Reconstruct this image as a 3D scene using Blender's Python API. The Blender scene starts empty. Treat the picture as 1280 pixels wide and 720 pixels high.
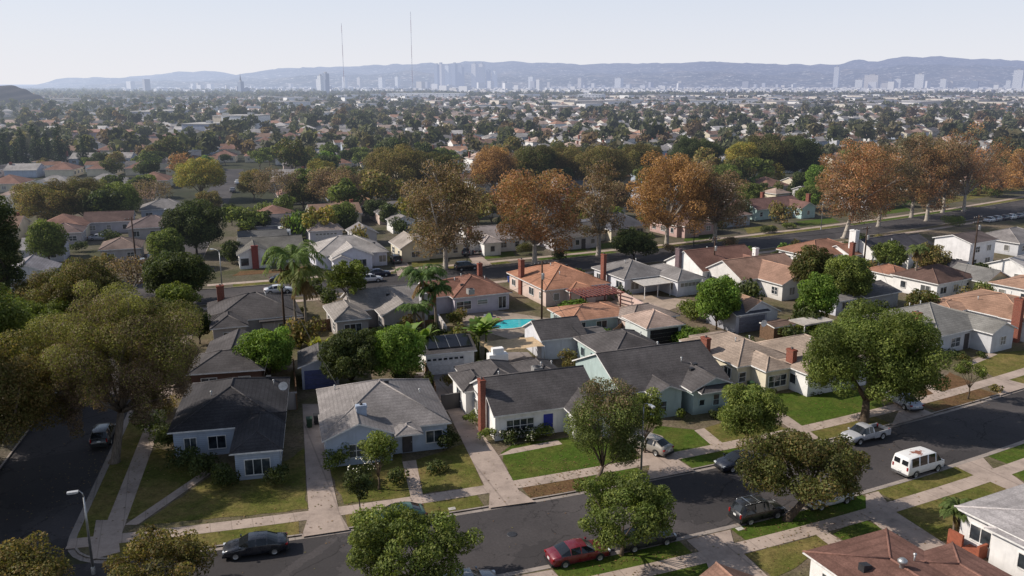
import bpy, math, random
import numpy as np
from mathutils import Vector, Matrix

R = math.radians
random.seed(11)
rng = np.random.default_rng(11)
sc = bpy.context.scene
col = sc.collection

# ------------------------------------------------------------------ camera
CAM_H, FPX, HORIZON = 34.5, 1050.0, 105.0
TH = math.atan((360 - HORIZON) / FPX)
CT, ST = math.cos(TH), math.sin(TH)
cd = bpy.data.cameras.new('camera')
cam = bpy.data.objects.new('camera', cd)
col.objects.link(cam)
cam.location = (0, 0, CAM_H)
cam.rotation_euler = (R(90) - TH, 0, 0)
cd.sensor_width = 36
cd.lens = FPX / 1280 * 36
cd.clip_start, cd.clip_end = 0.5, 90000
sc.camera = cam


def G(px, py, z=0.12):
    """ground position surveyed from the photograph, at height z"""
    x = (px - 640) / FPX
    y = (py - 360) / FPX
    dx, dy, dz = x, CT - y * ST, -ST - y * CT
    t = (z - CAM_H) / dz
    return Vector((dx * t, dy * t, z))


def P(X, Y, Z=0.0):
    dz = Z - CAM_H
    zc = Y * CT - dz * ST
    yc = -(Y * ST + dz * CT)
    return 640 + FPX * X / zc, 360 + FPX * yc / zc


# ------------------------------------------------------------------ streets (gently curved, roughly concentric)
def yA(x):
    x = max(-60, min(x, 130)); return 64.72 + .3496 * x + .00196 * x * x       # north kerb of the near street
def yAs(x):
    x = max(-60, min(x, 130)); return 54.04 + .3388 * x + .00229 * x * x       # south kerb of the near street
def aA(x):
    return math.atan(.3496 + 2 * .00196 * x)
def yB(x, off=0.0):
    if x > 230: return 162.2 + off + .4568 * 230 + .000914 * 230 * 230 + (x - 230) * .877
    if x < -230: return 162.2 + off - .4568 * 230 + .000914 * 230 * 230 + (x + 230) * .036
    return 162.2 + off + .4568 * x + .000914 * x * x                           # north kerb of the middle street
def aB(x):
    x = max(-230, min(230, x)); return math.atan(.4568 + 2 * .000914 * x)
def yBs(x):
    return yB(x) - 10.6 / math.cos(aB(x))
def xC(y):  return -18.5 - .2652 * y      # right kerb of the cross street
def xCl(y): return -28.6 - .2600 * y      # its left kerb


# ------------------------------------------------------------------ materials
def painted_haze_group():  # haze painted into every material: emission mixed in by distance from the origin
    g = bpy.data.node_groups.new('painted_aerial_haze', 'ShaderNodeTree')
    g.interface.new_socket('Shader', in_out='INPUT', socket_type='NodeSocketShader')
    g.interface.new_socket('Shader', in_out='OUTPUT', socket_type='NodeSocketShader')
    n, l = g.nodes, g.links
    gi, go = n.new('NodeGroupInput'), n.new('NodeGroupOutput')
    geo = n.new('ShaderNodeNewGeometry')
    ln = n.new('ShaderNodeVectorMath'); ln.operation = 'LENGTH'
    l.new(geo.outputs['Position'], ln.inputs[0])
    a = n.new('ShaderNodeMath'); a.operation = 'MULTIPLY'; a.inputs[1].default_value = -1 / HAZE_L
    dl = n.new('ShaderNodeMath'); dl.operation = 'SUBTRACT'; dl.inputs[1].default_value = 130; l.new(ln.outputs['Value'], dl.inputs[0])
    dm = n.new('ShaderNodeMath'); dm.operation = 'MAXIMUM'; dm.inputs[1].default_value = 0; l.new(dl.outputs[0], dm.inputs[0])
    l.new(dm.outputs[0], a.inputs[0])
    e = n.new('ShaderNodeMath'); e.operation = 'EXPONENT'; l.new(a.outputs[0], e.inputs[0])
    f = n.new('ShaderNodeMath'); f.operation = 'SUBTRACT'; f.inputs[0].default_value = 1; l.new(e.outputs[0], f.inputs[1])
    # painted sun glow: the haze emission colour brightens towards -X
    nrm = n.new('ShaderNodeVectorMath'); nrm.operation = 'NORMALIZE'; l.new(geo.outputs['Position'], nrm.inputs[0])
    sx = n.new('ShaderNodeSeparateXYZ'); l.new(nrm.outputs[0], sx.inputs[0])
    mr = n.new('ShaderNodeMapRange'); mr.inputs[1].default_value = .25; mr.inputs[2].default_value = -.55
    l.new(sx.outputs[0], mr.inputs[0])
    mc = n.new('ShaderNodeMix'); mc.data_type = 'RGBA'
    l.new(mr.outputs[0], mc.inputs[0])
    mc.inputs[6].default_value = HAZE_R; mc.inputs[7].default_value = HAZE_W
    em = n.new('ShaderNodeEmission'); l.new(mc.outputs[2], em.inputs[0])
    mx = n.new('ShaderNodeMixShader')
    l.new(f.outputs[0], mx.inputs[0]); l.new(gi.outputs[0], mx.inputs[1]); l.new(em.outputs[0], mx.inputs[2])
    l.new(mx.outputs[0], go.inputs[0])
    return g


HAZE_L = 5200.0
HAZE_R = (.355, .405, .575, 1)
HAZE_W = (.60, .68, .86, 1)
HAZE = painted_haze_group()


class NT:
    """small wrapper to write node trees tersely"""
    def __init__(s, name):
        s.m = bpy.data.materials.new(name)
        s.m.use_nodes = True
        s.t = s.m.node_tree
        s.t.nodes.clear()
    def n(s, kind, **kw):
        nd = s.t.nodes.new('ShaderNode' + kind)
        for k, v in kw.items(): setattr(nd, k, v)
        return nd
    def l(s, a, b): s.t.links.new(a, b)
    def coord(s, which='Object', scale=(1, 1, 1)):
        if which == 'World':
            o = s.n('NewGeometry').outputs['Position']
        else:
            o = s.n('TexCoord').outputs[which]
        mp = s.n('Mapping'); mp.inputs['Scale'].default_value = scale
        s.l(o, mp.inputs[0]); return mp.outputs[0]
    def noise(s, vec, scale, detail=4, rough=.6):
        nd = s.n('TexNoise'); nd.inputs['Scale'].default_value = scale
        nd.inputs['Detail'].default_value = detail; nd.inputs['Roughness'].default_value = rough
        s.l(vec, nd.inputs['Vector']); return nd.outputs['Fac']
    def ramp(s, fac, stops):
        nd = s.n('ValToRGB'); e = nd.color_ramp.elements
        while len(e) < len(stops): e.new(.5)
        for el, (p, c) in zip(e, stops):
            el.position = p; el.color = (*c, 1) if len(c) == 3 else c
        s.l(fac, nd.inputs[0]); return nd.outputs[0]
    def mix(s, a, b, fac, mode='MIX'):
        nd = s.n('Mix'); nd.data_type = 'RGBA'; nd.blend_type = mode
        for sock, v in ((nd.inputs[0], fac), (nd.inputs[6], a), (nd.inputs[7], b)):
            if hasattr(v, 'is_linked'): s.l(v, sock)
            elif isinstance(v, (int, float)): sock.default_value = v
            else: sock.default_value = (*v, 1) if len(v) == 3 else v
        return nd.outputs[2]
    def math(s, op, a, b=None):
        nd = s.n('Math', operation=op)
        for sock, v in zip(nd.inputs, (a, b)):
            if v is None: continue
            if hasattr(v, 'is_linked'): s.l(v, sock)
            else: sock.default_value = v
        return nd.outputs[0]
    def bump(s, h, strength=.3, dist=.05):
        b = s.n('Bump'); b.inputs['Strength'].default_value = strength; b.inputs['Distance'].default_value = dist
        s.l(h, b.inputs['Height']); return b.outputs[0]
    def pbr(s, color, rough=.8, metal=0, spec=.3, normal=None, coat=0):
        b = s.n('BsdfPrincipled')
        for nm, v in (('Base Color', color), ('Roughness', rough), ('Metallic', metal), ('Specular IOR Level', spec), ('Coat Weight', coat)):
            if hasattr(v, 'is_linked'): s.l(v, b.inputs[nm])
            elif nm == 'Base Color': b.inputs[nm].default_value = (*v, 1)
            else: b.inputs[nm].default_value = v
        if normal is not None: s.l(normal, b.inputs['Normal'])
        return b.outputs[0]
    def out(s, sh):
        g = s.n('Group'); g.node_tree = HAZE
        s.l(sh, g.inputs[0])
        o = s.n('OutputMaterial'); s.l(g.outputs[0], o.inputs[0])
        s.m.cycles.emission_sampling = 'NONE'
        return s.m


MATS = {}
def scal(c, k): return tuple(min(1, x * k) for x in c)


def m_roof(c):
    key = ('roof', c)
    if key in MATS: return MATS[key]
    t = NT('roof_shingles')
    w = t.coord('World')
    big = t.noise(w, .35, 5, .65)
    c1 = t.ramp(big, [(.28, scal(c, .62)), (.5, c), (.72, scal(c, 1.38))])
    fine = t.noise(w, 7, 3, .7)
    c2 = t.mix(c1, t.ramp(fine, [(.35, (.55, .55, .55)), (.65, (1.3, 1.3, 1.3))]), .55, 'MULTIPLY')
    sp = t.n('SeparateXYZ'); t.l(w, sp.inputs[0])
    fr = t.math('FRACT', t.math('MULTIPLY', sp.outputs[2], 6.2))
    line = t.math('GREATER_THAN', fr, .72)
    c3 = t.mix(c2, scal(c, .5), t.math('MULTIPLY', line, .33))
    # streaks running down the slopes
    st = t.noise(t.coord('World', (1.4, 1.4, .12)), 1.2, 4, .7)
    c4 = t.mix(c3, scal(c, .6), t.ramp(st, [(.5, (0, 0, 0)), (.75, (.55, .55, .55))]))
    MATS[key] = t.out(t.pbr(c4, .95, 0, .12, t.bump(fine, .5, .03)))
    return MATS[key]


def m_wall(c, siding=False):
    key = ('wall', c, siding)
    if key in MATS: return MATS[key]
    t = NT('painted_stucco')
    w = t.coord('World')
    n1 = t.noise(w, .8, 5, .6)
    cc = t.ramp(n1, [(.3, scal(c, .84)), (.6, c), (.8, scal(c, 1.05))])
    sp = t.n('SeparateXYZ'); t.l(w, sp.inputs[0])
    if siding:
        fr = t.math('FRACT', t.math('MULTIPLY', sp.outputs[2], 5))
        cc = t.mix(cc, scal(c, .55), t.math('MULTIPLY', t.math('GREATER_THAN', fr, .8), .6))
    # darker towards the foot of the wall
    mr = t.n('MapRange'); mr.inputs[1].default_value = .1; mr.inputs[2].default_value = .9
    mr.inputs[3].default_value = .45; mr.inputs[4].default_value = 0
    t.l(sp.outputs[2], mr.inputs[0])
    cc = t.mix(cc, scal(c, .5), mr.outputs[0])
    stn = t.noise(t.coord('World', (1.6, 1.6, .18)), 1.5, 5, .7)
    cc = t.mix(cc, scal(c, .62), t.ramp(stn, [(.52, (0, 0, 0)), (.74, (.55,) * 3)]))
    MATS[key] = t.out(t.pbr(cc, .88, 0, .2, t.bump(t.noise(w, 18, 2), .15, .02)))
    return MATS[key]


def m_plain(name, c, rough=.6, metal=0, spec=.4, var=.25, sc_=3, coat=0):
    key = (name, c, rough, metal)
    if key in MATS: return MATS[key]
    t = NT(name)
    n1 = t.noise(t.coord('Object'), sc_, 4)
    cc = t.ramp(n1, [(.3, scal(c, 1 - var)), (.7, scal(c, 1 + var * .5))])
    MATS[key] = t.out(t.pbr(cc, rough, metal, spec, None, coat))
    return MATS[key]


def m_paint(c):
    key = ('paint', c)
    if key in MATS: return MATS[key]
    t = NT('car_paint')
    n1 = t.noise(t.coord('Object'), 2.0, 5, .7)
    dust = t.mix(c, tuple(min(1, x * .8 + .05) for x in c), t.ramp(n1, [(.4, (0, 0, 0)), (.75, (.7, .7, .7))]))
    MATS[key] = t.out(t.pbr(dust, t.ramp(n1, [(.3, (.22,) * 3), (.8, (.42,) * 3)]), .15, .5, None, .5))
    return MATS[key]


def m_brick():
    if 'brick' in MATS: return MATS['brick']
    t = NT('red_brick')
    w = t.coord('World')
    n1 = t.noise(w, 9, 3, .7)
    c = t.ramp(n1, [(.3, (.12, .035, .024)), (.55, (.215, .064, .042)), (.75, (.30, .115, .078))])
    sp = t.n('SeparateXYZ'); t.l(w, sp.inputs[0])
    fr = t.math('FRACT', t.math('MULTIPLY', sp.outputs[2], 9))
    c = t.mix(c, (.38, .32, .27), t.math('MULTIPLY', t.math('GREATER_THAN', fr, .82), .5))
    MATS['brick'] = t.out(t.pbr(c, .92, 0, .15, t.bump(n1, .4, .03)))
    return MATS['brick']


def m_glass():
    if 'glass' in MATS: return MATS['glass']
    t = NT('window_glass')
    n1 = t.noise(t.coord('World'), .9, 2)
    c = t.ramp(n1, [(.35, (.012, .016, .022)), (.6, (.05, .06, .07)), (.75, (.16, .16, .15))])
    oi = t.n('ObjectInfo')      # some windows have drawn curtains or blinds behind the glass
    c = t.mix(c, (.30, .28, .25), t.ramp(oi.outputs['Random'], [(.55, (0, 0, 0)), (.62, (.35,) * 3), (.85, (.8,) * 3)]))
    MATS['glass'] = t.out(t.pbr(c, .08, 0, .6))
    return MATS['glass']


def m_leaf(name, trans=.35):
    key = ('leaf', name)
    if key in MATS: return MATS[key]
    t = NT(name)
    at = t.n('Attribute', attribute_name='tint')
    oi = t.n('ObjectInfo')
    v = t.ramp(oi.outputs['Random'], [(0, (1.08, 1.08, 1.05)), (1, (1.42, 1.36, 1.4))])
    c = t.mix(at.outputs['Color'], v, 1.0, 'MULTIPLY')
    d = t.pbr(c, .65, 0, .22)
    tr = t.n('BsdfTranslucent'); t.l(t.mix(c, (1.25, 1.3, .7), 1.0, 'MULTIPLY'), tr.inputs[0])
    mx = t.n('MixShader'); mx.inputs[0].default_value = trans
    t.l(d, mx.inputs[1]); t.l(tr.outputs[0], mx.inputs[2])
    MATS[key] = t.out(mx.outputs[0])
    return MATS[key]


def m_bark(c):
    key = ('bark', c)
    if key in MATS: return MATS[key]
    t = NT('bark')
    n1 = t.noise(t.coord('Object', (3, 3, .6)), 3, 5, .7)
    cc = t.ramp(n1, [(.3, scal(c, .45)), (.5, c), (.72, scal(c, 1.5))])
    MATS[key] = t.out(t.pbr(cc, .95, 0, .1, t.bump(n1, .6, .05)))
    return MATS[key]


def m_asphalt():
    if 'asph' in MATS: return MATS['asph']
    t = NT('asphalt')
    w = t.coord('World')
    n1 = t.noise(w, .09, 6, .65); n2 = t.noise(w, 5, 3, .7)
    c = t.ramp(n1, [(.3, (.048, .043, .044)), (.55, (.071, .063, .063)), (.75, (.100, .088, .085))])
    c = t.mix(c, t.ramp(n2, [(.3, (.7,) * 3), (.7, (1.25,) * 3)]), .6, 'MULTIPLY')
    vo = t.n('TexVoronoi', feature='DISTANCE_TO_EDGE'); vo.inputs['Scale'].default_value = .16
    dn = t.noise(w, .5, 4)
    dv = t.n('VectorMath', operation='ADD'); t.l(w, dv.inputs[0])
    cv = t.n('CombineXYZ'); k = t.math('MULTIPLY', dn, 5.0); t.l(k, cv.inputs[0]); t.l(k, cv.inputs[1]); t.l(cv.outputs[0], dv.inputs[1])
    t.l(dv.outputs[0], vo.inputs['Vector'])
    vp = t.n('TexVoronoi'); vp.inputs['Scale'].default_value = .11; t.l(dv.outputs[0], vp.inputs['Vector'])
    sc_ = t.n('SeparateColor'); t.l(vp.outputs['Color'], sc_.inputs[0])
    c = t.mix(c, (.036, .033, .034), t.math('MULTIPLY', t.math('GREATER_THAN', sc_.outputs[0], .72), .55))
    oil = t.noise(w, .7, 3, .6)
    c = t.mix(c, (.022, .02, .02), t.ramp(oil, [(.62, (0, 0, 0)), (.75, (.6, .6, .6))]))
    crack = t.math('LESS_THAN', vo.outputs['Distance'], .008)
    c = t.mix(c, (.022, .02, .02), t.math('MULTIPLY', crack, .65))
    MATS['asph'] = t.out(t.pbr(c, .9, 0, .2, t.bump(n2, .2, .02)))
    return MATS['asph']


def m_concrete(name='concrete', c=(.37, .30, .25), joint=0.0):
    key = (name, c, joint)
    if key in MATS: return MATS[key]
    t = NT(name)
    w = t.coord('World')
    n1 = t.noise(w, .5, 6, .7); n2 = t.noise(w, 6, 3)
    cc = t.ramp(n1, [(.28, scal(c, .62)), (.5, c), (.75, scal(c, 1.2))])
    cc = t.mix(cc, t.ramp(n2, [(.3, (.8,) * 3), (.7, (1.12,) * 3)]), .5, 'MULTIPLY')
    if joint:
        sp = t.n('SeparateXYZ'); t.l(t.coord('World'), sp.inputs[0])
        rot = t.math('ADD', t.math('MULTIPLY', sp.outputs[0], .93), t.math('MULTIPLY', sp.outputs[1], .37))
        fr = t.math('FRACT', t.math('MULTIPLY', rot, joint))
        cc = t.mix(cc, scal(c, .45), t.math('MULTIPLY', t.math('LESS_THAN', fr, .045), .45))
    MATS[key] = t.out(t.pbr(cc, .9, 0, .2))
    return MATS[key]


def m_lawn(name, ca, cb, thr=.5, patch=.22):
    key = (name, ca, cb)
    if key in MATS: return MATS[key]
    t = NT(name)
    w = t.coord('World')
    n1 = t.noise(w, patch, 6, .68); n2 = t.noise(w, 4, 4, .75); n3 = t.noise(w, 1.1, 3)
    c = t.mix(ca, cb, t.ramp(n1, [(thr - .11, (0, 0, 0)), (thr + .12, (1, 1, 1))]))
    c = t.mix(c, t.ramp(n2, [(.28, (.42,) * 3), (.7, (1.45,) * 3)]), .8, 'MULTIPLY')
    c = t.mix(c, t.ramp(n3, [(.3, (.8,) * 3), (.7, (1.15,) * 3)]), .8, 'MULTIPLY')
    MATS[key] = t.out(t.pbr(c, .95, 0, .08, t.bump(n2, 1.0, .08)))
    return MATS[key]


GREEN, OLIVE, DRY, BROWN = (.060, .098, .014), (.098, .105, .024), (.19, .145, .055), (.14, .080, .042)
M_LAWN = m_lawn('lawn_grass', GREEN, OLIVE, .55)
M_LAWN2 = m_lawn('half_dry_lawn_grass', OLIVE, DRY, .52)
M_LAWN3 = m_lawn('brown_lawn_grass', BROWN, (.10, .085, .032), .58)
M_YARD = m_lawn('yard_earth', (.17, .13, .095), (.11, .10, .05), .5, .12)
M_WALK = m_concrete('sidewalk_concrete', (.385, .305, .255), .62)
M_DRIVE = m_concrete('driveway_concrete', (.36, .285, .24), .3)
M_YARD2 = m_lawn('back_yard_ground', (.135, .112, .085), (.075, .075, .038), .5, .1)
M_KERB = m_concrete('kerb_concrete', (.30, .255, .225), .33)
M_ASPH = m_asphalt()
M_BRICK = m_brick()
M_GLASS = m_glass()
M_TRIM = m_plain('white_trim_paint', (.72, .70, .68), .6)
M_DARKTRIM = m_plain('dark_trim_paint', (.07, .06, .06), .6)
M_METAL = m_plain('galvanised_metal', (.42, .42, .42), .45, .7)
M_DARKMETAL = m_plain('dark_metal', (.05, .05, .055), .5, .4)
M_RUBBER = m_plain('tyre_rubber', (.014, .014, .015), .85)
M_WOOD = m_plain('weathered_wood', (.16, .10, .065), .9, 0, .1, .45, 6)
M_POLEWOOD = m_plain('utility_pole_wood', (.075, .05, .038), .95, 0, .1, .4, 4)
M_CARGLASS = None


# ------------------------------------------------------------------ meshes and objects
def tag(o, label=None, cat=None, group=None, kind=None):
    for k, v in (('label', label), ('category', cat), ('group', group), ('kind', kind)):
        if v: o[k] = v
    return o


def empty(name, loc, rz=0.0, **kw):
    o = bpy.data.objects.new(name, None)
    o.empty_display_size = .5
    col.objects.link(o)
    o.location = loc
    o.rotation_euler = (0, 0, rz)
    return tag(o, **kw)


class MB:
    def __init__(s): s.v, s.f, s.m, s.s = [], [], [], []
    def add(s, vs, fs, m=0, smooth=False):
        b = len(s.v)
        s.v += [tuple(p) for p in vs]
        s.f += [tuple(i + b for i in f) for f in fs]
        s.m += [m] * len(fs); s.s += [smooth] * len(fs)
    def poly(s, pts, m=0): s.add(pts, [tuple(range(len(pts)))], m)
    def box(s, a, b, m=0):
        (x0, y0, z0), (x1, y1, z1) = a, b
        s.add([(x0, y0, z0), (x1, y0, z0), (x1, y1, z0), (x0, y1, z0), (x0, y0, z1), (x1, y0, z1), (x1, y1, z1), (x0, y1, z1)],
              [(3, 2, 1, 0), (4, 5, 6, 7), (0, 1, 5, 4), (1, 2, 6, 5), (2, 3, 7, 6), (3, 0, 4, 7)], m)
    def obox(s, c, ax, half, m=0):
        """oriented box: centre, three unit axes, three half sizes"""
        c = Vector(c); ax = [Vector(a) for a in ax]
        vs = [c + ax[0] * (i * half[0]) + ax[1] * (j * half[1]) + ax[2] * (k * half[2]) for k in (-1, 1) for i, j in ((-1, -1), (1, -1), (1, 1), (-1, 1))]
        s.add(vs, [(3, 2, 1, 0), (4, 5, 6, 7), (0, 1, 5, 4), (1, 2, 6, 5), (2, 3, 7, 6), (3, 0, 4, 7)], m)
    def prism(s, prof, ext, m=0, mend=None):
        """prof: list of 3-D points (a loop), ext: vector"""
        n = len(prof); ext = Vector(ext)
        a = [Vector(p) for p in prof]; b = [p + ext for p in a]
        s.add(a + b, [(i, (i + 1) % n, n + (i + 1) % n, n + i) for i in range(n)], m)
        s.add(a + b, [tuple(reversed(range(n))), tuple(range(n, 2 * n))], m if mend is None else mend)
    def tube(s, pts, rad, n=6, m=0, cap=True):
        pts = [Vector(p) for p in pts]
        if not hasattr(rad, '__len__'): rad = [rad] * len(pts)
        rings = []
        for i, p in enumerate(pts):
            d = (pts[min(i + 1, len(pts) - 1)] - pts[max(i - 1, 0)])
            d = d.normalized() if d.length > 1e-9 else Vector((0, 0, 1))
            u = d.cross(Vector((1, 0, 0)) if abs(d.x) < .8 else Vector((0, 1, 0))).normalized()
            w = d.cross(u)
            rings.append([p + u * (rad[i] * math.cos(2 * math.pi * k / n)) + w * (rad[i] * math.sin(2 * math.pi * k / n)) for k in range(n)])
        fs = []
        for i in range(len(pts) - 1):
            for k in range(n):
                fs.append((i * n + k, i * n + (k + 1) % n, (i + 1) * n + (k + 1) % n, (i + 1) * n + k))
        if cap:
            fs += [tuple(reversed(range(n))), tuple(range((len(pts) - 1) * n, len(pts) * n))]
        s.add([q for r in rings for q in r], fs, m, True)
    def lathe(s, prof, c=(0, 0, 0), n=12, m=0, axis='z'):
        c = Vector(c); vs = []
        for r, z in prof:
            for k in range(n):
                a = 2 * math.pi * k / n
                p = Vector((r * math.cos(a), r * math.sin(a), z)) if axis == 'z' else Vector((r * math.cos(a), z, r * math.sin(a)))
                vs.append(c + p)
        fs = [(i * n + k, i * n + (k + 1) % n, (i + 1) * n + (k + 1) % n, (i + 1) * n + k) for i in range(len(prof) - 1) for k in range(n)]
        s.add(vs, fs, m, True)
    def build(s, name, mats, parent=None, loc=None, rz=None):
        me = bpy.data.meshes.new(name)
        me.from_pydata(s.v, [], s.f)
        if not isinstance(mats, (list, tuple)): mats = [mats]
        for mm in mats: me.materials.append(mm)
        me.polygons.foreach_set('material_index', s.m)
        me.polygons.foreach_set('use_smooth', s.s)
        me.update()
        o = bpy.data.objects.new(name, me)
        col.objects.link(o)
        if parent is not None: o.parent = parent
        if loc is not None: o.location = loc
        if rz is not None: o.rotation_euler = (0, 0, rz)
        return o


def quads_mesh(name, V, C, mat):
    """V: (n,4,3) array of quads, C: (n,3) colours stored per point in 'tint'"""
    n = len(V)
    me = bpy.data.meshes.new(name)
    me.vertices.add(n * 4); me.loops.add(n * 4); me.polygons.add(n)
    me.vertices.foreach_set('co', np.ascontiguousarray(V, dtype=np.float32).ravel())
    me.loops.foreach_set('vertex_index', np.arange(n * 4, dtype=np.int32))
    me.polygons.foreach_set('loop_start', np.arange(0, n * 4, 4, dtype=np.int32))
    at = me.attributes.new('tint', 'FLOAT_COLOR', 'POINT')
    c4 = np.ones((n, 4, 4), dtype=np.float32); c4[:, :, :3] = C[:, None, :]
    at.data.foreach_set('color', c4.ravel())
    me.materials.append(mat)
    me.update(calc_edges=True)
    return me


def link_mesh(name, me, parent=None, loc=None):
    o = bpy.data.objects.new(name, me)
    col.objects.link(o)
    if parent is not None: o.parent = parent
    if loc is not None: o.location = loc
    return o


KIDS = {}
def kids_of(o): return [c for c in KIDS.get(o.name, [])]
def index_kids():
    KIDS.clear()
    for o in col.objects:
        if o.parent is not None: KIDS.setdefault(o.parent.name, []).append(o)


def copy_tree(o, parent=None):
    c = o.copy(); col.objects.link(c)
    if parent is not None: c.parent = parent
    for ch in o.children: copy_tree(ch, c)
    return c


def tree_of(o): return (o, [tree_of(c) for c in o.children])
def copy_of(t, parent=None):
    c = t[0].copy(); col.objects.link(c)
    if parent is not None: c.parent = parent
    for ch in t[1]: copy_of(ch, c)
    return c


# ------------------------------------------------------------------ ground, streets, pavements, lawns
def sheet(name, pts, z, mat, kind='structure'):
    """flat polygon (any outline) at height z"""
    import bmesh
    bm = bmesh.new()
    vs = [bm.verts.new((p[0], p[1], z)) for p in pts]
    f = bm.faces.new(vs)
    f.normal_update()
    if f.normal.z < 0: f.normal_flip()
    bmesh.ops.triangulate(bm, faces=[f])
    me = bpy.data.meshes.new(name); bm.to_mesh(me); bm.free()
    me.materials.append(mat)
    o = bpy.data.objects.new(name, me); col.objects.link(o)
    o['kind'] = kind
    return o


def slab(name, pts, z0, z1, mat):
    """raised pad with sides"""
    area = sum(pts[i][0] * pts[(i + 1) % len(pts)][1] - pts[(i + 1) % len(pts)][0] * pts[i][1] for i in range(len(pts)))
    if area < 0: pts = list(reversed(pts))
    mb = MB(); n = len(pts)
    mb.add([(p[0], p[1], z0) for p in pts] + [(p[0], p[1], z1) for p in pts], [(i, (i + 1) % n, n + (i + 1) % n, n + i) for i in range(n)])
    o = sheet(name, pts, z1, mat)
    me = o.data
    import bmesh
    bm = bmesh.new(); bm.from_mesh(me)
    vs = [bm.verts.new(v) for v in mb.v]
    for f in mb.f: bm.faces.new([vs[i] for i in f])
    bm.to_mesh(me); bm.free()
    return o


def offset_line(pts, d):
    out = []
    for i, p in enumerate(pts):
        a = Vector(pts[max(i - 1, 0)][:2]); b = Vector(pts[min(i + 1, len(pts) - 1)][:2])
        t = (b - a).normalized()
        out.append((p[0] - t.y * d, p[1] + t.x * d))
    return out


def strip(name, line, d0, d1, z, mat, kind='structure', thick=0):
    """ribbon between two offsets (left positive) of a line"""
    a, b = offset_line(line, d0), offset_line(line, d1)
    mb = MB(); n = len(a)
    mb.add([(p[0], p[1], z) for p in a] + [(p[0], p[1], z) for p in b],
           [((i, i + 1, n + i + 1, n + i) if d1 > d0 else (n + i, n + i + 1, i + 1, i)) for i in range(n - 1)])
    if thick:
        for q in (a, b):
            mb.add([(p[0], p[1], z) for p in q] + [(p[0], p[1], z - thick) for p in q], [(i, i + 1, n + i + 1, n + i) for i in range(n - 1)])
    o = mb.build(name, mat); o['kind'] = kind
    return o


def arc(c, r, a0, a1, n=7):
    return [(c[0] + r * math.cos(a0 + (a1 - a0) * i / n), c[1] + r * math.sin(a0 + (a1 - a0) * i / n)) for i in range(n + 1)]


def rng_(a, b, step):
    n = max(2, int(abs(b - a) / step) + 1)
    return [a + (b - a) * i / (n - 1) for i in range(n)]


def corner_on(fy, fx):
    y = 60.0
    for _ in range(40): y = fy(fx(y))
    return (fx(y), y)


def rounded(corner, d_in, d_out, r):
    """corner point with unit directions arriving (d_in) and leaving (d_out): a quarter-circle like bend"""
    c = Vector(corner); p0 = c - Vector(d_in) * r; p2 = c + Vector(d_out) * r
    return [tuple((p0 * (1 - t) ** 2 + c * (2 * t * (1 - t)) + p2 * t * t)) for t in [i / 7 for i in range(8)]]


# -- the land: one sheet to the horizon, streets laid over it, blocks raised by a kerb
t = NT('land')
w = t.coord('World')
na = t.noise(w, .02, 6, .7); nb = t.noise(w, .15, 5, .7)
cc = t.ramp(na, [(.35, (.030, .036, .018)), (.52, (.055, .055, .032)), (.68, (.10, .088, .066))])
cc = t.mix(cc, t.ramp(nb, [(.35, (.6,) * 3), (.65, (1.3,) * 3)]), .8, 'MULTIPLY')
M_LAND = t.out(t.pbr(cc, .95, 0, .1))
gs = 60000
mb = MB(); mb.poly([(-gs, -200, -.02), (gs, -200, -.02), (gs, gs, -.02), (-gs, gs, -.02)])
mb.build('ground', M_LAND)['kind'] = 'structure'

# near street
lineA_n = [(x, yA(x)) for x in rng_(-34, 130, 4)]
pts = [(x, yA(x)) for x in rng_(-42, 130, 4)] + [(x, yAs(x)) for x in rng_(130, -42, 4)]
sheet('street', pts, 0.004, M_ASPH)
# cross street
pts = [(xCl(y), y) for y in rng_(20, 352, 8)] + [(xC(y), y) for y in rng_(352, 20, 8)]
sheet('cross_street', pts, 0.0, M_ASPH)
# middle street
pts = [(x, yB(x)) for x in rng_(-190, 420, 6)] + [(x, yBs(x)) for x in rng_(420, -190, 6)]
sheet('middle_street', pts, 0.008, M_ASPH)

# block between the near and the middle street
cNW = corner_on(yBs, xC); cSW = corner_on(yA, xC)
dC = Vector((-.2652, 1)).normalized()
dA0 = Vector((math.cos(aA(-36)), math.sin(aA(-36)))); dB0 = Vector((math.cos(aB(-55)), math.sin(aB(-55))))
kerb_pts = ([(x, yA(x)) for x in rng_(130, cSW[0] + 5, 4)] + rounded(cSW, -dA0, dC, 4.5)
            + [(xC(y), y) for y in rng_(cSW[1] + 6, cNW[1] - 6, 5)] + rounded(cNW, dC, dB0, 4.5)
            + [(x, yBs(x)) for x in rng_(cNW[0] + 6, 130, 5)])
slab('block_ground', kerb_pts, -.02, .10, M_YARD)
strip('kerb', kerb_pts, 0.0, -.17, .124, M_KERB, thick=.14)
strip('gutter', kerb_pts, .45, 0.02, .013, M_KERB)
# southern block
kS = [(x, yAs(x)) for x in rng_(-27, 130, 4)]
cs = corner_on(yAs, xC)
kS = rounded((cs[0], cs[1]), dC, Vector((math.cos(aA(-34)), math.sin(aA(-34)))), 4.5) + [p for p in kS if p[0] > cs[0] + 5]
kS = [(xC(y), y) for y in rng_(10, cs[1] - 5, 6)] + kS
slab('block_ground', kS + [(130, 10)], -.02, .10, M_YARD)
strip('kerb', kS, 0, -.17, .124, M_KERB, thick=.14)
strip('gutter', kS, .45, .02, .013, M_KERB)
# western block
kW = [(xCl(y), y) for y in rng_(15, 128, 6)]
cw = corner_on(yBs, xCl)
kW = [p for p in kW if p[1] < cw[1] - 5] + rounded(cw, dC, -dB0, 4.5) + [(x, yBs(x)) for x in rng_(cw[0] - 6, -190, 6)]
slab('block_ground', kW + [(-190, 15)], -.02, .10, M_YARD2)
strip('kerb', kW, 0, .17, .124, M_KERB, thick=.14)
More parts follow.
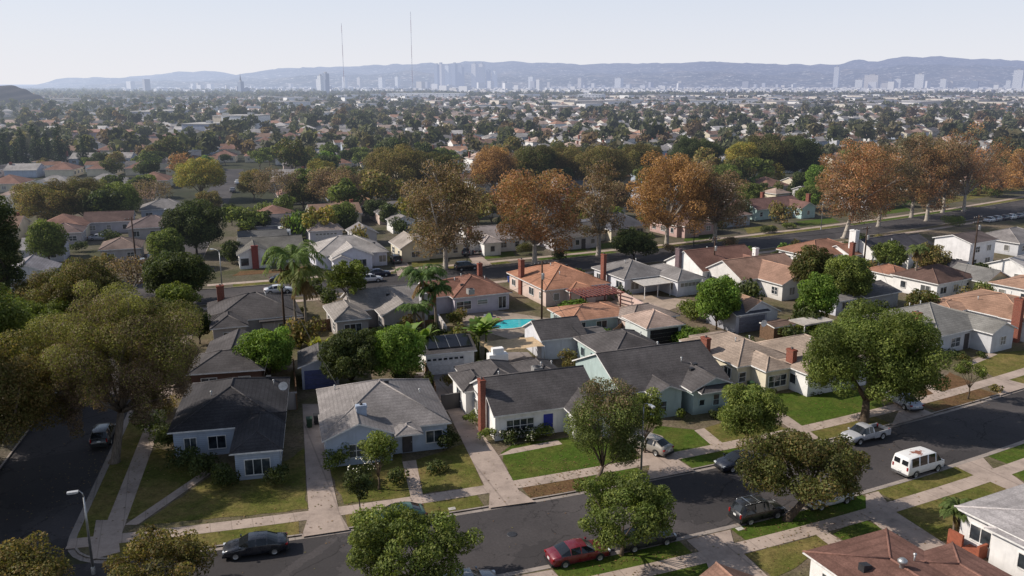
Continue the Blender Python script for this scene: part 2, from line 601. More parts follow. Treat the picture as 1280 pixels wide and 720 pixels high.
# blocks north of the middle street
cn = corner_on(yB, xC); cnw = corner_on(yB, xCl)
kN = [(xC(y), y) for y in rng_(236, cn[1] + 5, 6)] + rounded(cn, -dC, dB0, 4.5) + [(x, yB(x)) for x in rng_(cn[0] + 6, 420, 6)]
slab('block_ground', kN + [(x, yB(x) + 84) for x in rng_(420, -80, 8)], -.02, .10, M_YARD2)
strip('kerb', kN, 0, .17, .124, M_KERB, thick=.14)
kNW = [(x, yB(x)) for x in rng_(-190, cnw[0] - 6, 6)] + rounded(cnw, dB0, dC, 4.5) + [(xCl(y), y) for y in rng_(cnw[1] + 6, 236, 6)]
slab('block_ground', kNW + [(-190, 236)], -.02, .10, M_YARD2)
strip('kerb', kNW, 0, .17, .124, M_KERB, thick=.14)

# sidewalks and the grass strips beside them
lA = [(x, yA(x)) for x in rng_(-33.5, 130, 3)]
strip('sidewalk', lA, 2.25, 3.75, .132, M_WALK, thick=.03)
lAS = [(x, yAs(x)) for x in rng_(-30, 130, 3)]
strip('sidewalk', lAS, -2.1, -3.6, .132, M_WALK, thick=.03)
lC = [(xC(y), y) for y in rng_(cSW[1] + 2.5, cNW[1] - 3, 5)]
strip('sidewalk', lC, -2.0, -3.5, .128, M_WALK, thick=.03)
lB = [(x, yB(x)) for x in rng_(cn[0] + 3, 420, 5)]
strip('sidewalk', lB, 2.3, 3.8, .128, M_WALK, thick=.03)
lBS = [(x, yBs(x)) for x in rng_(cNW[0] + 3, 130, 5)]
strip('sidewalk', lBS, -2.3, -3.8, .128, M_WALK, thick=.03)
lWB = [(x, yB(x)) for x in rng_(-190, cnw[0] - 3, 6)]
strip('sidewalk', lWB, 2.3, 3.8, .128, M_WALK)


def pad(name, px, mat, z=.116):
    pts = [G(x, y, z) for x, y in px]
    if name in ('lawn', 'dirt_yard'):          # grass edges are never ruled with a straightedge
        jr = random.Random(int(px[0][0] * 7 + px[0][1])); out = []
        for a, b in zip(pts, pts[1:] + pts[:1]):
            k = max(1, int((b - a).length / .8))
            for i in range(k):
                q = a.lerp(b, i / k); j = .13 if i else 0
                out.append((q.x + jr.uniform(-j, j), q.y + jr.uniform(-j, j)))
        pts = out
    return sheet(name, pts, z, mat)


def band(x0, x1, d0, d1, mat, fy=yA, z=.118, name='lawn'):
    ln = [(x, fy(x)) for x in rng_(x0, x1, 2)]
    return strip(name, ln, d0, d1, z, mat)


def gx(px, py): return G(px, py)[0]


# grass strips (north side of the near street), broken where the driveways cross them
band(gx(155, 682), gx(378, 661), .2, 2.25, M_LAWN2)
band(gx(437, 655), gx(606, 630), .2, 2.25, M_LAWN2)
band(gx(664, 622), gx(742, 608), .2, 2.25, M_LAWN3)
band(gx(742, 608), gx(812, 598), .2, 2.25, M_LAWN)
band(gx(867, 586), gx(945, 568), .2, 2.25, M_LAWN)
band(gx(1024, 548), gx(1112, 527), .2, 2.25, M_LAWN2)
band(gx(1170, 513), gx(1250, 494), .2, 2.25, M_LAWN3)
band(gx(1275, 486), 125, .2, 2.25, M_LAWN2)
# south side
band(-24, gx(640, 716), -.2, -2.1, M_LAWN2, yAs)
band(gx(690, 715), gx(850, 683), -.2, -2.1, M_LAWN, yAs)
band(gx(914, 665), gx(1080, 623), -.2, -2.1, M_LAWN, yAs)
band(gx(1097, 618), gx(1205, 586), -.2, -2.1, M_LAWN2, yAs)
band(gx(1240, 575), 120, -.2, -2.1, M_LAWN, yAs)
# strips on the middle street
for x0, x1, mt in ((cn[0] + 7, -30, M_LAWN2), (-26, -22, M_LAWN2), (-17, 0, M_LAWN2), (6, 22, M_LAWN), (26, 52, M_LAWN2), (56, 82, M_LAWN2), (86, 130, M_LAWN), (134, 220, M_LAWN2), (224, 330, M_LAWN2)):
    band(x0, x1, .2, 2.3, mt, yB)
for x0, x1, mt in ((cnw[0] - 80, cnw[0] - 34, M_LAWN), (cnw[0] - 30, cnw[0] - 6, M_LAWN2)):
    band(x0, x1, .2, 2.3, mt, yB)
    band(x0, x1, 3.8, 10.5, M_LAWN, yB)
# strip beside the cross street
strip('lawn', lC, -.2, -2.0, .117, M_LAWN2)
# front lawns of the near row
Z1, Z2, Z3 = .120, .124, .134
pad('lawn', [(152, 645), (178, 580), (196, 560), (250, 575), (262, 588), (170, 652)], M_LAWN2, Z1)
pad('lawn', [(176, 656), (263, 596), (296, 596), (360, 575), (380, 560), (384, 636), (300, 645)], M_LAWN2, Z1)
pad('lawn', [(430, 630), (413, 590), (420, 560), (500, 560), (515, 621)], M_LAWN2, Z1)
pad('lawn', [(529, 617), (520, 575), (580, 555), (604, 607)], M_LAWN2, Z1)
pad('lawn', [(638, 602), (626, 566), (640, 556), (720, 545), (787, 553), (800, 574), (713, 591)], M_LAWN, Z1)
pad('lawn', [(812, 546), (822, 532), (868, 537), (890, 557), (832, 569)], M_LAWN, Z1)
pad('lawn', [(880, 536), (920, 522), (968, 530), (985, 537), (903, 554)], M_LAWN2, Z1)
pad('lawn', [(952, 494), (1000, 533), (1105, 509), (1098, 492), (1050, 485), (1000, 490)], M_LAWN, Z1)
pad('lawn', [(1146, 490), (1160, 503), (1178, 497), (1162, 484)], M_LAWN3, Z1)
pad('lawn', [(1166, 482), (1184, 492), (1224, 482), (1187, 465)], M_LAWN3, Z1)
pad('lawn', [(1215, 455), (1245, 473), (1290, 461), (1330, 450), (1300, 436), (1250, 441)], M_LAWN2, Z1)
# lawns on the south side
pad('lawn', [(930, 693), (1020, 669), (1041, 679), (968, 725)], M_LAWN2, Z1)
pad('lawn', [(1041, 667), (1080, 649), (1106, 662), (1055, 676)], M_LAWN, Z1)
pad('lawn', [(1120, 640), (1232, 600), (1261, 611), (1215, 632), (1190, 675), (1175, 676)], M_LAWN2, Z1)
pad('lawn', [(1257, 590), (1300, 574), (1320, 600), (1290, 606)], M_LAWN, Z1)
pad('lawn', [(690, 740), (800, 712), (880, 698), (905, 730), (800, 760)], M_LAWN, Z1)
# driveways and front paths
def drive(px, name='driveway', mt=None, z=Z2): return pad(name, px, mt or M_DRIVE, z)
drive([(377, 671), (437, 662), (424, 640), (413, 590), (403, 535), (400, 505), (378, 505), (383, 600), (386, 643)], z=Z3 + .004)
drive([(611, 635), (669, 627), (648, 612), (625, 572), (590, 523), (585, 470), (540, 475), (535, 500), (560, 515), (605, 606), (612, 617)], z=Z3 + .004)
drive([(807, 600), (868, 588), (846, 573), (828, 545), (795, 535), (787, 553), (806, 575), (812, 583)], z=Z3 + .004)
drive([(1004, 559), (1031, 552), (985, 520), (935, 497), (920, 505), (978, 529), (1000, 545)], z=Z3 + .004)
drive([(1114, 532), (1168, 517), (1143, 507), (1120, 480), (1095, 485), (1125, 510)], z=Z3 + .004)
drive([(1250, 494), (1290, 482), (1262, 475), (1240, 478)], z=Z3 + .004)
drive([(858, 675), (913, 662), (918, 681), (965, 725), (895, 735), (880, 695)], z=Z3 + .004)
drive([(1082, 618), (1098, 614), (1117, 638), (1190, 685), (1160, 700), (1110, 668), (1083, 646)], z=Z3 + .004)
drive([(1194, 583), (1229, 572), (1241, 585), (1262, 591), (1283, 606), (1262, 613), (1233, 600), (1217, 594)], z=Z3 + .004)
drive([(633, 722), (690, 712), (700, 722), (660, 745)], z=Z3 + .004)
drive([(156, 656), (172, 656), (263, 592), (256, 588)], 'garden_path', M_WALK)
drive([(514, 624), (529, 621), (520, 575), (503, 577)], 'garden_path', M_WALK)
drive([(622, 570), (640, 561), (697, 550), (703, 555), (640, 567)], 'garden_path', M_WALK)
drive([(868, 538), (880, 535), (905, 555), (892, 559)], 'garden_path', M_WALK)
drive([(1153, 482), (1160, 480), (1185, 494), (1174, 497)], 'garden_path', M_WALK)
drive([(1208, 453), (1237, 441), (1247, 443), (1216, 456)], 'garden_path', M_WALK)
drive([(1018, 667), (1030, 662), (1055, 678), (1040, 684)], 'garden_path', M_WALK)
drive([(112, 700), (150, 690), (146, 650), (120, 650)], 'sidewalk', M_WALK, Z3 - .004)
# paved courts between the garages
drive([(505, 510), (555, 512), (600, 470), (590, 458), (520, 466)], 'paved_court', m_concrete('court_concrete', (.22, .19, .18), .2))
drive([(610, 440), (660, 440), (690, 470), (620, 470)], 'paved_court', m_concrete('court_concrete', (.22, .19, .18), .2))
drive([(820, 432), (860, 428), (850, 445), (830, 450)], 'paved_court', m_concrete('court_concrete', (.22, .19, .18), .2))
drive([(560, 400), (640, 425), (700, 400), (600, 385)], 'paved_court', m_concrete('pool_deck_concrete', (.30, .24, .19), .25))
drive([(745, 385), (830, 390), (870, 376), (790, 366)], 'paved_court', m_concrete('pool_deck_concrete', (.36, .28, .22), .25))
drive([(835, 415), (905, 420), (930, 408), (880, 400)], 'dirt_yard', M_YARD)
# lawns and driveways on the middle street
pad('lawn', [(290, 345), (400, 337), (410, 331), (300, 339)], M_LAWN3, Z1)
pad('lawn', [(460, 331), (492, 327), (487, 320), (455, 323)], M_LAWN2, Z1)
drive([(497, 345), (515, 342), (508, 325), (492, 326)], z=Z3 + .004)
pad('lawn', [(515, 334), (560, 328), (555, 320), (515, 325)], M_LAWN2, Z1)
drive([(596, 335), (615, 331), (600, 318), (585, 320)], z=Z3 + .004)
pad('lawn', [(606, 324), (645, 320), (640, 313), (604, 317)], M_LAWN, Z1)
pad('lawn', [(695, 319), (735, 314), (728, 307), (695, 311)], M_LAWN, Z1)
pad('lawn', [(740, 314), (770, 308), (765, 303), (735, 307)], M_LAWN, Z1)
pad('lawn', [(855, 304), (895, 297), (890, 290), (855, 294)], M_LAWN, Z1)
pad('lawn', [(935, 292), (975, 286), (965, 281), (930, 285)], M_LAWN2, Z1)
pad('lawn', [(1000, 283), (1050, 278), (1040, 272), (995, 277)], M_LAWN, Z1)
pad('lawn', [(1095, 270), (1140, 263), (1130, 258), (1090, 265)], M_LAWN, Z1)
pad('lawn', [(1180, 255), (1280, 238), (1270, 230), (1175, 248)], M_LAWN2, Z1)


# ------------------------------------------------------------------ houses
ZE = 2.75
def roof_block(mw, mr, b, caps=True):
    """one wing: b = dict(u0,v0,u1,v1, kind, p pitch, ze eave height, ov overhang)"""
    u0, v0, u1, v1 = b['r']; k = b.get('k', 'hip'); p = b.get('p', .45); ze = b.get('ze', ZE); ov = b.get('ov', .42); t = .15
    zb = b.get('zb', .08); z1 = ze + t
    if b.get('walls', True):
        a0, c0, a1, c1 = u0 + ov, v0 + ov, u1 - ov, v1 - ov
        if k in ('hip', 'flat'):
            mw.box((a0, c0, zb), (a1, c1, ze + .05))
        elif k == 'gu':
            vm = (v0 + v1) / 2; zr = ze + p * (v1 - v0) / 2; g = ov * .7
            mw.prism([(u0 + g, c0, zb), (u0 + g, c1, zb), (u0 + g, c1, ze + ov * p + .05), (u0 + g, vm, zr + .05), (u0 + g, c0, ze + ov * p + .05)], (u1 - u0 - 2 * g, 0, 0))
        elif k == 'gv':
            um = (u0 + u1) / 2; zr = ze + p * (u1 - u0) / 2; g = ov * .7
            mw.prism([(a0, v0 + g, zb), (a1, v0 + g, zb), (a1, v0 + g, ze + ov * p + .05), (um, v0 + g, zr + .05), (a0, v0 + g, ze + ov * p + .05)], (0, v1 - v0 - 2 * g, 0))
    rid = []
    if k == 'flat':
        mr.box((u0, v0, ze), (u1, v1, z1 + .05), 0)
    elif k == 'hip':
        w, d = u1 - u0, v1 - v0; h = min(w, d) / 2; zr = z1 + p * h
        if d >= w: ra, rb = ((u0 + u1) / 2, v0 + h, zr), ((u0 + u1) / 2, v1 - h, zr)
        else: ra, rb = (u0 + h, (v0 + v1) / 2, zr), (u1 - h, (v0 + v1) / 2, zr)
        e = [(u0, v0), (u1, v0), (u1, v1), (u0, v1)]
        V = [(x, y, ze) for x, y in e] + [(x, y, z1) for x, y in e] + [ra, rb]
        mr.add(V, [(3, 2, 1, 0)] + [(i, (i + 1) % 4, 4 + (i + 1) % 4, 4 + i) for i in range(4)], 1)
        if d >= w: mr.add(V, [(4, 5, 8), (5, 6, 9, 8), (6, 7, 9), (7, 4, 8, 9)], 0); ends = [(4, 8), (5, 8), (6, 9), (7, 9)]
        else: mr.add(V, [(4, 5, 9, 8), (5, 6, 9), (6, 7, 8, 9), (7, 4, 8)], 0); ends = [(4, 8), (7, 8), (5, 9), (6, 9)]
        rid = [(V[i], V[j]) for i, j in ends] + ([(ra, rb)] if (Vector(ra) - Vector(rb)).length > .1 else [])
    elif k == 'gu':
        vm = (v0 + v1) / 2; zr = ze + p * (v1 - v0) / 2
        pr = [(v0, ze), (v0, z1), (vm, zr + t), (v1, z1), (v1, ze), (vm, zr)]
        A = [(u0, v, z) for v, z in pr]; B = [(u1, v, z) for v, z in pr]
        mr.add(A + B, [(1, 7, 8, 2), (2, 8, 9, 3)][:0] + [(1, 2, 8, 7)[::-1], (2, 3, 9, 8)[::-1]], 0)
        mr.add(A + B, [(0, 1, 7, 6)[::-1], (3, 4, 10, 9)[::-1], (4, 5, 11, 10)[::-1], (5, 0, 6, 11)[::-1], (0, 1, 2, 5)[::-1], (5, 2, 3, 4)[::-1], (6, 7, 8, 11), (11, 8, 9, 10)], 1)
        rid = [((u0, vm, zr + t), (u1, vm, zr + t))]
    elif k == 'gv':
        um = (u0 + u1) / 2; zr = ze + p * (u1 - u0) / 2
        pr = [(u0, ze), (u0, z1), (um, zr + t), (u1, z1), (u1, ze), (um, zr)]
        A = [(u, v0, z) for u, z in pr]; B = [(u, v1, z) for u, z in pr]
        mr.add(A + B, [(1, 2, 8, 7), (2, 3, 9, 8)], 0)
        mr.add(A + B, [(0, 1, 7, 6), (3, 4, 10, 9), (4, 5, 11, 10), (5, 0, 6, 11), (0, 1, 2, 5), (5, 2, 3, 4), (6, 7, 8, 11)[::-1], (11, 8, 9, 10)[::-1]], 1)
        rid = [((um, v0, zr + t), (um, v1, zr + t))]
    if caps:
        for a, c in rid:
            mr.tube([Vector(a) + Vector((0, 0, .0)), Vector(c)], .09, 4, 2)


FACES = {'F': ((1, 0), (0, -1)), 'B': ((-1, 0), (0, 1)), 'L': ((0, -1), (-1, 0)), 'R': ((0, 1), (1, 0))}


def window(parent, c, t, n, w, h, frame, detail=True, bars=1, name='window'):
    """framed window on a wall: c centre on the wall face (u,v,z), t tangent, n normal"""
    T = Vector((t[0], t[1], 0)); N = Vector((n[0], n[1], 0)); U = Vector((0, 0, 1)); c = Vector(c)
    m = MB(); fw = .07
    ax = (T, N, U)
    m.obox(c + T * (-w / 2) + N * .03, ax, (fw / 2, .05, h / 2 + fw / 2))
    m.obox(c + T * (w / 2) + N * .03, ax, (fw / 2, .05, h / 2 + fw / 2))
    m.obox(c + U * (h / 2) + N * .03, ax, (w / 2 - fw / 2, .05, fw / 2))
    m.obox(c - U * (h / 2) + N * .045, ax, (w / 2 - fw / 2, .075, fw / 2))
    for i in range(bars):
        m.obox(c + T * (w * ((i + 1) / (bars + 1) - .5)) + N * .028, ax, (.03, .028, h / 2 - fw / 2))
    if detail:
        if hash_('%.2f%.2f' % (c.x, c.y)) % 3 == 0: m.obox(c + N * .026, ax, (w / 2 - fw / 2, .024, .022))
        f = m.build(name, frame, parent)
        g = MB(); g.obox(c + N * .012, ax, (w / 2 - fw / 2, .006, h / 2 - fw / 2)); g.build('pane', M_GLASS, f)
    else:
        m.m = [0] * len(m.f)
        m.obox(c + N * .012, ax, (w / 2, .006, h / 2), 1)
        f = m.build(name, [frame, M_GLASS], parent)
    return f


def door(parent, c, t, n, w, h, mat, detail=True):
    T = Vector((t[0], t[1], 0)); N = Vector((n[0], n[1], 0)); U = Vector((0, 0, 1)); c = Vector(c)
    m = MB(); ax = (T, N, U)
    m.obox(c + N * .03, ax, (w / 2, .03, h / 2))
    for i in (-1, 1):
        for j in (-.5, .45): m.obox(c + T * (i * w * .22) + U * (j * h / 2) + N * .065, ax, (w * .15, .008, h * .18))
    d = m.build('door', mat, parent)
    if detail:
        k = MB(); k.obox(c + T * (w * .4) + N * .1, ax, (.03, .04, .05)); k.build('handle', M_METAL, d)
    return d


def garage_door(parent, c, t, n, w, h, mat, lights=6):
    T = Vector((t[0], t[1], 0)); N = Vector((n[0], n[1], 0)); U = Vector((0, 0, 1)); c = Vector(c); ax = (T, N, U)
    m = MB()
    k = 4
    for i in range(k):
        m.obox(c + U * (h * ((i + .5) / k - .5)) + N * .03, ax, (w / 2, .03, h / k / 2 - .02))
    d = m.build('garage_door', mat, parent)
    if lights:
        g = MB()
        for i in range(lights):
            g.obox(c + T * (w * ((i + .5) / lights - .5)) + U * (h * .36) + N * .07, ax, (w / lights * .33, .01, .13))
        g.build('pane', M_GLASS, d)
    return d


def chimney(parent, c, w, d, z0, z1, mat, flue=True):
    m = MB(); x, y = c
    m.box((x - w / 2, y - d / 2, z0), (x + w / 2, y + d / 2, z1 - .22))
    m.box((x - w / 2 - .06, y - d / 2 - .06, z1 - .22), (x + w / 2 + .06, y + d / 2 + .06, z1 - .08))
    m.box((x - w / 2 - .02, y - d / 2 - .02, z1 - .08), (x + w / 2 + .02, y + d / 2 + .02, z1))
    o = m.build('chimney', mat, parent)
    if flue:
        f = MB(); f.lathe([(.14, z1), (.14, z1 + .22), (.11, z1 + .22), (.11, z1 + .02)], (x, y, 0), 8); f.build('flue', M_DARKTRIM, o)
    return o


def vent_pipe(parent, x, y, z, h=.5, r=.06):
    m = MB(); m.tube([(x, y, z - .3), (x, y, z + h)], r, 6); m.lathe([(r * 2, z + h - .05), (r * 1.9, z + h + .05), (0, z + h + .09)], (x, y, 0), 8)
    m.build('vent_pipe', M_METAL, parent)


def vent_box(parent, x, y, z, s=.22):
    m = MB(); m.box((x - s, y - s, z - .2), (x + s, y + s, z + .2)); m.box((x - s * 1.15, y - s * 1.15, z + .2), (x + s * 1.15, y + s * 1.15, z + .25))
    m.build('roof_vent', M_DARKMETAL, parent)


def roof_z(blocks, u, v):
    z = 0
    for b in blocks:
        u0, v0, u1, v1 = b['r']
        if not (u0 <= u <= u1 and v0 <= v <= v1): continue
        k = b.get('k', 'hip'); p = b.get('p', .45); ze = b.get('ze', ZE) + .15
        if k == 'hip': h = min(u - u0, u1 - u, v - v0, v1 - v)
        elif k == 'gu': h = min(v - v0, v1 - v)
        elif k == 'gv': h = min(u - u0, u1 - u)
        else: h = 0
        z = max(z, ze + p * h)
    return z


def make_house(name, label, org, ang, blocks, wall, roof, cat='house', group=None, trim=None, wins='FLR', detail=True,
               doors=(), gdoors=(), chims=(), vents=(), boxes=(), skip=(), extra_wins=(), caps=True, win_trim=None, foundation=True):
    """org: world position of the local origin; local u runs along the street, v away from it"""
    h = empty(name, (org[0], org[1], 0), ang, label=label, cat=cat, group=group)
    mw, mr = MB(), MB()
    for b in blocks: roof_block(mw, mr, b, caps)
    trim = trim or M_TRIM
    base = roof if isinstance(roof, tuple) else (.1, .1, .1)
    mw.build('wall', wall, h)
    rf = mr.build('roof', [m_roof(base), trim, m_roof(scal(base, 1.35))], h)
    wt = win_trim or M_TRIM
    occupied = []
    for (f, c, w_, hh, mat) in doors:
        t, n = FACES[f]; door(h, c, t, n, w_, hh, mat, detail); occupied.append((f, Vector(c), w_))
    for (f, c, w_, hh, mat, li) in gdoors:
        t, n = FACES[f]; garage_door(h, c, t, n, w_, hh, mat, li); occupied.append((f, Vector(c), w_))
    for (f, c, w_, hh, bars) in extra_wins:
        t, n = FACES[f]; window(h, c, t, n, w_, hh, wt, detail, bars); occupied.append((f, Vector(c), w_))
    for (c, w_, d_, z0, z1, mat) in chims:
        chimney(h, c, w_, d_, z0, z1, mat, detail)
        for f in 'FBLR': occupied.append((f, Vector((c[0], c[1], 1.5)), w_ + .4))
    for (u, v) in vents: vent_pipe(h, u, v, roof_z(blocks, u, v))
    for (u, v) in boxes: vent_box(h, u, v, roof_z(blocks, u, v))
    r2 = random.Random(hash_(label))
    for bi, b in enumerate(blocks):
        if not b.get('walls', True): continue
        u0, v0, u1, v1 = b['r']; ov = b.get('ov', .42); k = b.get('k', 'hip')
        gl = ov * .7
        a0, a1 = u0 + (gl if k == 'gu' else ov), u1 - (gl if k == 'gu' else ov)
        c0, c1 = v0 + (gl if k == 'gv' else ov), v1 - (gl if k == 'gv' else ov)
        for f in b.get('wins', wins):
            t, n = FACES[f]
            if f in 'FB': L, fixed, lo = a1 - a0, (c0 if f == 'F' else c1), a0
            else: L, fixed, lo = c1 - c0, (a0 if f == 'L' else a1), c0
            m_ = max(1, int(L / 3.1))
            for i in range(m_):
                q = lo + L * (i + .5) / m_
                c = Vector((q, fixed, 1.55)) if f in 'FB' else Vector((fixed, q, 1.55))
                w_ = r2.choice((1.0, 1.3, 1.7)) if L > 3 else .9
                hh = r2.choice((1.1, 1.25)) if w_ > 1 else 1.15
                out = c + Vector((n[0], n[1], 0)) * .12
                inside = False
                for b2 in blocks:
                    if b2 is b or not b2.get('walls', True): continue
                    o2 = b2.get('ov', .42)
                    for e in (-w_ / 2, 0, w_ / 2):
                        qx, qy = out.x + t[0] * e, out.y + t[1] * e
                        if b2['r'][0] + o2 * .6 < qx < b2['r'][2] - o2 * .6 and b2['r'][1] + o2 * .6 < qy < b2['r'][3] - o2 * .6: inside = True
                if inside: continue
                if any(ff == f and (c - oc).length < (w_ + ow) / 2 + .35 and abs((c - oc).dot(Vector((n[0], n[1], 0)))) < 1.2 for ff, oc, ow in occupied): continue
                window(h, c, t, n, w_, hh, wt, detail, 1 if w_ > 1.2 else 0)
    return h


def hash_(s):
    k = 7
    for ch in s: k = (k * 31 + ord(ch)) % 1000003
    return k


def blk(u0, v0, u1, v1, k='hip', p=.45, **kw): return dict(r=(u0, v0, u1, v1), k=k, p=p, **kw)


# house colours
W_WHITE, W_BLUE, W_TEAL, W_CREAM, W_PINK, W_GREY, W_TAN = (.80, .78, .76), (.42, .47, .56), (.39, .475, .46), (.66, .59, .46), (.62, .49, .43), (.55, .55, .57), (.50, .42, .34)
R_DARK, R_GREY, R_BROWN, R_ORANGE, R_TAN, R_RED, R_LGREY, R_MID = (.088, .080, .080), (.22, .20, .193), (.20, .115, .082), (.37, .20, .125), (.36, .265, .22), (.21, .10, .078), (.40, .37, .35), (.125, .115, .112)
M_BLUEDOOR = m_plain('blue_door_paint', (.025, .035, .30), .4)
M_WHITEDOOR = m_plain('white_door_paint', (.62, .60, .60), .5)
M_REDDOOR = m_plain('dark_red_door_paint', (.17, .03, .025), .5)
M_GREYDOOR = m_plain('grey_door_paint', (.16, .16, .19), .5)
M_BROWNDOOR = m_plain('brown_door_paint', (.13, .07, .045), .6)


# ------------------------------------------------------------------ plants
from mathutils import noise as mnoise
def leaves_on(clumps, n, size, base, var=.35, seed=0, fill=.35, up=.25, aspect=.62, clumpvar=.35, alt=None, altp=0.0, grad=0):
    """n leaf-sized quads spread through the clumps; returns quads and colours"""
    r = np.random.default_rng(seed)
    C = np.asarray(clumps, float)
    wgt = C[:, 3] ** 2; wgt = wgt / wgt.sum()
    k = r.choice(len(C), n, p=wgt)
    d = r.normal(size=(n, 3)); d /= np.linalg.norm(d, axis=1)[:, None]
    d[:, 2] += up * r.random(n); d /= np.linalg.norm(d, axis=1)[:, None]
    rad = np.where(r.random(n) < fill, r.random(n) ** .5, .82 + .26 * r.random(n))
    sq = np.array([1, 1, .82])
    pos = C[k, :3] + d * sq * (rad * C[k, 3])[:, None]
    nrm = d + r.normal(size=(n, 3)) * .55; nrm /= np.linalg.norm(nrm, axis=1)[:, None]
    a = r.normal(size=(n, 3)); t1 = np.cross(nrm, a); t1 /= np.linalg.norm(t1, axis=1)[:, None]
    t2 = np.cross(nrm, t1)
    s = size * (.55 + .9 * r.random(n)); s2 = s * aspect
    V = np.empty((n, 4, 3))
    V[:, 0] = pos - t1 * s[:, None]; V[:, 2] = pos + t1 * s[:, None]
    bend = nrm * (s * .18)[:, None]
    V[:, 1] = pos - t2 * s2[:, None] - bend; V[:, 3] = pos + t2 * s2[:, None] - bend
    cv = 1 + clumpvar * (r.random(len(C)) - .5) * 2
    b = np.asarray(base, float)
    col_ = np.repeat(b[None, :], n, 0)
    if alt is not None:
        zr_ = (C[:, 2] - C[:, 2].min()) / max(.1, np.ptp(C[:, 2]))
        pc = np.clip(altp + .5 * (r.random(len(C)) - .5) + (np.clip((zr_ - .7) * 2.8, 0, 1) if grad > 0 else np.clip((.72 - zr_) * 1.5, 0, .75) if grad < 0 else 0), 0, 1)[k]
        m = r.random(n) < pc; col_[m] = np.asarray(alt)
    col_ *= (cv[k] * (1 + var * (r.random(n) - .5) * 2))[:, None]
    return V, np.clip(col_, 0, 1)


def crown_clumps(r, a, b, c, zc, n, rc=.36, flat=.0, shell=.55):
    """n clump spheres through an ellipsoid with radii a, b, c centred at height zc"""
    out = []
    ofs = Vector((r.uniform(0, 90), r.uniform(0, 90), 0))
    for i in range(n * 30):
        d = Vector((r.gauss(0, 1), r.gauss(0, 1), r.gauss(0, 1))).normalized()
        if d.z < -.72 + flat: continue
        pn = (abs(d.x) ** 2.7 + abs(d.y) ** 2.7 + abs(d.z) ** 2.7) ** (1 / 2.7)
        q = (shell + (1 - shell) * r.random()) * min(1.2, 1 / pn)
        rr = min(a, c) * rc * r.uniform(.65, 1.3)
        q = min(1.1, q * (.97 + .28 * mnoise.noise(d * 1.7 + ofs)))
        p = Vector((d.x * max(.1, a - rr) * q, d.y * max(.1, b - rr) * q, zc + d.z * max(.1, c - rr * .8) * q))
        if all((p - Vector(o[:3])).length > .55 * (rr + o[3]) * .8 for o in out) or r.random() < .03:
            out.append((p.x, p.y, p.z, rr))
        if len(out) >= n: break
    return [a_ for a_ in out if any(b_ is not a_ and (Vector(a_[:3]) - Vector(b_[:3])).length < .95 * (a_[3] + b_[3]) for b_ in out)] or out


def limbs(mb, r, clumps, fork, base_r, lean=(0, 0), nl=9, m=0, twig=0, curve=.25):
    """tapered trunk to the fork, limbs from there into the clumps"""
    top = Vector((lean[0], lean[1], fork))
    mb.tube([(0, 0, -.15), (lean[0] * .1, lean[1] * .1, .25), (lean[0] * .5 + .05, lean[1] * .5, fork * .5), top], [base_r * 1.5, base_r * 1.08, base_r * .88, base_r * .75], 8, m)
    cl = sorted(clumps, key=lambda q: -q[3])
    pick = [cl[int(i * len(cl) / nl)] for i in range(min(nl, len(cl)))]
    for q in pick:
        e = Vector(q[:3]); mid = top.lerp(e, .5) + Vector((r.uniform(-1, 1), r.uniform(-1, 1), r.uniform(-.2, 1))) * curve * (e - top).length * .5
        r0 = base_r * r.uniform(.36, .55)
        mb.tube([top - Vector((0, 0, .1)), top.lerp(mid, .6), mid, e], [r0, r0 * .8, r0 * .6, r0 * .22], 6, m)
        for _ in range(twig):
            f = e + Vector((r.gauss(0, 1), r.gauss(0, 1), r.gauss(.4, .8))).normalized() * q[3] * r.uniform(.8, 1.25)
            s_ = mid.lerp(e, r.uniform(.3, .9))
            mb.tube([s_, s_.lerp(f, .5) + Vector((0, 0, .15)), f], [r0 * .3, r0 * .2, r0 * .07], 4, m)


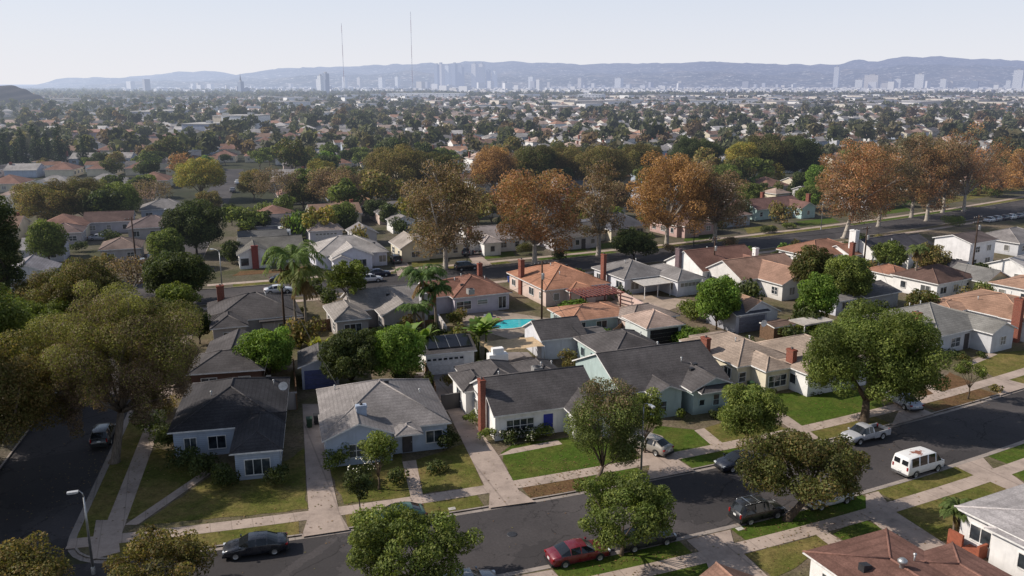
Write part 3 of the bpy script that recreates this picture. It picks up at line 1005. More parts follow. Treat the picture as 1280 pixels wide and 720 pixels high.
NQ = [0]
KINDS = {
    # base colour, second colour, share of it, leaf size, quads per m2 of crown surface, transparency, bark, options
    'green':   dict(c=(.092, .122, .028), alt=(.138, .160, .038), ap=.4, leaf=.15, dens=1.0, bark=(.10, .075, .055)),
    'bright':  dict(c=(.092, .155, .026), alt=(.140, .20, .036), ap=.35, leaf=.15, dens=1.0, bark=(.10, .075, .055)),
    'dark':    dict(c=(.046, .062, .020), alt=(.074, .086, .027), ap=.3, leaf=.15, dens=1.0, bark=(.07, .055, .045)),
    'mixed':   dict(c=(.105, .128, .036), alt=(.190, .140, .085), ap=.04, leaf=.13, dens=.95, bark=(.13, .10, .08), grad=1),
    'willowy': dict(c=(.140, .142, .040), alt=(.140, .102, .070), ap=.24, grad=-1, leaf=.12, dens=.8, bark=(.16, .13, .105)),
    'yellow':  dict(c=(0.180, 0.181, 0.039), alt=(0.298, 0.217, 0.044), ap=.4, leaf=.16, dens=.8, bark=(.20, .16, .12)),
    'olive':   dict(c=(0.117, 0.110, 0.033), alt=(0.180, 0.128, 0.050), ap=.4, leaf=.15, dens=.75, bark=(.14, .11, .085)),
    'airy':    dict(c=(.105, .108, .030), alt=(.150, .112, .060), ap=.42, leaf=.12, dens=.8, bark=(.16, .13, .105)),
    'bronze':  dict(c=(.074, .084, .023), alt=(.112, .088, .030), ap=.30, leaf=.16, dens=.95, bark=(.085, .065, .05)),
    'rust':    dict(c=(.290, .150, .074), alt=(.200, .140, .066), ap=.38, leaf=.16, dens=.46, bark=(.38, .335, .285)),
    'brown':   dict(c=(.215, .140, .085), alt=(.165, .132, .068), ap=.45, leaf=.16, dens=.44, bark=(.35, .31, .265)),
    'gold':    dict(c=(.340, .190, .070), alt=(.250, .140, .065), ap=.45, leaf=.16, dens=.52, bark=(.36, .315, .265)),
    'grey':    dict(c=(0.180, 0.123, 0.085), alt=(0.141, 0.113, 0.062), ap=.4, leaf=.16, dens=.38, bark=(.34, .30, .27)),
}


def tree_meshes(kind, a, b, h, base, seed, fork=None, nclump=None, rc=.36, q=1.0, base_r=None, lean=(0, 0), flat=0.0, leaf=1.0, nl=9, twig=0, shell=.55, dens=1.0, curve=.25, droop=0):
    K = KINDS[kind]; r = random.Random(seed)
    c = (h - base) / 2; zc = (h + base) / 2
    nclump = nclump or int(max(12, min(64, 7.5 * (a * b * c) ** .5)))
    cl = crown_clumps(r, a, b, c, zc, nclump, rc, flat, shell)
    cl = [(x + lean[0] * 1.1, y + lean[1] * 1.1, z, rr) for x, y, z, rr in cl]
    for x, y, z, rr in list(cl):           # hanging strands below the outer clumps
        if droop and z < zc + c * .35 and math.hypot(x, y) > a * .35:
            zz, r2 = z, rr * .55
            for _ in range(r.randint(2, 5)):
                zz -= r2 * 1.1; x += r.uniform(-.15, .15); y += r.uniform(-.15, .15); r2 *= .9
                if zz > droop: cl.append((x, y, zz, r2))
    surf = sum(4 * math.pi * q_[3] ** 2 for q_ in cl)
    ls = K['leaf'] * leaf / q ** .5
    n = int(max(60, surf * K['dens'] * dens * 1.0 / (ls * ls * 1.24 * 1.9))); NQ[0] += n
    V, Cc = leaves_on(cl, n, ls, K['c'], .38, seed, .4, .3, alt=K['alt'], altp=K['ap'], grad=K.get('grad', 0))
    crown = quads_mesh('crown', V, Cc, m_leaf('foliage'))
    mb = MB(); br = base_r or max(.10, .015 * h + .012 * a)
    limbs(mb, r, cl, fork if fork is not None else max(base * .8, h * .15), br, lean, nl, 0, twig, curve)
    return crown, mb, K['bark']


def make_tree(name, label, pos, kind, a, h, base, seed, b=None, group=None, rz=0, cat='tree', **kw):
    b = b or a
    crown, mb, bark = tree_meshes(kind, a, b, h, base, seed, **kw)
    o = empty(name, (pos[0], pos[1], .1), rz, label=label, cat=cat, group=group)
    mb.build('trunk', m_bark(bark), o)
    link_mesh('crown', crown, o)
    return o


def tree_px(name, label, base_px, top_y, width, kind, seed, base_frac=.3, group=None, wide=1.0, **kw):
    """tree whose foot is at a surveyed pixel, with its height and spread read off the photograph"""
    g = G(*base_px, .1); X, Y = g.x, g.y
    h = 1.0
    while P(X, Y, h)[1] > top_y and h < 45: h += .1
    pm = FPX / (Y * CT - (h * .5 - CAM_H) * ST)
    a = width / 2 / pm * 1.06
    kw['leaf'] = kw.get('leaf', 1) * max(.62, min(1.15, Y / 125))
    return make_tree(name, label, (X, Y), kind, a, h, h * base_frac, seed, b=a * wide, group=group, **kw)


def make_bush(name, label, pos, a, h, kind='dark', seed=0, b=None, group=None, cat='bush', flowers=None, rz=0, leaf=.8):
    K = KINDS[kind]; r = random.Random(seed); a *= 1.2; h *= 1.2; b = b * 1.2 if b else a
    cl = [(r.uniform(-1, 1) * a * .55, r.uniform(-1, 1) * b * .55, h * r.uniform(.32, .68), min(a, b, h) * r.uniform(.38, .55)) for _ in range(7 if a == b else 16)]
    surf = sum(4 * math.pi * q_[3] ** 2 for q_ in cl); ls = .13 * leaf
    V, Cc = leaves_on(cl, int(surf * .6 / (ls * ls * 2.2)), ls, K['c'], .4, seed, .35, .3, alt=K['alt'], altp=K['ap'])
    if flowers:
        V2, C2 = leaves_on([(x, y, z, rr * 1.04) for x, y, z, rr in cl], int(surf * 2.2), .11, flowers, .1, seed + 5, 0, .9)
        V = np.concatenate([V, V2]); Cc = np.concatenate([Cc, C2])
    V[:, :, 2] = np.maximum(V[:, :, 2], .0)
    o = link_mesh(name, quads_mesh(name, V, Cc, m_leaf('foliage', .3)), None, (pos[0], pos[1], .1))
    o.rotation_euler = (0, 0, rz)
    return tag(o, label, cat, group)


def frond_quads(base, dirv, length, droop, nleaf, leaflen, leafw, r, colr, vee=.5, rad=None):
    """a feather palm frond: two rows of narrow leaflets along a drooping rib"""
    V, C = [], []
    dirv = Vector(dirv).normalized(); p = Vector(base); side = dirv.cross(Vector((0, 0, 1))).normalized()
    pts = []
    for i in range(nleaf + 1):
        t = i / nleaf
        d = (dirv + Vector((0, 0, -droop * t * t * 2.2))).normalized()
        pts.append((p.copy(), d)); p = p + d * (length / nleaf)
    for i, (q, d) in enumerate(pts[1:], 1):
        t = i / nleaf; L = leaflen * (1 - .55 * t) * (.6 + .8 * min(1, t * 4)) * r.uniform(.8, 1.15)
        up = side.cross(d).normalized()
        for s in (-1, 1):
            e = (side * s + d * .75 - up * vee * r.uniform(.3, 1.3)).normalized() * L
            w_ = d * leafw
            V.append([tuple(q - w_), tuple(q + e * .5 - w_ * .9 + Vector((0, 0, .02))), tuple(q + e - Vector((0, 0, L * .22))), tuple(q + e * .5 + w_ * .9)])
            k = r.uniform(.7, 1.3); C.append([x * k for x in colr])
    return V, C


def make_palm(name, label, pos, h, nf=18, fl=3.2, seed=0, group=None, color=(.07, .105, .028), trunk_r=.19, dead=4, lean=(0, 0), droop=.8, leaflen=.75, leafw=.055, upf=.35, nleaf=26):
    r = random.Random(seed)
    o = empty(name, (pos[0], pos[1], .1), r.uniform(0, 6), label=label, cat='palm tree', group=group)
    mb = MB(); k = 7
    mb.tube([(lean[0] * (i / k) ** 1.5, lean[1] * (i / k) ** 1.5, -.1 + h * i / k) for i in range(k + 1)], [trunk_r * (1.35 if i == 0 else 1.0 - .03 * i) for i in range(k + 1)], 8)
    mb.build('trunk', m_bark((.20, .165, .13)), o)
    V, C = [], []
    for i in range(nf):
        a = 2 * math.pi * i / nf * 2.4 + r.uniform(-.2, .2); el = r.uniform(-.15, 1.0) + upf
        v, c = frond_quads((lean[0], lean[1], h + .05), (math.cos(a), math.sin(a), el), fl * r.uniform(.8, 1.12), droop * r.uniform(.7, 1.25), nleaf, leaflen, leafw, r, color)
        V += v; C += c
    for i in range(dead):
        a = r.uniform(0, 6.3)
        v, c = frond_quads((lean[0], lean[1], h - .2), (math.cos(a), math.sin(a), -.9), fl * .7, .6, nleaf, leaflen * .7, leafw, r, (.18, .12, .05))
        V += v; C += c
    link_mesh('crown', quads_mesh('crown', np.array(V), np.array(C), m_leaf('foliage', .4)), o)
    return o


def make_banana(name, label, pos, h, n=26, seed=0, spread=1.6, color=(.10, .17, .03), group=None):
    r = random.Random(seed)
    o = empty(name, (pos[0], pos[1], .1), 0, label=label, cat='plant', group=group)
    mb = MB(); V, C = [], []
    for s in range(5):
        bx, by = r.gauss(0, spread * .4), r.gauss(0, spread * .4); hh = h * r.uniform(.5, .72)
        mb.tube([(bx, by, -.1), (bx * 1.1, by * 1.1, hh)], [.14, .09], 6)
        for i in range(n // 4):
            a = r.uniform(0, 6.3); d = Vector((math.cos(a), math.sin(a), r.uniform(.5, 1.9))).normalized(); L = h * r.uniform(.34, .52)
            p = Vector((bx * 1.1, by * 1.1, hh)); side = d.cross(Vector((0, 0, 1))).normalized(); k = r.uniform(.65, 1.35); W = .40 * h / 4
            prev = None
            for j in range(7):
                t_ = j / 6; wd = W * math.sin(math.pi * min(1, .12 + t_ * .88)) * r.uniform(.75, 1.1)
                cur = (p - side * wd, p + side * wd)
                if prev: V.append([tuple(prev[0]), tuple(prev[1]), tuple(cur[1]), tuple(cur[0])]); C.append([x * k * r.uniform(.85, 1.15) for x in color])
                prev = cur
                p = p + (d + Vector((0, 0, -.95 * t_ * t_))).normalized() * L / 6
    mb.build('stem', m_bark((.12, .13, .05)), o)
    link_mesh('leaf_crown', quads_mesh('leaf_crown', np.array(V), np.array(C), m_leaf('foliage', .45)), o)
    return o


def cypress_mesh(seed, h, a, q=1.0):
    r = random.Random(seed); cl = []
    for i in range(16):
        t_ = (i + .5) / 16; rr = a * (1.05 - t_ * .8) * r.uniform(.8, 1.15)
        cl.append((r.uniform(-.2, .2) * a, r.uniform(-.2, .2) * a, h * (.06 + .9 * t_), max(.25, rr * .8)))
    surf = sum(4 * math.pi * c[3] ** 2 for c in cl); ls = .2 / q ** .5
    V, C = leaves_on(cl, int(surf * .55 / (ls * ls * 2.2)), ls, (.022, .034, .014), .4, seed, .25, .2)
    return quads_mesh('crown', V, C, m_leaf('foliage', .15))


# ------------------------------------------------------------------ vehicles
def m_carglass():
    t = NT('car_window_glass')
    return t.out(t.pbr((.012, .014, .017), .06, 0, .6))
M_CARGLASS = m_carglass()
M_HEAD = m_plain('headlight_lens', (.62, .64, .66), .15, 0, .6)
M_TAIL = m_plain('tail_light_lens', (.28, .012, .012), .2, 0, .5)
M_CHROME = m_plain('chrome_trim', (.62, .62, .63), .2, .9)
M_PLATE = m_plain('licence_plate', (.7, .7, .68), .5)
M_BLACKPL = m_plain('black_plastic', (.018, .018, .019), .6)

CARS = {
    # x, belt z, top z, half width belt, half width top ; glass flags per segment: (side, top)
    'sedan': dict(L=4.7, W=.90, zb=.24, wheel=.325, wx=(-1.38, 1.42),
        st=[(-2.36, .62, .66, .62, .55), (-2.28, .90, .95, .78, .66), (-1.72, .96, 1.02, .86, .68), (-1.64, .96, 1.03, .87, .66), (-.92, .95, 1.37, .885, .58), (-.84, .95, 1.39, .89, .58), (-.12, .94, 1.43, .90, .60), (-.02, .94, 1.43, .90, .60), (.46, .92, 1.38, .90, .58), (1.16, .90, .99, .885, .64), (1.28, .89, .96, .88, .66), (1.9, .80, .88, .85, .62), (2.24, .68, .74, .76, .55), (2.36, .50, .55, .58, .45)],
        gs={3: 1, 5: 1, 7: 1, 8: 1}, gt={3: 1, 8: 1}),
    'suv': dict(L=4.5, W=.92, zb=.30, wheel=.36, wx=(-1.32, 1.36),
        st=[(-2.26, .55, .60, .70, .6), (-2.20, 1.00, 1.06, .86, .74), (-2.12, 1.02, 1.10, .88, .70), (-1.86, 1.02, 1.60, .90, .62), (-1.74, 1.02, 1.66, .91, .63), (-.90, 1.01, 1.72, .92, .66), (-.80, 1.01, 1.72, .92, .66), (.02, 1.00, 1.70, .92, .65), (.12, 1.0, 1.69, .92, .65), (.52, .99, 1.62, .92, .62), (1.14, .98, 1.10, .90, .68), (1.25, .97, 1.06, .89, .70), (1.92, .88, .97, .86, .64), (2.18, .74, .82, .78, .58), (2.26, .52, .58, .62, .5)],
        gs={3: 0, 4: 1, 6: 1, 8: 1, 9: 1}, gt={2: 1, 9: 1}),
    'hatch': dict(L=4.5, W=.89, zb=.24, wheel=.325, wx=(-1.32, 1.38),
        st=[(-2.26, .62, .66, .66, .58), (-2.18, .92, .98, .80, .66), (-1.96, .98, 1.06, .85, .66), (-1.88, .98, 1.08, .86, .64), (-1.18, .97, 1.40, .88, .58), (-.98, .96, 1.44, .885, .58), (-.88, .96, 1.45, .89, .59), (-.06, .95, 1.48, .89, .60), (.04, .95, 1.48, .89, .60), (.46, .93, 1.42, .89, .58), (1.2, .90, 1.0, .88, .62), (1.3, .89, .97, .87, .64), (1.86, .80, .88, .84, .6), (2.14, .68, .74, .76, .54), (2.24, .50, .55, .6, .46)],
        gs={4: 1, 6: 1, 8: 1, 9: 1}, gt={3: 1, 9: 1}),
    'van': dict(L=4.9, W=.98, zb=.34, wheel=.36, wx=(-1.45, 1.45),
        st=[(-2.46, .62, .66, .90, .8), (-2.42, 1.12, 1.18, .96, .84), (-2.34, 1.14, 1.86, .97, .78), (-2.2, 1.14, 1.96, .98, .80), (-2.05, 1.14, 1.98, .98, .80), (-1.15, 1.14, 2.02, .98, .81), (-1.0, 1.14, 2.02, .98, .81), (-.05, 1.14, 2.02, .98, .81), (.1, 1.14, 2.01, .98, .81), (1.0, 1.13, 1.97, .98, .80), (1.12, 1.13, 1.94, .98, .79), (1.36, 1.12, 1.84, .97, .76), (1.86, 1.10, 1.18, .95, .74), (1.96, 1.08, 1.13, .94, .76), (2.36, .92, .98, .88, .7), (2.46, .55, .6, .78, .62)],
        gs={4: 1, 6: 1, 8: 1, 10: 1, 11: 1}, gt={11: 1}, backglass=1),
    'pickup': dict(L=5.2, W=.90, zb=.36, wheel=.36, wx=(-1.5, 1.62),
        st=[(-.42, .90, .98, .88, .74), (-.38, .98, 1.02, .90, .72), (-.26, 1.0, 1.56, .90, .62), (-.16, 1.0, 1.62, .90, .63), (.34, .99, 1.64, .90, .64), (.40, .99, 1.64, .90, .64), (.82, .98, 1.56, .90, .61), (1.36, .97, 1.04, .885, .66), (1.46, .96, 1.02, .88, .68), (2.3, .90, .98, .86, .66), (2.52, .82, .88, .82, .62), (2.6, .55, .6, .74, .58)],
        gs={3: 1, 5: 1, 6: 1}, gt={1: 1, 6: 1}),
}


def make_car(label, pos, heading, kind, color, cat='car', group=None, rust=False, roof_rails=False, name='parked_car', detail=True):
    D = CARS[kind]; paint = m_paint(color)
    o = empty(name, (pos[0], pos[1], pos[2] if len(pos) > 2 else .01), heading, label=label, cat=cat, group=group)
    st = D['st']; zb = D['zb']
    sec = []
    for (x, zbelt, ztop, wb, wt) in st:
        zs = min(zb + .16, zbelt - .1)
        sec.append([(x, wb * .86, zb), (x, wb * .985, zs), (x, wb, (zs + zbelt) / 2 + .03), (x, wb * .965, zbelt), (x, wt + .02, ztop - .035), (x, wt * .62, ztop), (x, 0, ztop + .012)])
    body, glass = MB(), MB()
    nseg = len(sec) - 1; np_ = 7
    for sgn in (1, -1):
        V = [(x, y * sgn, z) for s_ in sec for x, y, z in s_]
        fb, fg = [], []
        for i in range(nseg):
            for j in range(np_ - 1):
                q = (i * np_ + j, (i + 1) * np_ + j, (i + 1) * np_ + j + 1, i * np_ + j + 1)
                if sgn < 0: q = q[::-1]
                isg = (j == 3 and D['gs'].get(i)) or (j >= 4 and D['gt'].get(i))
                (fg if isg else fb).append(q)
        body.add(V, fb, 0, True)
        ids = sorted({k for f in fg for k in f}); mp = {k: n_ for n_, k in enumerate(ids)}
        glass.add([V[k] for k in ids], [tuple(mp[k] for k in f) for f in fg], 0, False)
        for idx, rev in ((0, False), (nseg, True)):
            f = [idx * np_ + j for j in range(np_)]
            V2 = [V[k] for k in f] + [(V[f[0]][0], 0, zb)]
            body.add(V2, [tuple(range(len(V2)))], 0)
    body.add([(st[0][0], -D['W'] * .84, zb), (st[-1][0], -D['W'] * .84, zb), (st[-1][0], D['W'] * .84, zb), (st[0][0], D['W'] * .84, zb)], [(0, 1, 2, 3)], 0)
    if kind == 'pickup':
        w_ = .88
        for y0, y1 in ((-w_, -w_ + .1), (w_ - .1, w_)):
            body.box((-2.58, y0, zb), (-.4, y1, .97))
        body.box((-2.58, -w_ + .1, zb), (-2.5, w_ - .1, .95)); body.box((-2.5, -w_ + .1, zb + .1), (-.4, w_ - .1, zb + .22))
    body.build('body', paint if not rust else rust, o)
    glass.build('window', M_CARGLASS, o)
    if kind == 'pickup':
        b = MB(); b.box((-2.48, -.76, zb + .221), (-.42, .76, zb + .26)); b.build('bed_liner', M_BLACKPL, o)
    if D.get('backglass'):
        for y in (-.42, .42):
            b = MB(); b.prism([(-2.43, y - .3, 1.28), (-2.43, y + .3, 1.28), (-2.375, y + .3, 1.72), (-2.375, y - .3, 1.72)], (-.015, 0, .002)); b.build('rear_window', M_CARGLASS, o)
    wr = D['wheel']; wy = D['W'] - .1
    xr, xf = st[0][0] if kind != 'pickup' else -2.58, st[-1][0]
    for x in D['wx']:
        for s_ in (-1, 1):
            w = MB()
            w.lathe([(wr * .62, -.1), (wr * .93, -.105), (wr, -.06), (wr, .06), (wr * .93, .105), (wr * .62, .1)], (x, s_ * wy, wr), 16, 0, 'y')
            wo = w.build('wheel', M_RUBBER, o)
            if detail:
                h_ = MB(); h_.lathe([(0, s_ * .085), (wr * .2, s_ * .095), (wr * .55, s_ * .07), (wr * .63, s_ * .1)], (x, s_ * wy, wr), 12, 0, 'y'); h_.build('rim', M_METAL, wo)
            a = MB(); n = 12; r0, r1 = wr * 1.02, wr * 1.17; yy = s_ * (D['W'] + .004)
            pts = [(x + r * math.cos(t_), yy, wr + r * math.sin(t_)) for r in (r0, r1) for t_ in [math.pi * (-.08 + 1.16 * i / n) for i in range(n + 1)]]
            a.add(pts, [(i, i + 1, n + 2 + i, n + 1 + i) for i in range(n)]); 
            if detail: a.build('wheel_arch', M_BLACKPL, o)
    zf = st[-2][1]
    for s_ in (-1, 1):
        b = MB(); b.obox((xf - .12, s_ * D['W'] * .66, zf - .03), ((1, 0, 0), (0, 1, 0), (0, 0, 1)), (.1, .15, .065)); b.build('headlight', M_HEAD, o)
        b = MB()
        zt = (st[1][1] - .12) if kind != 'pickup' else .8
        b.obox((xr + .07, s_ * D['W'] * .78, zt), ((1, 0, 0), (0, 1, 0), (0, 0, 1)), (.08, .12 if kind not in ('suv', 'van', 'pickup') else .07, .07 if kind not in ('suv', 'van', 'pickup') else .16)); b.build('tail_light', M_TAIL, o)
        if detail:
            b = MB(); mx_ = st[[i for i in D['gt']][-1] + 1][0] - .1
            b.obox((mx_, s_ * (D['W'] + .08), st[5][1] + .06), ((1, 0, 0), (0, 1, 0), (0, 0, 1)), (.06, .09, .06)); b.build('mirror', paint, o)
    b = MB(); b.obox((xr - .012, 0, .62 if kind != 'suv' else .8), ((1, 0, 0), (0, 1, 0), (0, 0, 1)), (.012, .16, .08)); b.build('licence_plate', M_PLATE, o)
    b = MB(); b.obox((xf - .06, 0, zb + .06), ((1, 0, 0), (0, 1, 0), (0, 0, 1)), (.1, D['W'] * .74, .09)); b.build('front_bumper', M_BLACKPL if kind in ('suv', 'sedan', 'hatch') else M_CHROME, o)
    b = MB(); b.obox((xr + .03, 0, zb + .08), ((1, 0, 0), (0, 1, 0), (0, 0, 1)), (.1, D['W'] * .84, .1)); b.build('rear_bumper', M_BLACKPL if kind in ('suv', 'sedan', 'hatch') else M_CHROME, o)
    if roof_rails:
        for s_ in (-1, 1):
            b = MB(); b.tube([(-1.7, s_ * .6, 1.72), (-1.6, s_ * .6, 1.77), (0, s_ * .6, 1.78), (.2, s_ * .6, 1.71)], .025, 5); b.build('roof_rail', M_CHROME, o)
        for x in (-1.2, -.3):
            b = MB(); b.box((x - .04, -.62, 1.775), (x + .04, .62, 1.80)); b.build('roof_bar', M_CHROME, o)
    return o


def m_van():
    t = NT('white_van_paint_with_rust')
    oc = t.coord('Object')
    sp = t.n('SeparateXYZ'); t.l(oc, sp.inputs[0])
    dx = t.math('MULTIPLY', t.math('ADD', sp.outputs[0], .55), 1.0); dx = t.math('ABSOLUTE', dx)
    dy = t.math('ABSOLUTE', t.math('ADD', sp.outputs[1], .1))
    dist = t.math('ADD', t.math('MULTIPLY', dx, .75), dy)
    nn = t.noise(oc, 3.2, 5, .7)
    val = t.math('ADD', dist, t.math('MULTIPLY', t.math('SUBTRACT', nn, .5), 2.2))
    m1 = t.math('MULTIPLY', t.math('LESS_THAN', val, .52), t.math('GREATER_THAN', sp.outputs[2], 1.93))
    n2 = t.noise(oc, 9, 3)
    c = t.mix((.72, .71, .70), t.ramp(n2, [(.3, (.20, .07, .045)), (.7, (.34, .15, .11))]), m1)
    return t.out(t.pbr(c, .4, 0, .4))


# ------------------------------------------------------------------ street furniture
def street_lamp(label, pos, h, ang, arm=1.6, group=None, color=None):
    o = empty('street_lamp', (pos[0], pos[1], .1), ang, label=label, cat='street lamp', group=group)
    m_ = color or M_METAL
    b = MB(); b.lathe([(.15, -.1), (.15, .45), (.11, .52)], n=10); b.build('base', m_, o)
    b = MB(); b.tube([(0, 0, .4), (0, 0, h * .6), (0, 0, h - .35)], [.10, .08, .055], 8); b.build('pole', m_, o)
    b = MB(); b.tube([(0, 0, h - .4), (arm * .15, 0, h - .08), (arm * .55, 0, h + .08), (arm, 0, h + .1)], [.06, .05, .045, .04], 6); b.build('arm', m_, o)
    b = MB(); b.obox((arm + .3, 0, h + .09), ((1, 0, 0), (0, 1, 0), (0, 0, 1)), (.36, .14, .06)); b.obox((arm + .34, 0, h + .01), ((1, 0, 0), (0, 1, 0), (0, 0, 1)), (.26, .11, .03))
    b.build('lamp_head', m_plain('lamp_head_metal', (.6, .6, .6), .4, .3), o)
    return o


def utility_pole(label, pos, h, ang, transformer=True, arms=1):
    o = empty('utility_pole', (pos[0], pos[1], .1), ang, label=label, cat='utility pole')
    b = MB(); b.tube([(0, 0, -.2), (0, 0, h * .5), (0, 0, h)], [.17, .145, .11], 8); b.build('pole', M_POLEWOOD, o)
    for i in range(arms):
        z = h - .45 - .9 * i
        b = MB(); b.box((-1.2, .09, z - .06), (1.2, .2, z + .06)); ca = b.build('crossarm', M_POLEWOOD, o)
        for x in (-1.1, -.5, .5, 1.1):
            k = MB(); k.lathe([(.03, z + .06), (.05, z + .12), (.06, z + .2), (0, z + .24)], (x, .145, 0), 8); k.build('insulator', m_plain('insulator_porcelain', (.35, .34, .33), .3), ca)
    if transformer:
        b = MB(); b.lathe([(0, h - 2.6), (.2, h - 2.6), (.22, h - 2.5), (.22, h - 1.8), (.2, h - 1.7), (0, h - 1.68)], (0, -.36, 0), 10); b.build('transformer', M_METAL, o)
    return o


def wire(label, a, b_, sag, r=.016, name='overhead_wire'):
    a, b_ = Vector(a), Vector(b_); mid = a
    m = MB(); k = 14
    m.tube([tuple(a.lerp(b_, i / k) - a - Vector((0, 0, sag * 4 * (i / k) * (1 - i / k)))) for i in range(k + 1)], r, 4)
    o = m.build(name, M_BLACKPL, None, a)
    return tag(o, label, 'wire')


def fence(label, a, b_, h, mat, kind='board', name='fence', th=.06):
    """garden fence or wall from a to b on the ground"""
    a, b_ = Vector((a[0], a[1], 0)), Vector((b_[0], b_[1], 0))
    d = b_ - a; L = d.length; ang = math.atan2(d.y, d.x)
    if kind == 'board':
        o = empty(name, (a.x, a.y, .1), ang, label=label, cat='fence')
        m = MB(); x = 0
        r = random.Random(int(L * 100))
        while x < L - .05:
            m.box((x, -th / 2, .03), (min(L, x + .2), th / 2, h + r.uniform(-.03, .03))); x += .215
        m.build('board_panel', mat, o)
        for i in range(int(L / 2.4) + 1):
            p = MB(); x = min(L, i * 2.4); p.box((x - .05, th / 2, -.1), (x + .05, th / 2 + .1, h + .06)); p.build('fence_post', mat, o)
        return o
    o = empty(name, (a.x, a.y, .1), ang, label=label, cat='wall')
    m = MB(); m.box((0, -.09, -.1), (L, .09, h)); m.build('wall_panel', mat, o)
    m = MB(); m.box((-.03, -.12, h), (L + .03, .12, h + .07)); m.build('coping', mat, o)
    return o


def bin_(label, pos, ang, color, group=None):
    o = empty('wheelie_bin', (pos[0], pos[1], .13), ang, label=label, cat='bin', group=group)
    mt = m_plain('bin_plastic', color, .55)
    b = MB()
    b.add([(-.24, -.28, .06), (.24, -.28, .06), (.24, .26, .06), (-.24, .26, .06), (-.3, -.36, .98), (.3, -.36, .98), (.3, .36, .98), (-.3, .36, .98)],
          [(3, 2, 1, 0), (4, 5, 6, 7), (0, 1, 5, 4), (1, 2, 6, 5), (2, 3, 7, 6), (3, 0, 4, 7)])
    b.build('body', mt, o)
    b = MB(); b.prism([(-.32, -.4, .985), (-.32, .4, .985), (-.32, .36, 1.06), (-.32, -.2, 1.1), (-.32, -.4, 1.03)], (.64, 0, 0)); b.build('lid', mt, o)
    for s in (-1, 1):
        b = MB(); b.lathe([(0, -.03), (.11, -.03), (.11, .03), (0, .03)], (0, 0, 0), 10, 0, 'y')
        w = b.build('wheel', M_RUBBER, o, (s * .27, .3, .11)); w.rotation_euler = (0, 0, R(90))
    return o


# ================================================================== PLACEMENT
def HA(px, py, da=0.0, z=2.8):
    g = G(px, py, z); return (g.x, g.y), aA(g.x) + R(da)
def HB(px, py, da=0.0, z=2.8):
    g = G(px, py, z); return (g.x, g.y), aB(max(-60, g.x)) + R(da)

mw_white, mw_blue, mw_teal, mw_cream, mw_pink, mw_grey, mw_tan = (m_wall(c) for c in (W_WHITE, W_BLUE, W_TEAL, W_CREAM, W_PINK, W_GREY, W_TAN))
mw_sidblue = m_wall(W_BLUE, True); mw_sidwhite = m_wall(W_WHITE, True)

# --- near row, left to right
o, a = HA(208.7, 542.5)
make_house('corner_house', 'dark shingled hip-roof corner house with pale shuttered walls beside the cross street', o, a,
    [blk(0, 0, 10.7, 13.2, p=.42), blk(6.1, -6.1, 10.7, 3, p=.42), blk(.5, 6, 4, 13.6, p=.3)], mw_sidblue, (.052, .049, .052),
    vents=[(9.2, 9.5), (3.5, 5)], boxes=[(8.6, 11)],
    doors=[('L', (6.52, -1.4, 1.15), .95, 2.05, M_WHITEDOOR)],
    extra_wins=[('F', (8.4, -5.68, 1.3), 2.2, 1.5, 2), ('F', (4.3, .42, 1.4), 1.6, 1.3, 1), ('F', (1.9, .42, 1.4), 1.1, 1.3, 1)])
o, a = HA(402, 550)
make_house('bungalow', 'light blue bungalow under a wide grey shingle hip roof with a small blue chimney', o, a,
    [blk(0.2, 0.6, 12.3, 13.2, p=.44), blk(0, -.6, 6.8, 6, 'gv', .4), blk(6.6, -1.2, 9.2, 2, 'hip', .3, walls=False)], mw_blue, R_GREY,
    vents=[(2.0, 10.4), (10.2, 6.6)], boxes=[(6.9, 6.9)],
    chims=[((3.9, 2.3), .95, .6, 2.5, 4.95, m_wall((.36, .41, .50)))],
    doors=[('F', (8.0, 1.02, 1.2), .95, 2.05, M_DARKTRIM)],
    extra_wins=[('F', (3.4, -.3, 1.5), 2.0, 1.3, 2), ('F', (10.6, 1.02, 1.5), 1.6, 1.25, 1)])
o, a = HA(617, 522)
make_house('bungalow', 'white bungalow with a charcoal gable roof, tall red brick chimney and blue front door', o, a,
    [blk(0, 0, 11.6, 9.6, 'gu', .5), blk(.2, 6, 6.8, 15.6, 'hip', .48), blk(6.4, 7, 11.4, 14.6, 'hip', .48), blk(7.4, -2.6, 12.4, 5, 'gv', .42), blk(-1.0, 7.5, 3, 13.6, 'hip', .45)], mw_white, R_DARK,
    vents=[(3.2, 8.2), (8.6, 9.6), (10.6, 11.5)],
    chims=[((-.26, 3.1), .55, .95, .1, 5.75, M_BRICK)],
    doors=[('F', (5.9, .42, 1.2), 1.0, 2.1, M_BLUEDOOR)],
    extra_wins=[('F', (2.9, .42, 1.45), 2.9, 1.35, 3), ('F', (9.9, -2.3, 1.5), 1.6, 1.2, 1)])
h3o, h3a = o, a
o, a = HA(770, 495)
make_house('bungalow', 'teal bungalow with two front gables under a large charcoal roof', o, a,
    [blk(.6, 0, 14.2, 12.0, 'gu', .45), blk(3.4, -1.6, 7.6, 6, 'gv', .40), blk(7.9, -2.1, 13.9, 5.5, 'gv', .42), blk(8.6, -2.9, 13.9, 1, 'hip', .3, walls=False), blk(4.7, 10, 13.6, 20.2, 'hip', .42)], mw_teal, R_DARK,
    vents=[(9.2, 7.2), (9.9, 3.2), (11.8, 15.5)], boxes=[(10.2, 1.6), (11.0, 2.2)],
    doors=[('F', (7.75, .42, 1.2), .7, 2.1, M_DARKTRIM)],
    extra_wins=[('F', (4.6, -1.31, 1.4), 1.5, 1.2, 1), ('F', (9.4, -1.81, 1.4), .7, .7, 0), ('F', (11.2, -1.81, 1.5), .8, 1.3, 0)], win_trim=m_plain('pale_teal_trim', (.40, .52, .52), .6))
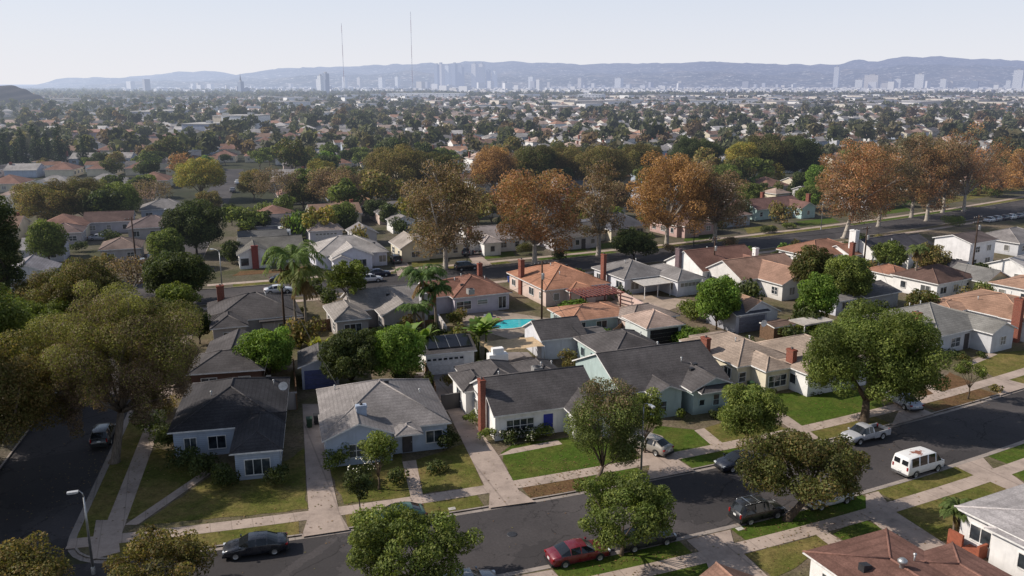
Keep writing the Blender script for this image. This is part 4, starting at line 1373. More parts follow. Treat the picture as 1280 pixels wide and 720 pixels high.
o, a = HA(922, 460)
make_house('bungalow', 'cream bungalow with a pinkish tan hip roof and a brick chimney on each side', o, a,
    [blk(0, 0, 8.4, 11.5, p=.42), blk(1.9, -2.6, 6.2, 4, 'hip', .42), blk(2.6, 10, 8.0, 13, 'flat', ze=2.6)], mw_cream, (.30, .235, .19),
    vents=[(3.2, 4.5), (7.1, 6.6)], boxes=[(4.6, 6.8)],
    chims=[((-.22, 5.8), .6, 1.2, .1, 4.9, M_BRICK), ((6.3, -1.7), .62, 1.1, .1, 4.75, M_BRICK)],
    extra_wins=[('F', (4.0, -2.18, 1.4), 2.6, 1.4, 2), ('F', (1.1, .42, 1.4), 1.0, 1.2, 0)])
# house mostly hidden by the large street tree
g = G(1011, 470, 2.8)
make_house('bungalow', 'white bungalow almost hidden behind the largest street tree', (g.x, g.y), aA(g.x),
    [blk(0, 0, 10, 5.5, p=.42), blk(3, 2, 11, 12, 'hip', .42)], mw_white, (.30, .235, .19), vents=[(6, 6)])
o, a = HA(1178, 421)
make_house('bungalow', 'pale grey bungalow with a grey hip roof, one front gable and a brick chimney', o, a,
    [blk(-.6, 0, 11.4, 11.6, p=.42), blk(6.5, -2.7, 12.2, 6, 'gv', .42), blk(-5, 5, 2, 12, 'hip', .25)], mw_grey, (.205, .195, .18),
    vents=[(3.5, 7.5), (7.2, 8.4)],
    chims=[((-.4, 3.6), .75, 1.0, .1, 5.3, M_BRICK)],
    doors=[('F', (6.0, .42, 1.2), .95, 2.1, M_DARKTRIM)],
    extra_wins=[('F', (3.6, .42, 1.4), 2.0, 1.3, 1), ('F', (9.5, -2.41, 1.5), 1.2, 1.2, 1)])
g = G(1285, 405, 2.8)
make_house('bungalow', 'white bungalow under a broad low tan roof at the right end of the near row', (g.x, g.y), aA(g.x),
    [blk(0, 0, 14, 14.5, p=.24), blk(-.2, -3, 7, 4, 'gv', .4), blk(-3.5, 8.5, 4, 14.5, 'hip', .22)], mw_white, (.33, .20, .14),
    vents=[(3.5, 9), (8.5, 7)], chims=[((-.55, 1.2), .8, 1.1, .1, 6.2, M_BRICK)])
g = G(1330, 380, 2.8)

# --- garages and sheds behind the near row
o, a = HA(530, 445)
make_house('garage', 'white two-car garage with black solar panels on its dark roof', o, a,
    [blk(0, 0, 6.6, 7.4, 'gu', .30)], mw_white, R_DARK, cat='garage', wins='',
    gdoors=[('F', (2.7, .42, 1.25), 4.7, 2.25, M_WHITEDOOR, 7)])
gar = [ob for ob in col.objects if ob.name == 'garage'][0]
for i in range(4):
    m = MB(); p_ = .30; u0 = .55 + i * 1.4
    zf = lambda v: ZE + .15 + p_ * v + .12
    m.prism([(u0, .9, zf(.9)), (u0 + 1.3, .9, zf(.9)), (u0 + 1.3, 3.45, zf(3.45)), (u0, 3.45, zf(3.45))], (0, 0, .05))
    pn = m.build('solar_panel', m_plain('solar_cell_glass', (.012, .013, .018), .15, 0, .5), gar)
    m = MB(); zz = .055
    m.prism([(u0 - .03, .86, zf(.86) + zz), (u0 + .03, .86, zf(.86) + zz), (u0 + .03, 3.5, zf(3.5) + zz), (u0 - .03, 3.5, zf(3.5) + zz)], (0, 0, .02))
    m.build('panel_frame', M_METAL, pn)
o, a = HA(372, 461)
make_house('garage', 'small garage with blue panelled doors between two houses', o, a,
    [blk(0, 0, 5.0, 6.4, 'gv', .35)], m_wall((.40, .42, .50)), R_MID, cat='garage', wins='',
    gdoors=[('F', (2.5, .29, 1.25), 3.6, 2.3, m_plain('blue_garage_door_paint', (.07, .085, .20), .55), 0)])
o, a = HA(676, 427)
make_house('garage', 'pale garage with a dark gable roof and a bright white end wall', o, a,
    [blk(0, 0, 6.6, 6.9, 'gu', .5)], m_wall((.62, .62, .66)), R_DARK, cat='garage', wins='')
g = G(722, 418, 2.4)
make_house('shed', 'low teal shed with dark lean-to roof against the garage', (g.x, g.y), aA(g.x), [blk(0, 0, 4.4, 3.2, 'gu', .2, ze=2.1)], mw_teal, R_MID, cat='shed')
o, a = HA(808, 412)
make_house('garage', 'tan pyramid-roofed garage with its front standing open', o, a,
    [blk(0, 0, 6.2, 6.6, 'hip', .5)], m_wall((.55, .58, .56)), R_TAN, cat='garage', wins='',
    gdoors=[('F', (3.1, .42, 1.3), 4.4, 2.3, m_plain('painted_interior_shade', (.012, .012, .014), .9), 0)],  # black door panel painted as the shade inside the open garage
    chims=[((-.1, -2.4), .7, .7, 2.0, 5.3, M_BRICK)][:0])
o, a = HA(925, 395)
make_house('garage', 'dark grey garage with a wide charcoal door behind the cream bungalow', o, a,
    [blk(-.6, 0, 5.6, 7.4, 'gu', .32)], m_wall((.40, .40, .44)), (.085, .085, .10), cat='garage', wins='',
    gdoors=[('F', (2.6, .42, 1.25), 4.6, 2.25, M_GREYDOOR, 0)])
o, a = HA(264, 462)
make_house('outbuilding', 'dark brown outbuilding with a gable roof behind the corner house', o, a,
    [blk(-1.5, 2.5, 5.6, 11, 'gv', .42), blk(-2.5, -1.5, 6.0, 5.6, 'hip', .42)], m_wall((.13, .075, .06)), R_DARK, cat='outbuilding', wins='F')
g = G(968, 410, 2.2)
make_house('shed', 'weathered wooden shed beside the dark grey garage', (g.x, g.y), aA(g.x), [blk(0, 0, 4, 3, 'gu', .15, ze=2.1, ov=.15)], M_WOOD, (.15, .10, .08), cat='shed', wins='')
o, a = HA(1047, 377, z=2.5)
make_house('shed', 'small pale shed with grey roof between leafy trees', o, a, [blk(0, 0, 4.4, 4, 'gu', .3, ze=2.3)], m_wall((.6, .6, .66)), R_GREY, cat='shed', wins='F')
o, a = HA(1006, 408, z=2.4)
make_house('carport', 'flat white carport roof on posts behind the large street tree', o, a, [blk(0, 0, 5.5, 3, 'flat', ze=2.4, walls=False)], mw_white, (.42, .38, .34), cat='carport', wins='')
cp = [ob for ob in col.objects if ob.name == 'carport'][0]
for x, y in ((.2, .2), (5.3, .2), (.2, 2.8), (5.3, 2.8)):
    m = MB(); m.box((x - .06, y - .06, 0), (x + .06, y + .06, 2.4)); m.build('post', M_TRIM, cp)

# --- houses whose backs face us (they front the middle street)
o, a = HB(262, 410)
make_house('house', 'dark-roofed house with a brick chimney on the corner of the middle street', o, a,
    [blk(0, 2, 12.5, 13.5, 'hip', .42), blk(0, -1, 5, 6, 'hip', .42), blk(6.5, 1, 12.5, 6, 'flat', ze=2.5)], m_wall((.42, .38, .36)), R_DARK,
    chims=[((2.0, 11.5), 1.0, .8, 2.5, 5.9, M_BRICK)], vents=[(8, 7), (10.5, 9)])
g = G(418, 403, 2.8)
make_house('house', 'taupe house with a bay window and steep front gable behind the round green tree', (g.x, g.y), aB(g.x),
    [blk(0, 0, 5.2, 9, 'hip', .5), blk(3.5, 4.5, 14.5, 13.5, 'gu', .45), blk(6.6, .2, 13.2, 9, 'gv', .52)], m_wall((.40, .36, .34)), (.25, .225, .21),
    chims=[((13.3, 2.2), .9, 1.2, .1, 5.2, m_wall((.46, .45, .46)))], boxes=[(9.2, 6.6)], vents=[(6.4, 9.5)],
    extra_wins=[('F', (2.6, .42, 1.5), 2.4, 1.4, 2), ('F', (10.3, .49, 1.5), 1.5, 1.6, 1)])
o, a = HB(565, 373)
make_house('house', 'lilac house with a red-brown roof behind the swimming pool', o, a,
    [blk(0, -.4, 9.9, 10.6, 'hip', .42), blk(-3.4, 1.2, 3, 9.5, 'gu', .38), blk(4.2, 2.0, 7.4, 9.6, 'gv', .62, walls=False)], m_wall((.52, .47, .52)), (.205, .105, .078),
    vents=[(2.2, 4.8), (3.8, 6.2), (7.8, 6)], boxes=[(2.6, 2.6)], chims=[((8.2, 9.2), .7, .7, 2.5, 5.8, M_BRICK)],
    extra_wins=[('F', (1.9, .02, 1.5), 2.4, 1.3, 1), ('F', (5.0, .02, 1.75), 1.7, .7, 0), ('F', (8.3, .02, 1.35), 1.3, 1.9, 1)])
o, a = HB(681, 364)
make_house('house', 'peach house with an orange-tan hip roof and red chimney beside the pergola', o, a,
    [blk(0, 0, 12.2, 14.5, 'hip', .40), blk(3.6, -1.6, 9, 4, 'hip', .3, ze=2.5)], mw_pink, (.36, .18, .115),
    vents=[(5.0, 7.6), (4.5, 3.5)], boxes=[(8.4, 8.4)], chims=[((.5, 9.6), .7, 1.0, .1, 6.1, M_BRICK)])
g = G(722, 402, 2.5)
make_house('extension', 'low teal building with a peach shingle hip roof by the garage', (g.x, g.y), aB(g.x) - R(3),
    [blk(-1.2, 0, 9.2, 7.6, 'hip', .32, ze=2.45)], mw_teal, (.36, .19, .125), cat='outbuilding')
o, a = HB(780, 350)
make_house('house', 'white house with a grey hip roof and a slim red chimney', o, a,
    [blk(0, 0, 9.5, 10.5, 'hip', .42), blk(7.2, -5.0, 13.0, 6, 'hip', .42)], m_wall((.64, .64, .68)), (.20, .185, .18),
    vents=[(3.5, 5), (6.0, 5.4)], chims=[((-.4, 5.8), .55, 1.0, .1, 6.2, M_BRICK)],
    extra_wins=[('F', (2.5, .42, 1.5), 1.6, 1.3, 1), ('F', (10.1, -4.58, 2.0), 4.0, .7, 4)])
h5 = [ob for ob in col.objects if ob.get('label', '').startswith('white house with a grey hip roof and a slim')][0]
m = MB(); m.obox((4.5, -1.6, 2.45), ((1, 0, 0), (0, 1, .06), (0, 0, 1)), (2.9, 2.0, .05)); pc = m.build('patio_cover', m_plain('patio_cover_sheet', (.48, .44, .40), .7), h5)
for x in (1.9, 4.5, 7.0):
    m = MB(); m.box((x - .05, -3.4, .1), (x + .05, -3.3, 2.36)); m.build('post', M_TRIM, pc)
o, a = HB(884, 337)
make_house('house', 'white house with a long brown gable roof and a tan side wing', o, a,
    [blk(-2.2, -1.5, 12, 9.5, 'gu', .5), blk(6, -5.2, 13, 4, 'gv', .42)], mw_white, (.185, .10, .078),
    vents=[(4, 5), (8, 6)], chims=[((-2.3, 5.2), .6, 1.1, .1, 5.9, m_plain('painted_brick', (.16, .11, .12), .9))])
h6 = [ob for ob in col.objects if ob.get('label', '').startswith('white house with a long brown gable')][0]
m = MB(); m.obox((3.0, -3.2, 2.5), ((1, 0, 0), (0, 1, .05), (0, 0, 1)), (3.2, 1.9, .05)); pc = m.build('patio_cover', m_plain('patio_cover_sheet_grey', (.33, .33, .35), .7), h6)
for x in (.1, 3.0, 6.0):
    m = MB(); m.box((x - .05, -4.9, .1), (x + .05, -4.8, 2.42)); m.build('post', M_TRIM, pc)
g = G(950, 392, 2.6)
make_house('garage', 'white gabled garage with a tan roof beside the bright green tree', (g.x, g.y), aB(g.x) - R(2),
    [blk(-3.6, 0, 4.0, 7.0, 'gv', .5, ze=2.4)], m_wall((.60, .59, .60)), (.36, .23, .16), cat='garage', wins='')
g = G(838, 405, 2.5)
make_house('garage', 'low garage with a taupe hip roof behind the pink wall', (g.x, g.y), aB(g.x),
    [blk(-4.5, 3, 4, 9.5, 'hip', .42, ze=2.4)], mw_pink, (.25, .20, .175), cat='garage', wins='')
o, a = HB(972, 352)
make_house('house', 'tan-roofed white house with twin gables near the middle street', o, a,
    [blk(-5, 3, 9.5, 13, 'gu', .5), blk(-1.5, -2.5, 8, 8, 'gv', .42)], m_wall((.66, .63, .60)), (.31, .19, .14), boxes=[(5.2, 5.6), (4.0, 4.8)], vents=[(2, 8)],
    chims=[((6.0, 11.5), .8, .8, 2.5, 6.0, mw_white)])
o, a = HB(1052, 322)
make_house('house', 'small white house with an orange-tan roof below the leaning sycamore', o, a,
    [blk(-4.5, 2, 9, 12, 'hip', .42), blk(2.5, 0, 12, 7, 'gu', .42)], mw_white, (.27, .14, .095), chims=[((2.0, -.6), .7, .8, .1, 5.6, M_BRICK)])
o, a = HB(1130, 322)
make_house('house', 'white house with a dark roof and a tall white chimney', o, a,
    [blk(-4.5, 1.5, 9, 11.5, 'gu', .55), blk(0, -1, 6, 6, 'gv', .5), blk(8, 3, 15, 12, 'gu', .45)], mw_white, (.075, .07, .078),
    chims=[((-5.0, 7.5), 1.1, 1.4, .1, 7.4, mw_white)], vents=[(3, 5)])
g = G(1213, 322, 2.8)
make_house('two_storey_house', 'tall white two-storey house with a low dark roof at the right', (g.x, g.y), aB(g.x),
    [blk(0, 0, 9, 8, 'gu', .28, ze=5.3)], m_wall((.72, .70, .70)), (.115, .09, .085), extra_wins=[('F', (6.6, .42, 4.0), 1.4, 1.1, 1), ('F', (2.8, .42, 4.0), 1.4, 1.1, 1)])
g = G(1200, 343, 2.6)
make_house('garage', 'white gabled garage with a charcoal roof near the wooden pole', (g.x, g.y), aB(g.x), [blk(-1.5, 0, 5.5, 7.5, 'gv', .55, ze=2.5)], mw_white, (.085, .08, .085), cat='garage', wins='')
g = G(1252, 350, 2.6)
make_house('garage', 'pale yellow garage with a grey gable roof', (g.x, g.y), aB(g.x), [blk(-4.5, 0, 3.2, 7.5, 'gv', .42, ze=2.5)], m_wall((.68, .58, .36)), (.20, .19, .18), cat='garage', wins='',
    gdoors=[('F', (-.6, .29, 1.25), 4.4, 2.2, M_GREYDOOR, 0)])
g = G(1120, 345, 2.6)
make_house('garage', 'small white garage with an orange roof among shrubs', (g.x, g.y), aB(g.x), [blk(0, 0, 5.5, 6.5, 'hip', .42, ze=2.4)], mw_white, (.28, .14, .095), cat='garage', wins='')
g = G(1187, 355, 2.6)
make_house('house', 'low house with a dark brown hip roof behind the tan-roofed bungalow', (g.x, g.y), aB(g.x), [blk(-3, 0, 8, 9, 'hip', .42)], mw_white, (.12, .075, .062))
g = G(1083, 372, 2.6)
make_house('garage', 'wide low garage with a dark grey roof in shade', (g.x, g.y), aA(g.x), [blk(0, 0, 8.5, 8, 'gu', .25, ze=2.4)], m_wall((.35, .35, .36)), R_MID, cat='garage', wins='')
o, a = HB(1275, 305)
make_house('house', 'grey-roofed pale house at the right edge beyond the two-storey house', o, a, [blk(0, 0, 13, 10, 'hip', .4)], mw_grey, R_GREY)
o, a = HB(1300, 340)
make_house('house', 'grey-roofed white house cut off by the right edge', o, a, [blk(-2, 0, 12, 9, 'gu', .4)], mw_white, R_LGREY)
g = G(1265, 372, 2.8)
make_house('house', 'tan-roofed house tucked behind the brick chimney at the right', (g.x + 6, g.y + 3), aA(g.x), [blk(0, 0, 10, 8, 'hip', .3)], mw_white, (.34, .21, .15))

# --- houses across the middle street
o, a = HB(296, 320)
make_house('house', 'white gable-fronted house with a red brick chimney in the middle of its front', o, a,
    [blk(0, 0, 6.6, 11, 'gv', .48), blk(.5, 3.5, 13, 12.5, 'gu', .42)], mw_sidwhite, (.15, .14, .125),
    chims=[((3.3, .05), 1.2, .6, .1, 4.6, m_plain('red_chimney_paint', (.22, .05, .04), .8))], extra_wins=[('F', (1.4, .3, 1.45), 1.5, 1.5, 0), ('F', (5.2, .3, 1.45), 1.5, 1.5, 0)])
o, a = HB(414, 322)
make_house('house', 'white house with pale grey hip roof and a lit front gable', o, a,
    [blk(-3, 1.5, 11.5, 13, 'hip', .46), blk(0, -1, 8, 6, 'gv', .45), blk(-.3, -2, 3.6, 3, 'gv', .45, ze=2.4)], m_wall((.66, .66, .74)), (.36, .33, .31),
    extra_wins=[('F', (5.2, -.7, 1.5), 2.6, 1.4, 2), ('F', (10.2, 1.92, 1.5), 1.4, 1.3, 1)], boxes=[(9.5, 6)])
o, a = HB(385, 290)
make_house('garage', 'white garage with a taupe hip roof behind the pale grey roofed house', o, a, [blk(0, 0, 8, 8, 'hip', .5)], m_wall((.6, .58, .62)), (.27, .215, .19), cat='garage', wins='',
    gdoors=[('F', (4, .42, 1.25), 4.8, 2.2, M_WHITEDOOR, 6)])
o, a = HB(500, 312)
make_house('house', 'cream house with a steep front gable left of the tallest brown sycamore', o, a, [blk(0, 0, 6.5, 9, 'gv', .6), blk(3, 1, 14, 10, 'gu', .42)], mw_cream, (.30, .26, .23))
o, a = HB(482, 297)
make_house('garage', 'grey garage at the end of a long drive beside the cream gabled house', o, a, [blk(-6, 6, 0, 13, 'gv', .5)], m_wall((.5, .48, .5)), (.22, .2, .2), cat='garage', wins='')
o, a = HB(604, 305)
make_house('house', 'white house with a light roof, red chimney and green front lawn', o, a, [blk(-2, 3, 11, 12, 'gu', .5), blk(0, 0, 4.5, 7, 'hip', .5)], mw_white, (.33, .285, .27), chims=[((-1.2, 4.4), .7, .9, .1, 5.8, M_BRICK)])
o, a = HB(692, 299)
make_house('house', 'pale house with a deep porch behind the rust-coloured sycamores', o, a, [blk(0, 0, 12, 10, 'gu', .42)], m_wall((.5, .48, .5)), R_MID, doors=[('F', (7.5, .42, 1.2), 1, 2.1, M_DARKTRIM)])
o, a = HB(762, 288)
make_house('house', 'cream house with a slate hip roof and brick chimney behind the dark round shrub', o, a, [blk(-2.5, 2, 12, 12, 'hip', .5), blk(0, -.5, 5, 6, 'hip', .5), blk(-4, 8, 2, 14, 'hip', .3)], mw_cream, (.10, .10, .115), chims=[((3.0, 9.0), .8, .8, 2.5, 6.2, M_BRICK)])
o, a = HB(846, 283)
make_house('house', 'pink house with a dark porch half hidden by the orange sycamore', o, a, [blk(0, 0, 12, 11, 'hip', .42), blk(1, -1.5, 6, 4, 'gv', .42)], m_wall((.52, .36, .33)), (.17, .11, .09))
o, a = HB(903, 272)
make_house('house', 'brown-roofed house with a hedge at its side left of the teal gabled house', o, a, [blk(-3, 0, 10, 10, 'hip', .42)], m_wall((.40, .42, .45)), (.19, .13, .11))
o, a = HB(985, 262)
make_house('house', 'mint gabled house with a brown roof, brick porch and red chimney', o, a, [blk(-8, 3, 10, 12, 'gu', .48), blk(4, -1, 10, 6, 'gv', .48), blk(-9, 6, -3, 15, 'gv', .5)], m_wall((.46, .60, .58)), (.175, .10, .085), chims=[((10.3, 2.5), .8, 1, .1, 6, M_BRICK), ((1.0, 10), .8, .8, 2.5, 6.2, M_BRICK)])
o, a = HB(1085, 252)
make_house('house', 'low pale house in shade behind the leaning sycamore', o, a, [blk(0, 0, 12, 10, 'gu', .42)], mw_grey, R_MID)
o, a = HB(1150, 240)
make_house('house', 'white bungalow with a lit gable behind the row of rust sycamores', o, a, [blk(0, 0, 12, 10, 'gu', .42), blk(0, -2, 5, 4, 'gv', .5)], mw_white, R_BROWN)
o, a = HB(1222, 228)
make_house('house', 'rose-pink house at the far right beyond the bare-limbed sycamore', o, a, [blk(0, 0, 12, 10, 'hip', .42)], m_wall((.6, .42, .38)), (.3, .2, .17))
# --- left of the cross street
for (px, py, w_, d_, kk, wc, rc_, lab) in (
    (30, 345, 9, 9, 'gv', (.62, .6, .64), (.26, .24, .25), 'pale two-gabled house with a small chimney at the left edge'),
    (52, 312, 8, 8, 'gu', (.5, .5, .55), (.3, .28, .28), 'pale grey garage above the two-gabled house'),
    (135, 278, 11, 9, 'gu', (.42, .40, .43), (.115, .075, .066), 'long house with a rust-brown gable roof left of the cross street'),
    (78, 292, 8, 8, 'hip', (.45, .4, .4), (.17, .12, .11), 'brown hip-roofed house between the olive trees'),
    (190, 285, 11, 10, 'hip', (.42, .38, .38), (.15, .115, .11), 'house with a dim brown hip roof and porch'),
    (150, 312, 8, 9, 'hip', (.42, .38, .38), (.19, .14, .12), 'low taupe-roofed house behind the olive trees'),
    (205, 262, 12, 10, 'hip', (.42, .44, .5), (.20, .185, .18), 'grey-blue house with wide grey roof and green lawn across the cross street'),
    (135, 245, 11, 9, 'gu', (.36, .2, .14), (.19, .12, .1), 'dark reddish house beyond the olive trees'),
    (345, 282, 14, 9, 'gu', (.34, .34, .42), (.13, .12, .125), 'long lilac-grey house with a dark flat gable roof right of the cross street'),
    (330, 302, 10, 8, 'gu', (.3, .3, .34), (.13, .125, .12), 'small dark-roofed building behind the white gable-fronted house'),
    (452, 258, 12, 10, 'hip', (.6, .48, .4), (.40, .26, .17), 'house with a sandy hip roof beside a green bush'),
    (415, 272, 9, 8, 'hip', (.6, .56, .5), (.38, .25, .17), 'tan hip-roofed house with bright ridge lines')):
    o, a = HB(px, py)
    make_house('house', lab, o, a, [blk(-w_ / 2, 0, w_ / 2, d_, kk, .42)], m_wall(wc), rc_)

# --- houses south of the near street, bottom right
g = G(1003, 691, 2.8)
aS = aA(22)
make_house('bungalow', 'low red-brown roofed bungalow cut off by the bottom edge', (g.x, g.y), aS,
    [blk(0, -11, 7.85, 0, 'hip', .17), blk(5.0, -13, 10.6, -3.3, 'hip', .2)], mw_white, (.165, .088, .07), vents=[(5.6, -4.4)])
g = G(1206, 634, 3.0)
make_house('bungalow', 'white bungalow with a pale grey roof and brick porch in the bottom right corner', (g.x, g.y), aA(38),
    [blk(-.7, -14, 12, .4, 'hip', .14, ze=2.9), blk(-1.3, -8.5, 3, -2.5, 'hip', .1, ze=2.75)], m_wall((.74, .72, .71), False), (.37, .34, .335))
g = G(895, 703, 5.37); aS = aA(12)
make_house('bungalow', 'brown-tan roof peak of a house at the bottom edge', (g.x - 4.0 * math.cos(aS) + .6 * math.sin(aS), g.y - 4.0 * math.sin(aS) - .6 * math.cos(aS)), aS, [blk(-.5, -11, 8.5, .6, 'gv', .55, ze=2.75)], mw_tan, (.24, .14, .105))


# ------------------------------------------------------------------ trees and plants near the camera
def T(name, label, base, top, w, kind, bf=.3, **kw):
    return tree_px(name, label, base, top, w, kind, hash_(label), bf, **kw)

T('street_tree', 'tall drooping olive-brown tree with a pale trunk at the cross street kerb', (143, 578), 345, 208, 'willowy', .13, wide=.85, twig=3, nl=16, leaf=.95, base_r=.42, lean=(1.0, .4), fork=5, dens=.85, nclump=64, rc=.2, shell=.4, droop=1.6)
T('street_tree', 'dark tree leaning in from the left edge over the cross street', (-16, 622), 410, 150, 'olive', .1, wide=1.5, twig=2, base_r=.4, fork=4, lean=(.5, 1), dens=1.35, nclump=40, rc=.32)
T('tree', 'yellow-green shrubby tree in the bottom left corner', (10, 790), 682, 150, 'olive', .15, dens=1.1)
T('street_tree', 'bushy olive tree crown at the bottom edge by the street corner', (205, 752), 670, 140, 'olive', .1, dens=1.2, flat=.1)
T('street_tree', 'dense green tree at the bottom edge in front of the green car', (512, 735), 638, 172, 'green', .1, wide=.8, dens=1.2, flat=.1, nclump=56, rc=.3)
T('street_tree', 'rounded green street tree on the near verge beside the maroon car', (777, 694), 601, 142, 'green', .16, fork=1.2, dens=1.25, flat=.1, rc=.3, nclump=52)
T('street_tree', 'spreading bronze-green street tree between black suv and white van', (984, 650), 541, 172, 'bronze', .17, wide=.8, lean=(1.3, .2), base_r=.34, fork=1.7, dens=1.15, rc=.3, nclump=50)
T('street_tree', 'medium green street tree in front of the teal bungalow', (934, 562), 480, 86, 'green', .2, fork=1.3, dens=1.15)
T('street_tree', 'loose olive street tree in front of the white bungalow with blue door', (746, 601), 466, 100, 'mixed', .04, lean=(.5, 0), twig=2, leaf=.9, fork=1.4, nclump=40, dens=.75, rc=.3)
T('street_tree', 'largest dark green street tree, shading the parked pickup', (1080, 527), 381, 184, 'green', .12, wide=.9, base_r=.5, fork=2.4, dens=1.2, nclump=84, rc=.26)
T('street_tree', 'small young street tree with a forked trunk on bare verge', (1210, 499), 452, 46, 'green', .45, fork=1.4, nl=7)
T('street_tree', 'thin sapling on the verge beside the driveway', (450, 648), 587, 42, 'dark', .4, base_r=.07, fork=1.6)
T('street_tree', 'slender leafy tree beside the street lamp by the silver hatchback', (806, 566), 487, 48, 'green', .3, base_r=.08)
T('tree', 'round bright green tree behind the corner house', (338, 478), 407, 76, 'bright', .12, dens=1.2, rc=.32)
T('tree', 'broad dark glossy tree behind the light blue bungalow', (440, 487), 410, 84, 'dark', .1, dens=1.2, rc=.3)
T('tree', 'leafy green tree between the glossy tree and the solar garage', (497, 482), 408, 76, 'bright', .12, dens=1.1)
T('tree', 'round clipped tree with a bare trunk behind the taupe house', (437, 402), 325, 56, 'green', .4, dens=1.3, rc=.3, fork=4)
T('tree', 'bright green round tree beside the dark grey garage', (895, 412), 345, 58, 'bright', .12, dens=1.2)
T('tree', 'bright green tree behind the small pale shed', (1019, 410), 343, 54, 'bright', .15, dens=1.2)
T('tree', 'full green tree right of the olive one, above the garages', (1058, 385), 318, 62, 'green', .15, dens=1.2)
T('tree', 'reddish-olive tree between the tan-roofed houses', (1012, 375), 308, 54, 'bronze', .2)
T('tree', 'dark round shrubby tree on the middle street kerb', (792, 326), 286, 58, 'dark', .08, dens=1.2)
T('tree', 'small green citrus tree by the teal building', (750, 412), 389, 22, 'bright', .2)
T('tree', 'light olive shrub tree behind the low white shed in the yard', (712, 468), 437, 34, 'olive', .15)
T('tree', 'round green tree at the left of the small garages', (1110, 345), 302, 46, 'green', .2)
T('tree', 'olive tree behind the small orange garage', (1160, 352), 305, 50, 'olive', .2)
T('tree', 'dark reddish shrub tree behind the grey bungalow', (1150, 400), 360, 44, 'bronze', .15)
T('tree', 'feathery dark tree by the yellow garage', (1222, 352), 328, 36, 'dark', .15)
T('tree', 'green shrub tree in front of the white two-storey house', (1178, 330), 305, 40, 'green', .2)
T('tree', 'spiky green tree between the grey and the tan-roofed bungalow', (1215, 402), 372, 36, 'bright', .1)
T('tree', 'bronze shrub tree beside the white house with long brown roof', (942, 350), 325, 44, 'bronze', .15)
T('tree', 'dark green tree at the side of the taupe house', (395, 372), 348, 30, 'dark', .1)

# sycamores and other street trees along the middle street
SY = 'rust-leaved sycamores along the middle street'
def SYC(label, base, top, w, kind, **kw):
    kw.setdefault('twig', 4); kw.setdefault('nl', 16); kw.setdefault('fork', 4.5); kw.setdefault('base_r', .5); kw.setdefault('nclump', 66); kw.setdefault('rc', .23); kw.setdefault('shell', .4); kw.setdefault('flat', -.3); kw.setdefault('curve', .35)
    return T('sycamore_tree', label, base, top, w, kind, kw.pop('bf', .3) * .38, group=SY, **kw)
SYC('tall brown sycamore with a pale straight trunk left of the red-brown roof', (557, 336), 190, 117, 'brown', bf=.18, dens=1.0)
SYC('wide rust-orange sycamore with two stems behind the peach house', (668, 330), 203, 140, 'rust', bf=.12, fork=4, dens=1.15)
SYC('narrow brown sycamore with a white trunk by the green lawn', (748, 319), 198, 67, 'brown', bf=.25)
SYC('golden-orange sycamore, brightest of the row, left of the grey lamp pole', (833, 308), 184, 117, 'gold', bf=.22, dens=1.15)
SYC('dull olive-brown sycamore right behind the golden one', (893, 303), 196, 91, 'brown', bf=.15, dens=1.2)
SYC('leaning rust sycamore with a thick white trunk at the street bend', (1054, 298), 166, 108, 'rust', bf=.22, lean=(2.5, 1), dens=.95, fork=8)
SYC('rust-brown sycamore just right of the leaning one', (1098, 283), 172, 86, 'brown', bf=.2)
SYC('greenish-rust sycamore over the shaded lawn', (1139, 272), 166, 80, 'brown', bf=.2, dens=1.1)
SYC('thin-trunked pinkish sycamore behind the white chimney', (1158, 276), 176, 73, 'rust', bf=.28, dens=.8)
SYC('rust sycamore between the pinkish and the bare-limbed one', (1178, 266), 164, 73, 'brown', bf=.2, dens=1.1)
SYC('sycamore with white bare limbs showing through its rust crown', (1204, 264), 156, 120, 'rust', bf=.25, dens=.55, twig=7, nl=22)
SYC('rust sycamore leaving the frame at the right edge', (1288, 250), 172, 80, 'gold', bf=.2)
SYC('small rust sycamore before the rose-pink house', (1242, 246), 205, 43, 'rust', bf=.2)
ND = 'mixed trees standing along the street behind the sycamores'
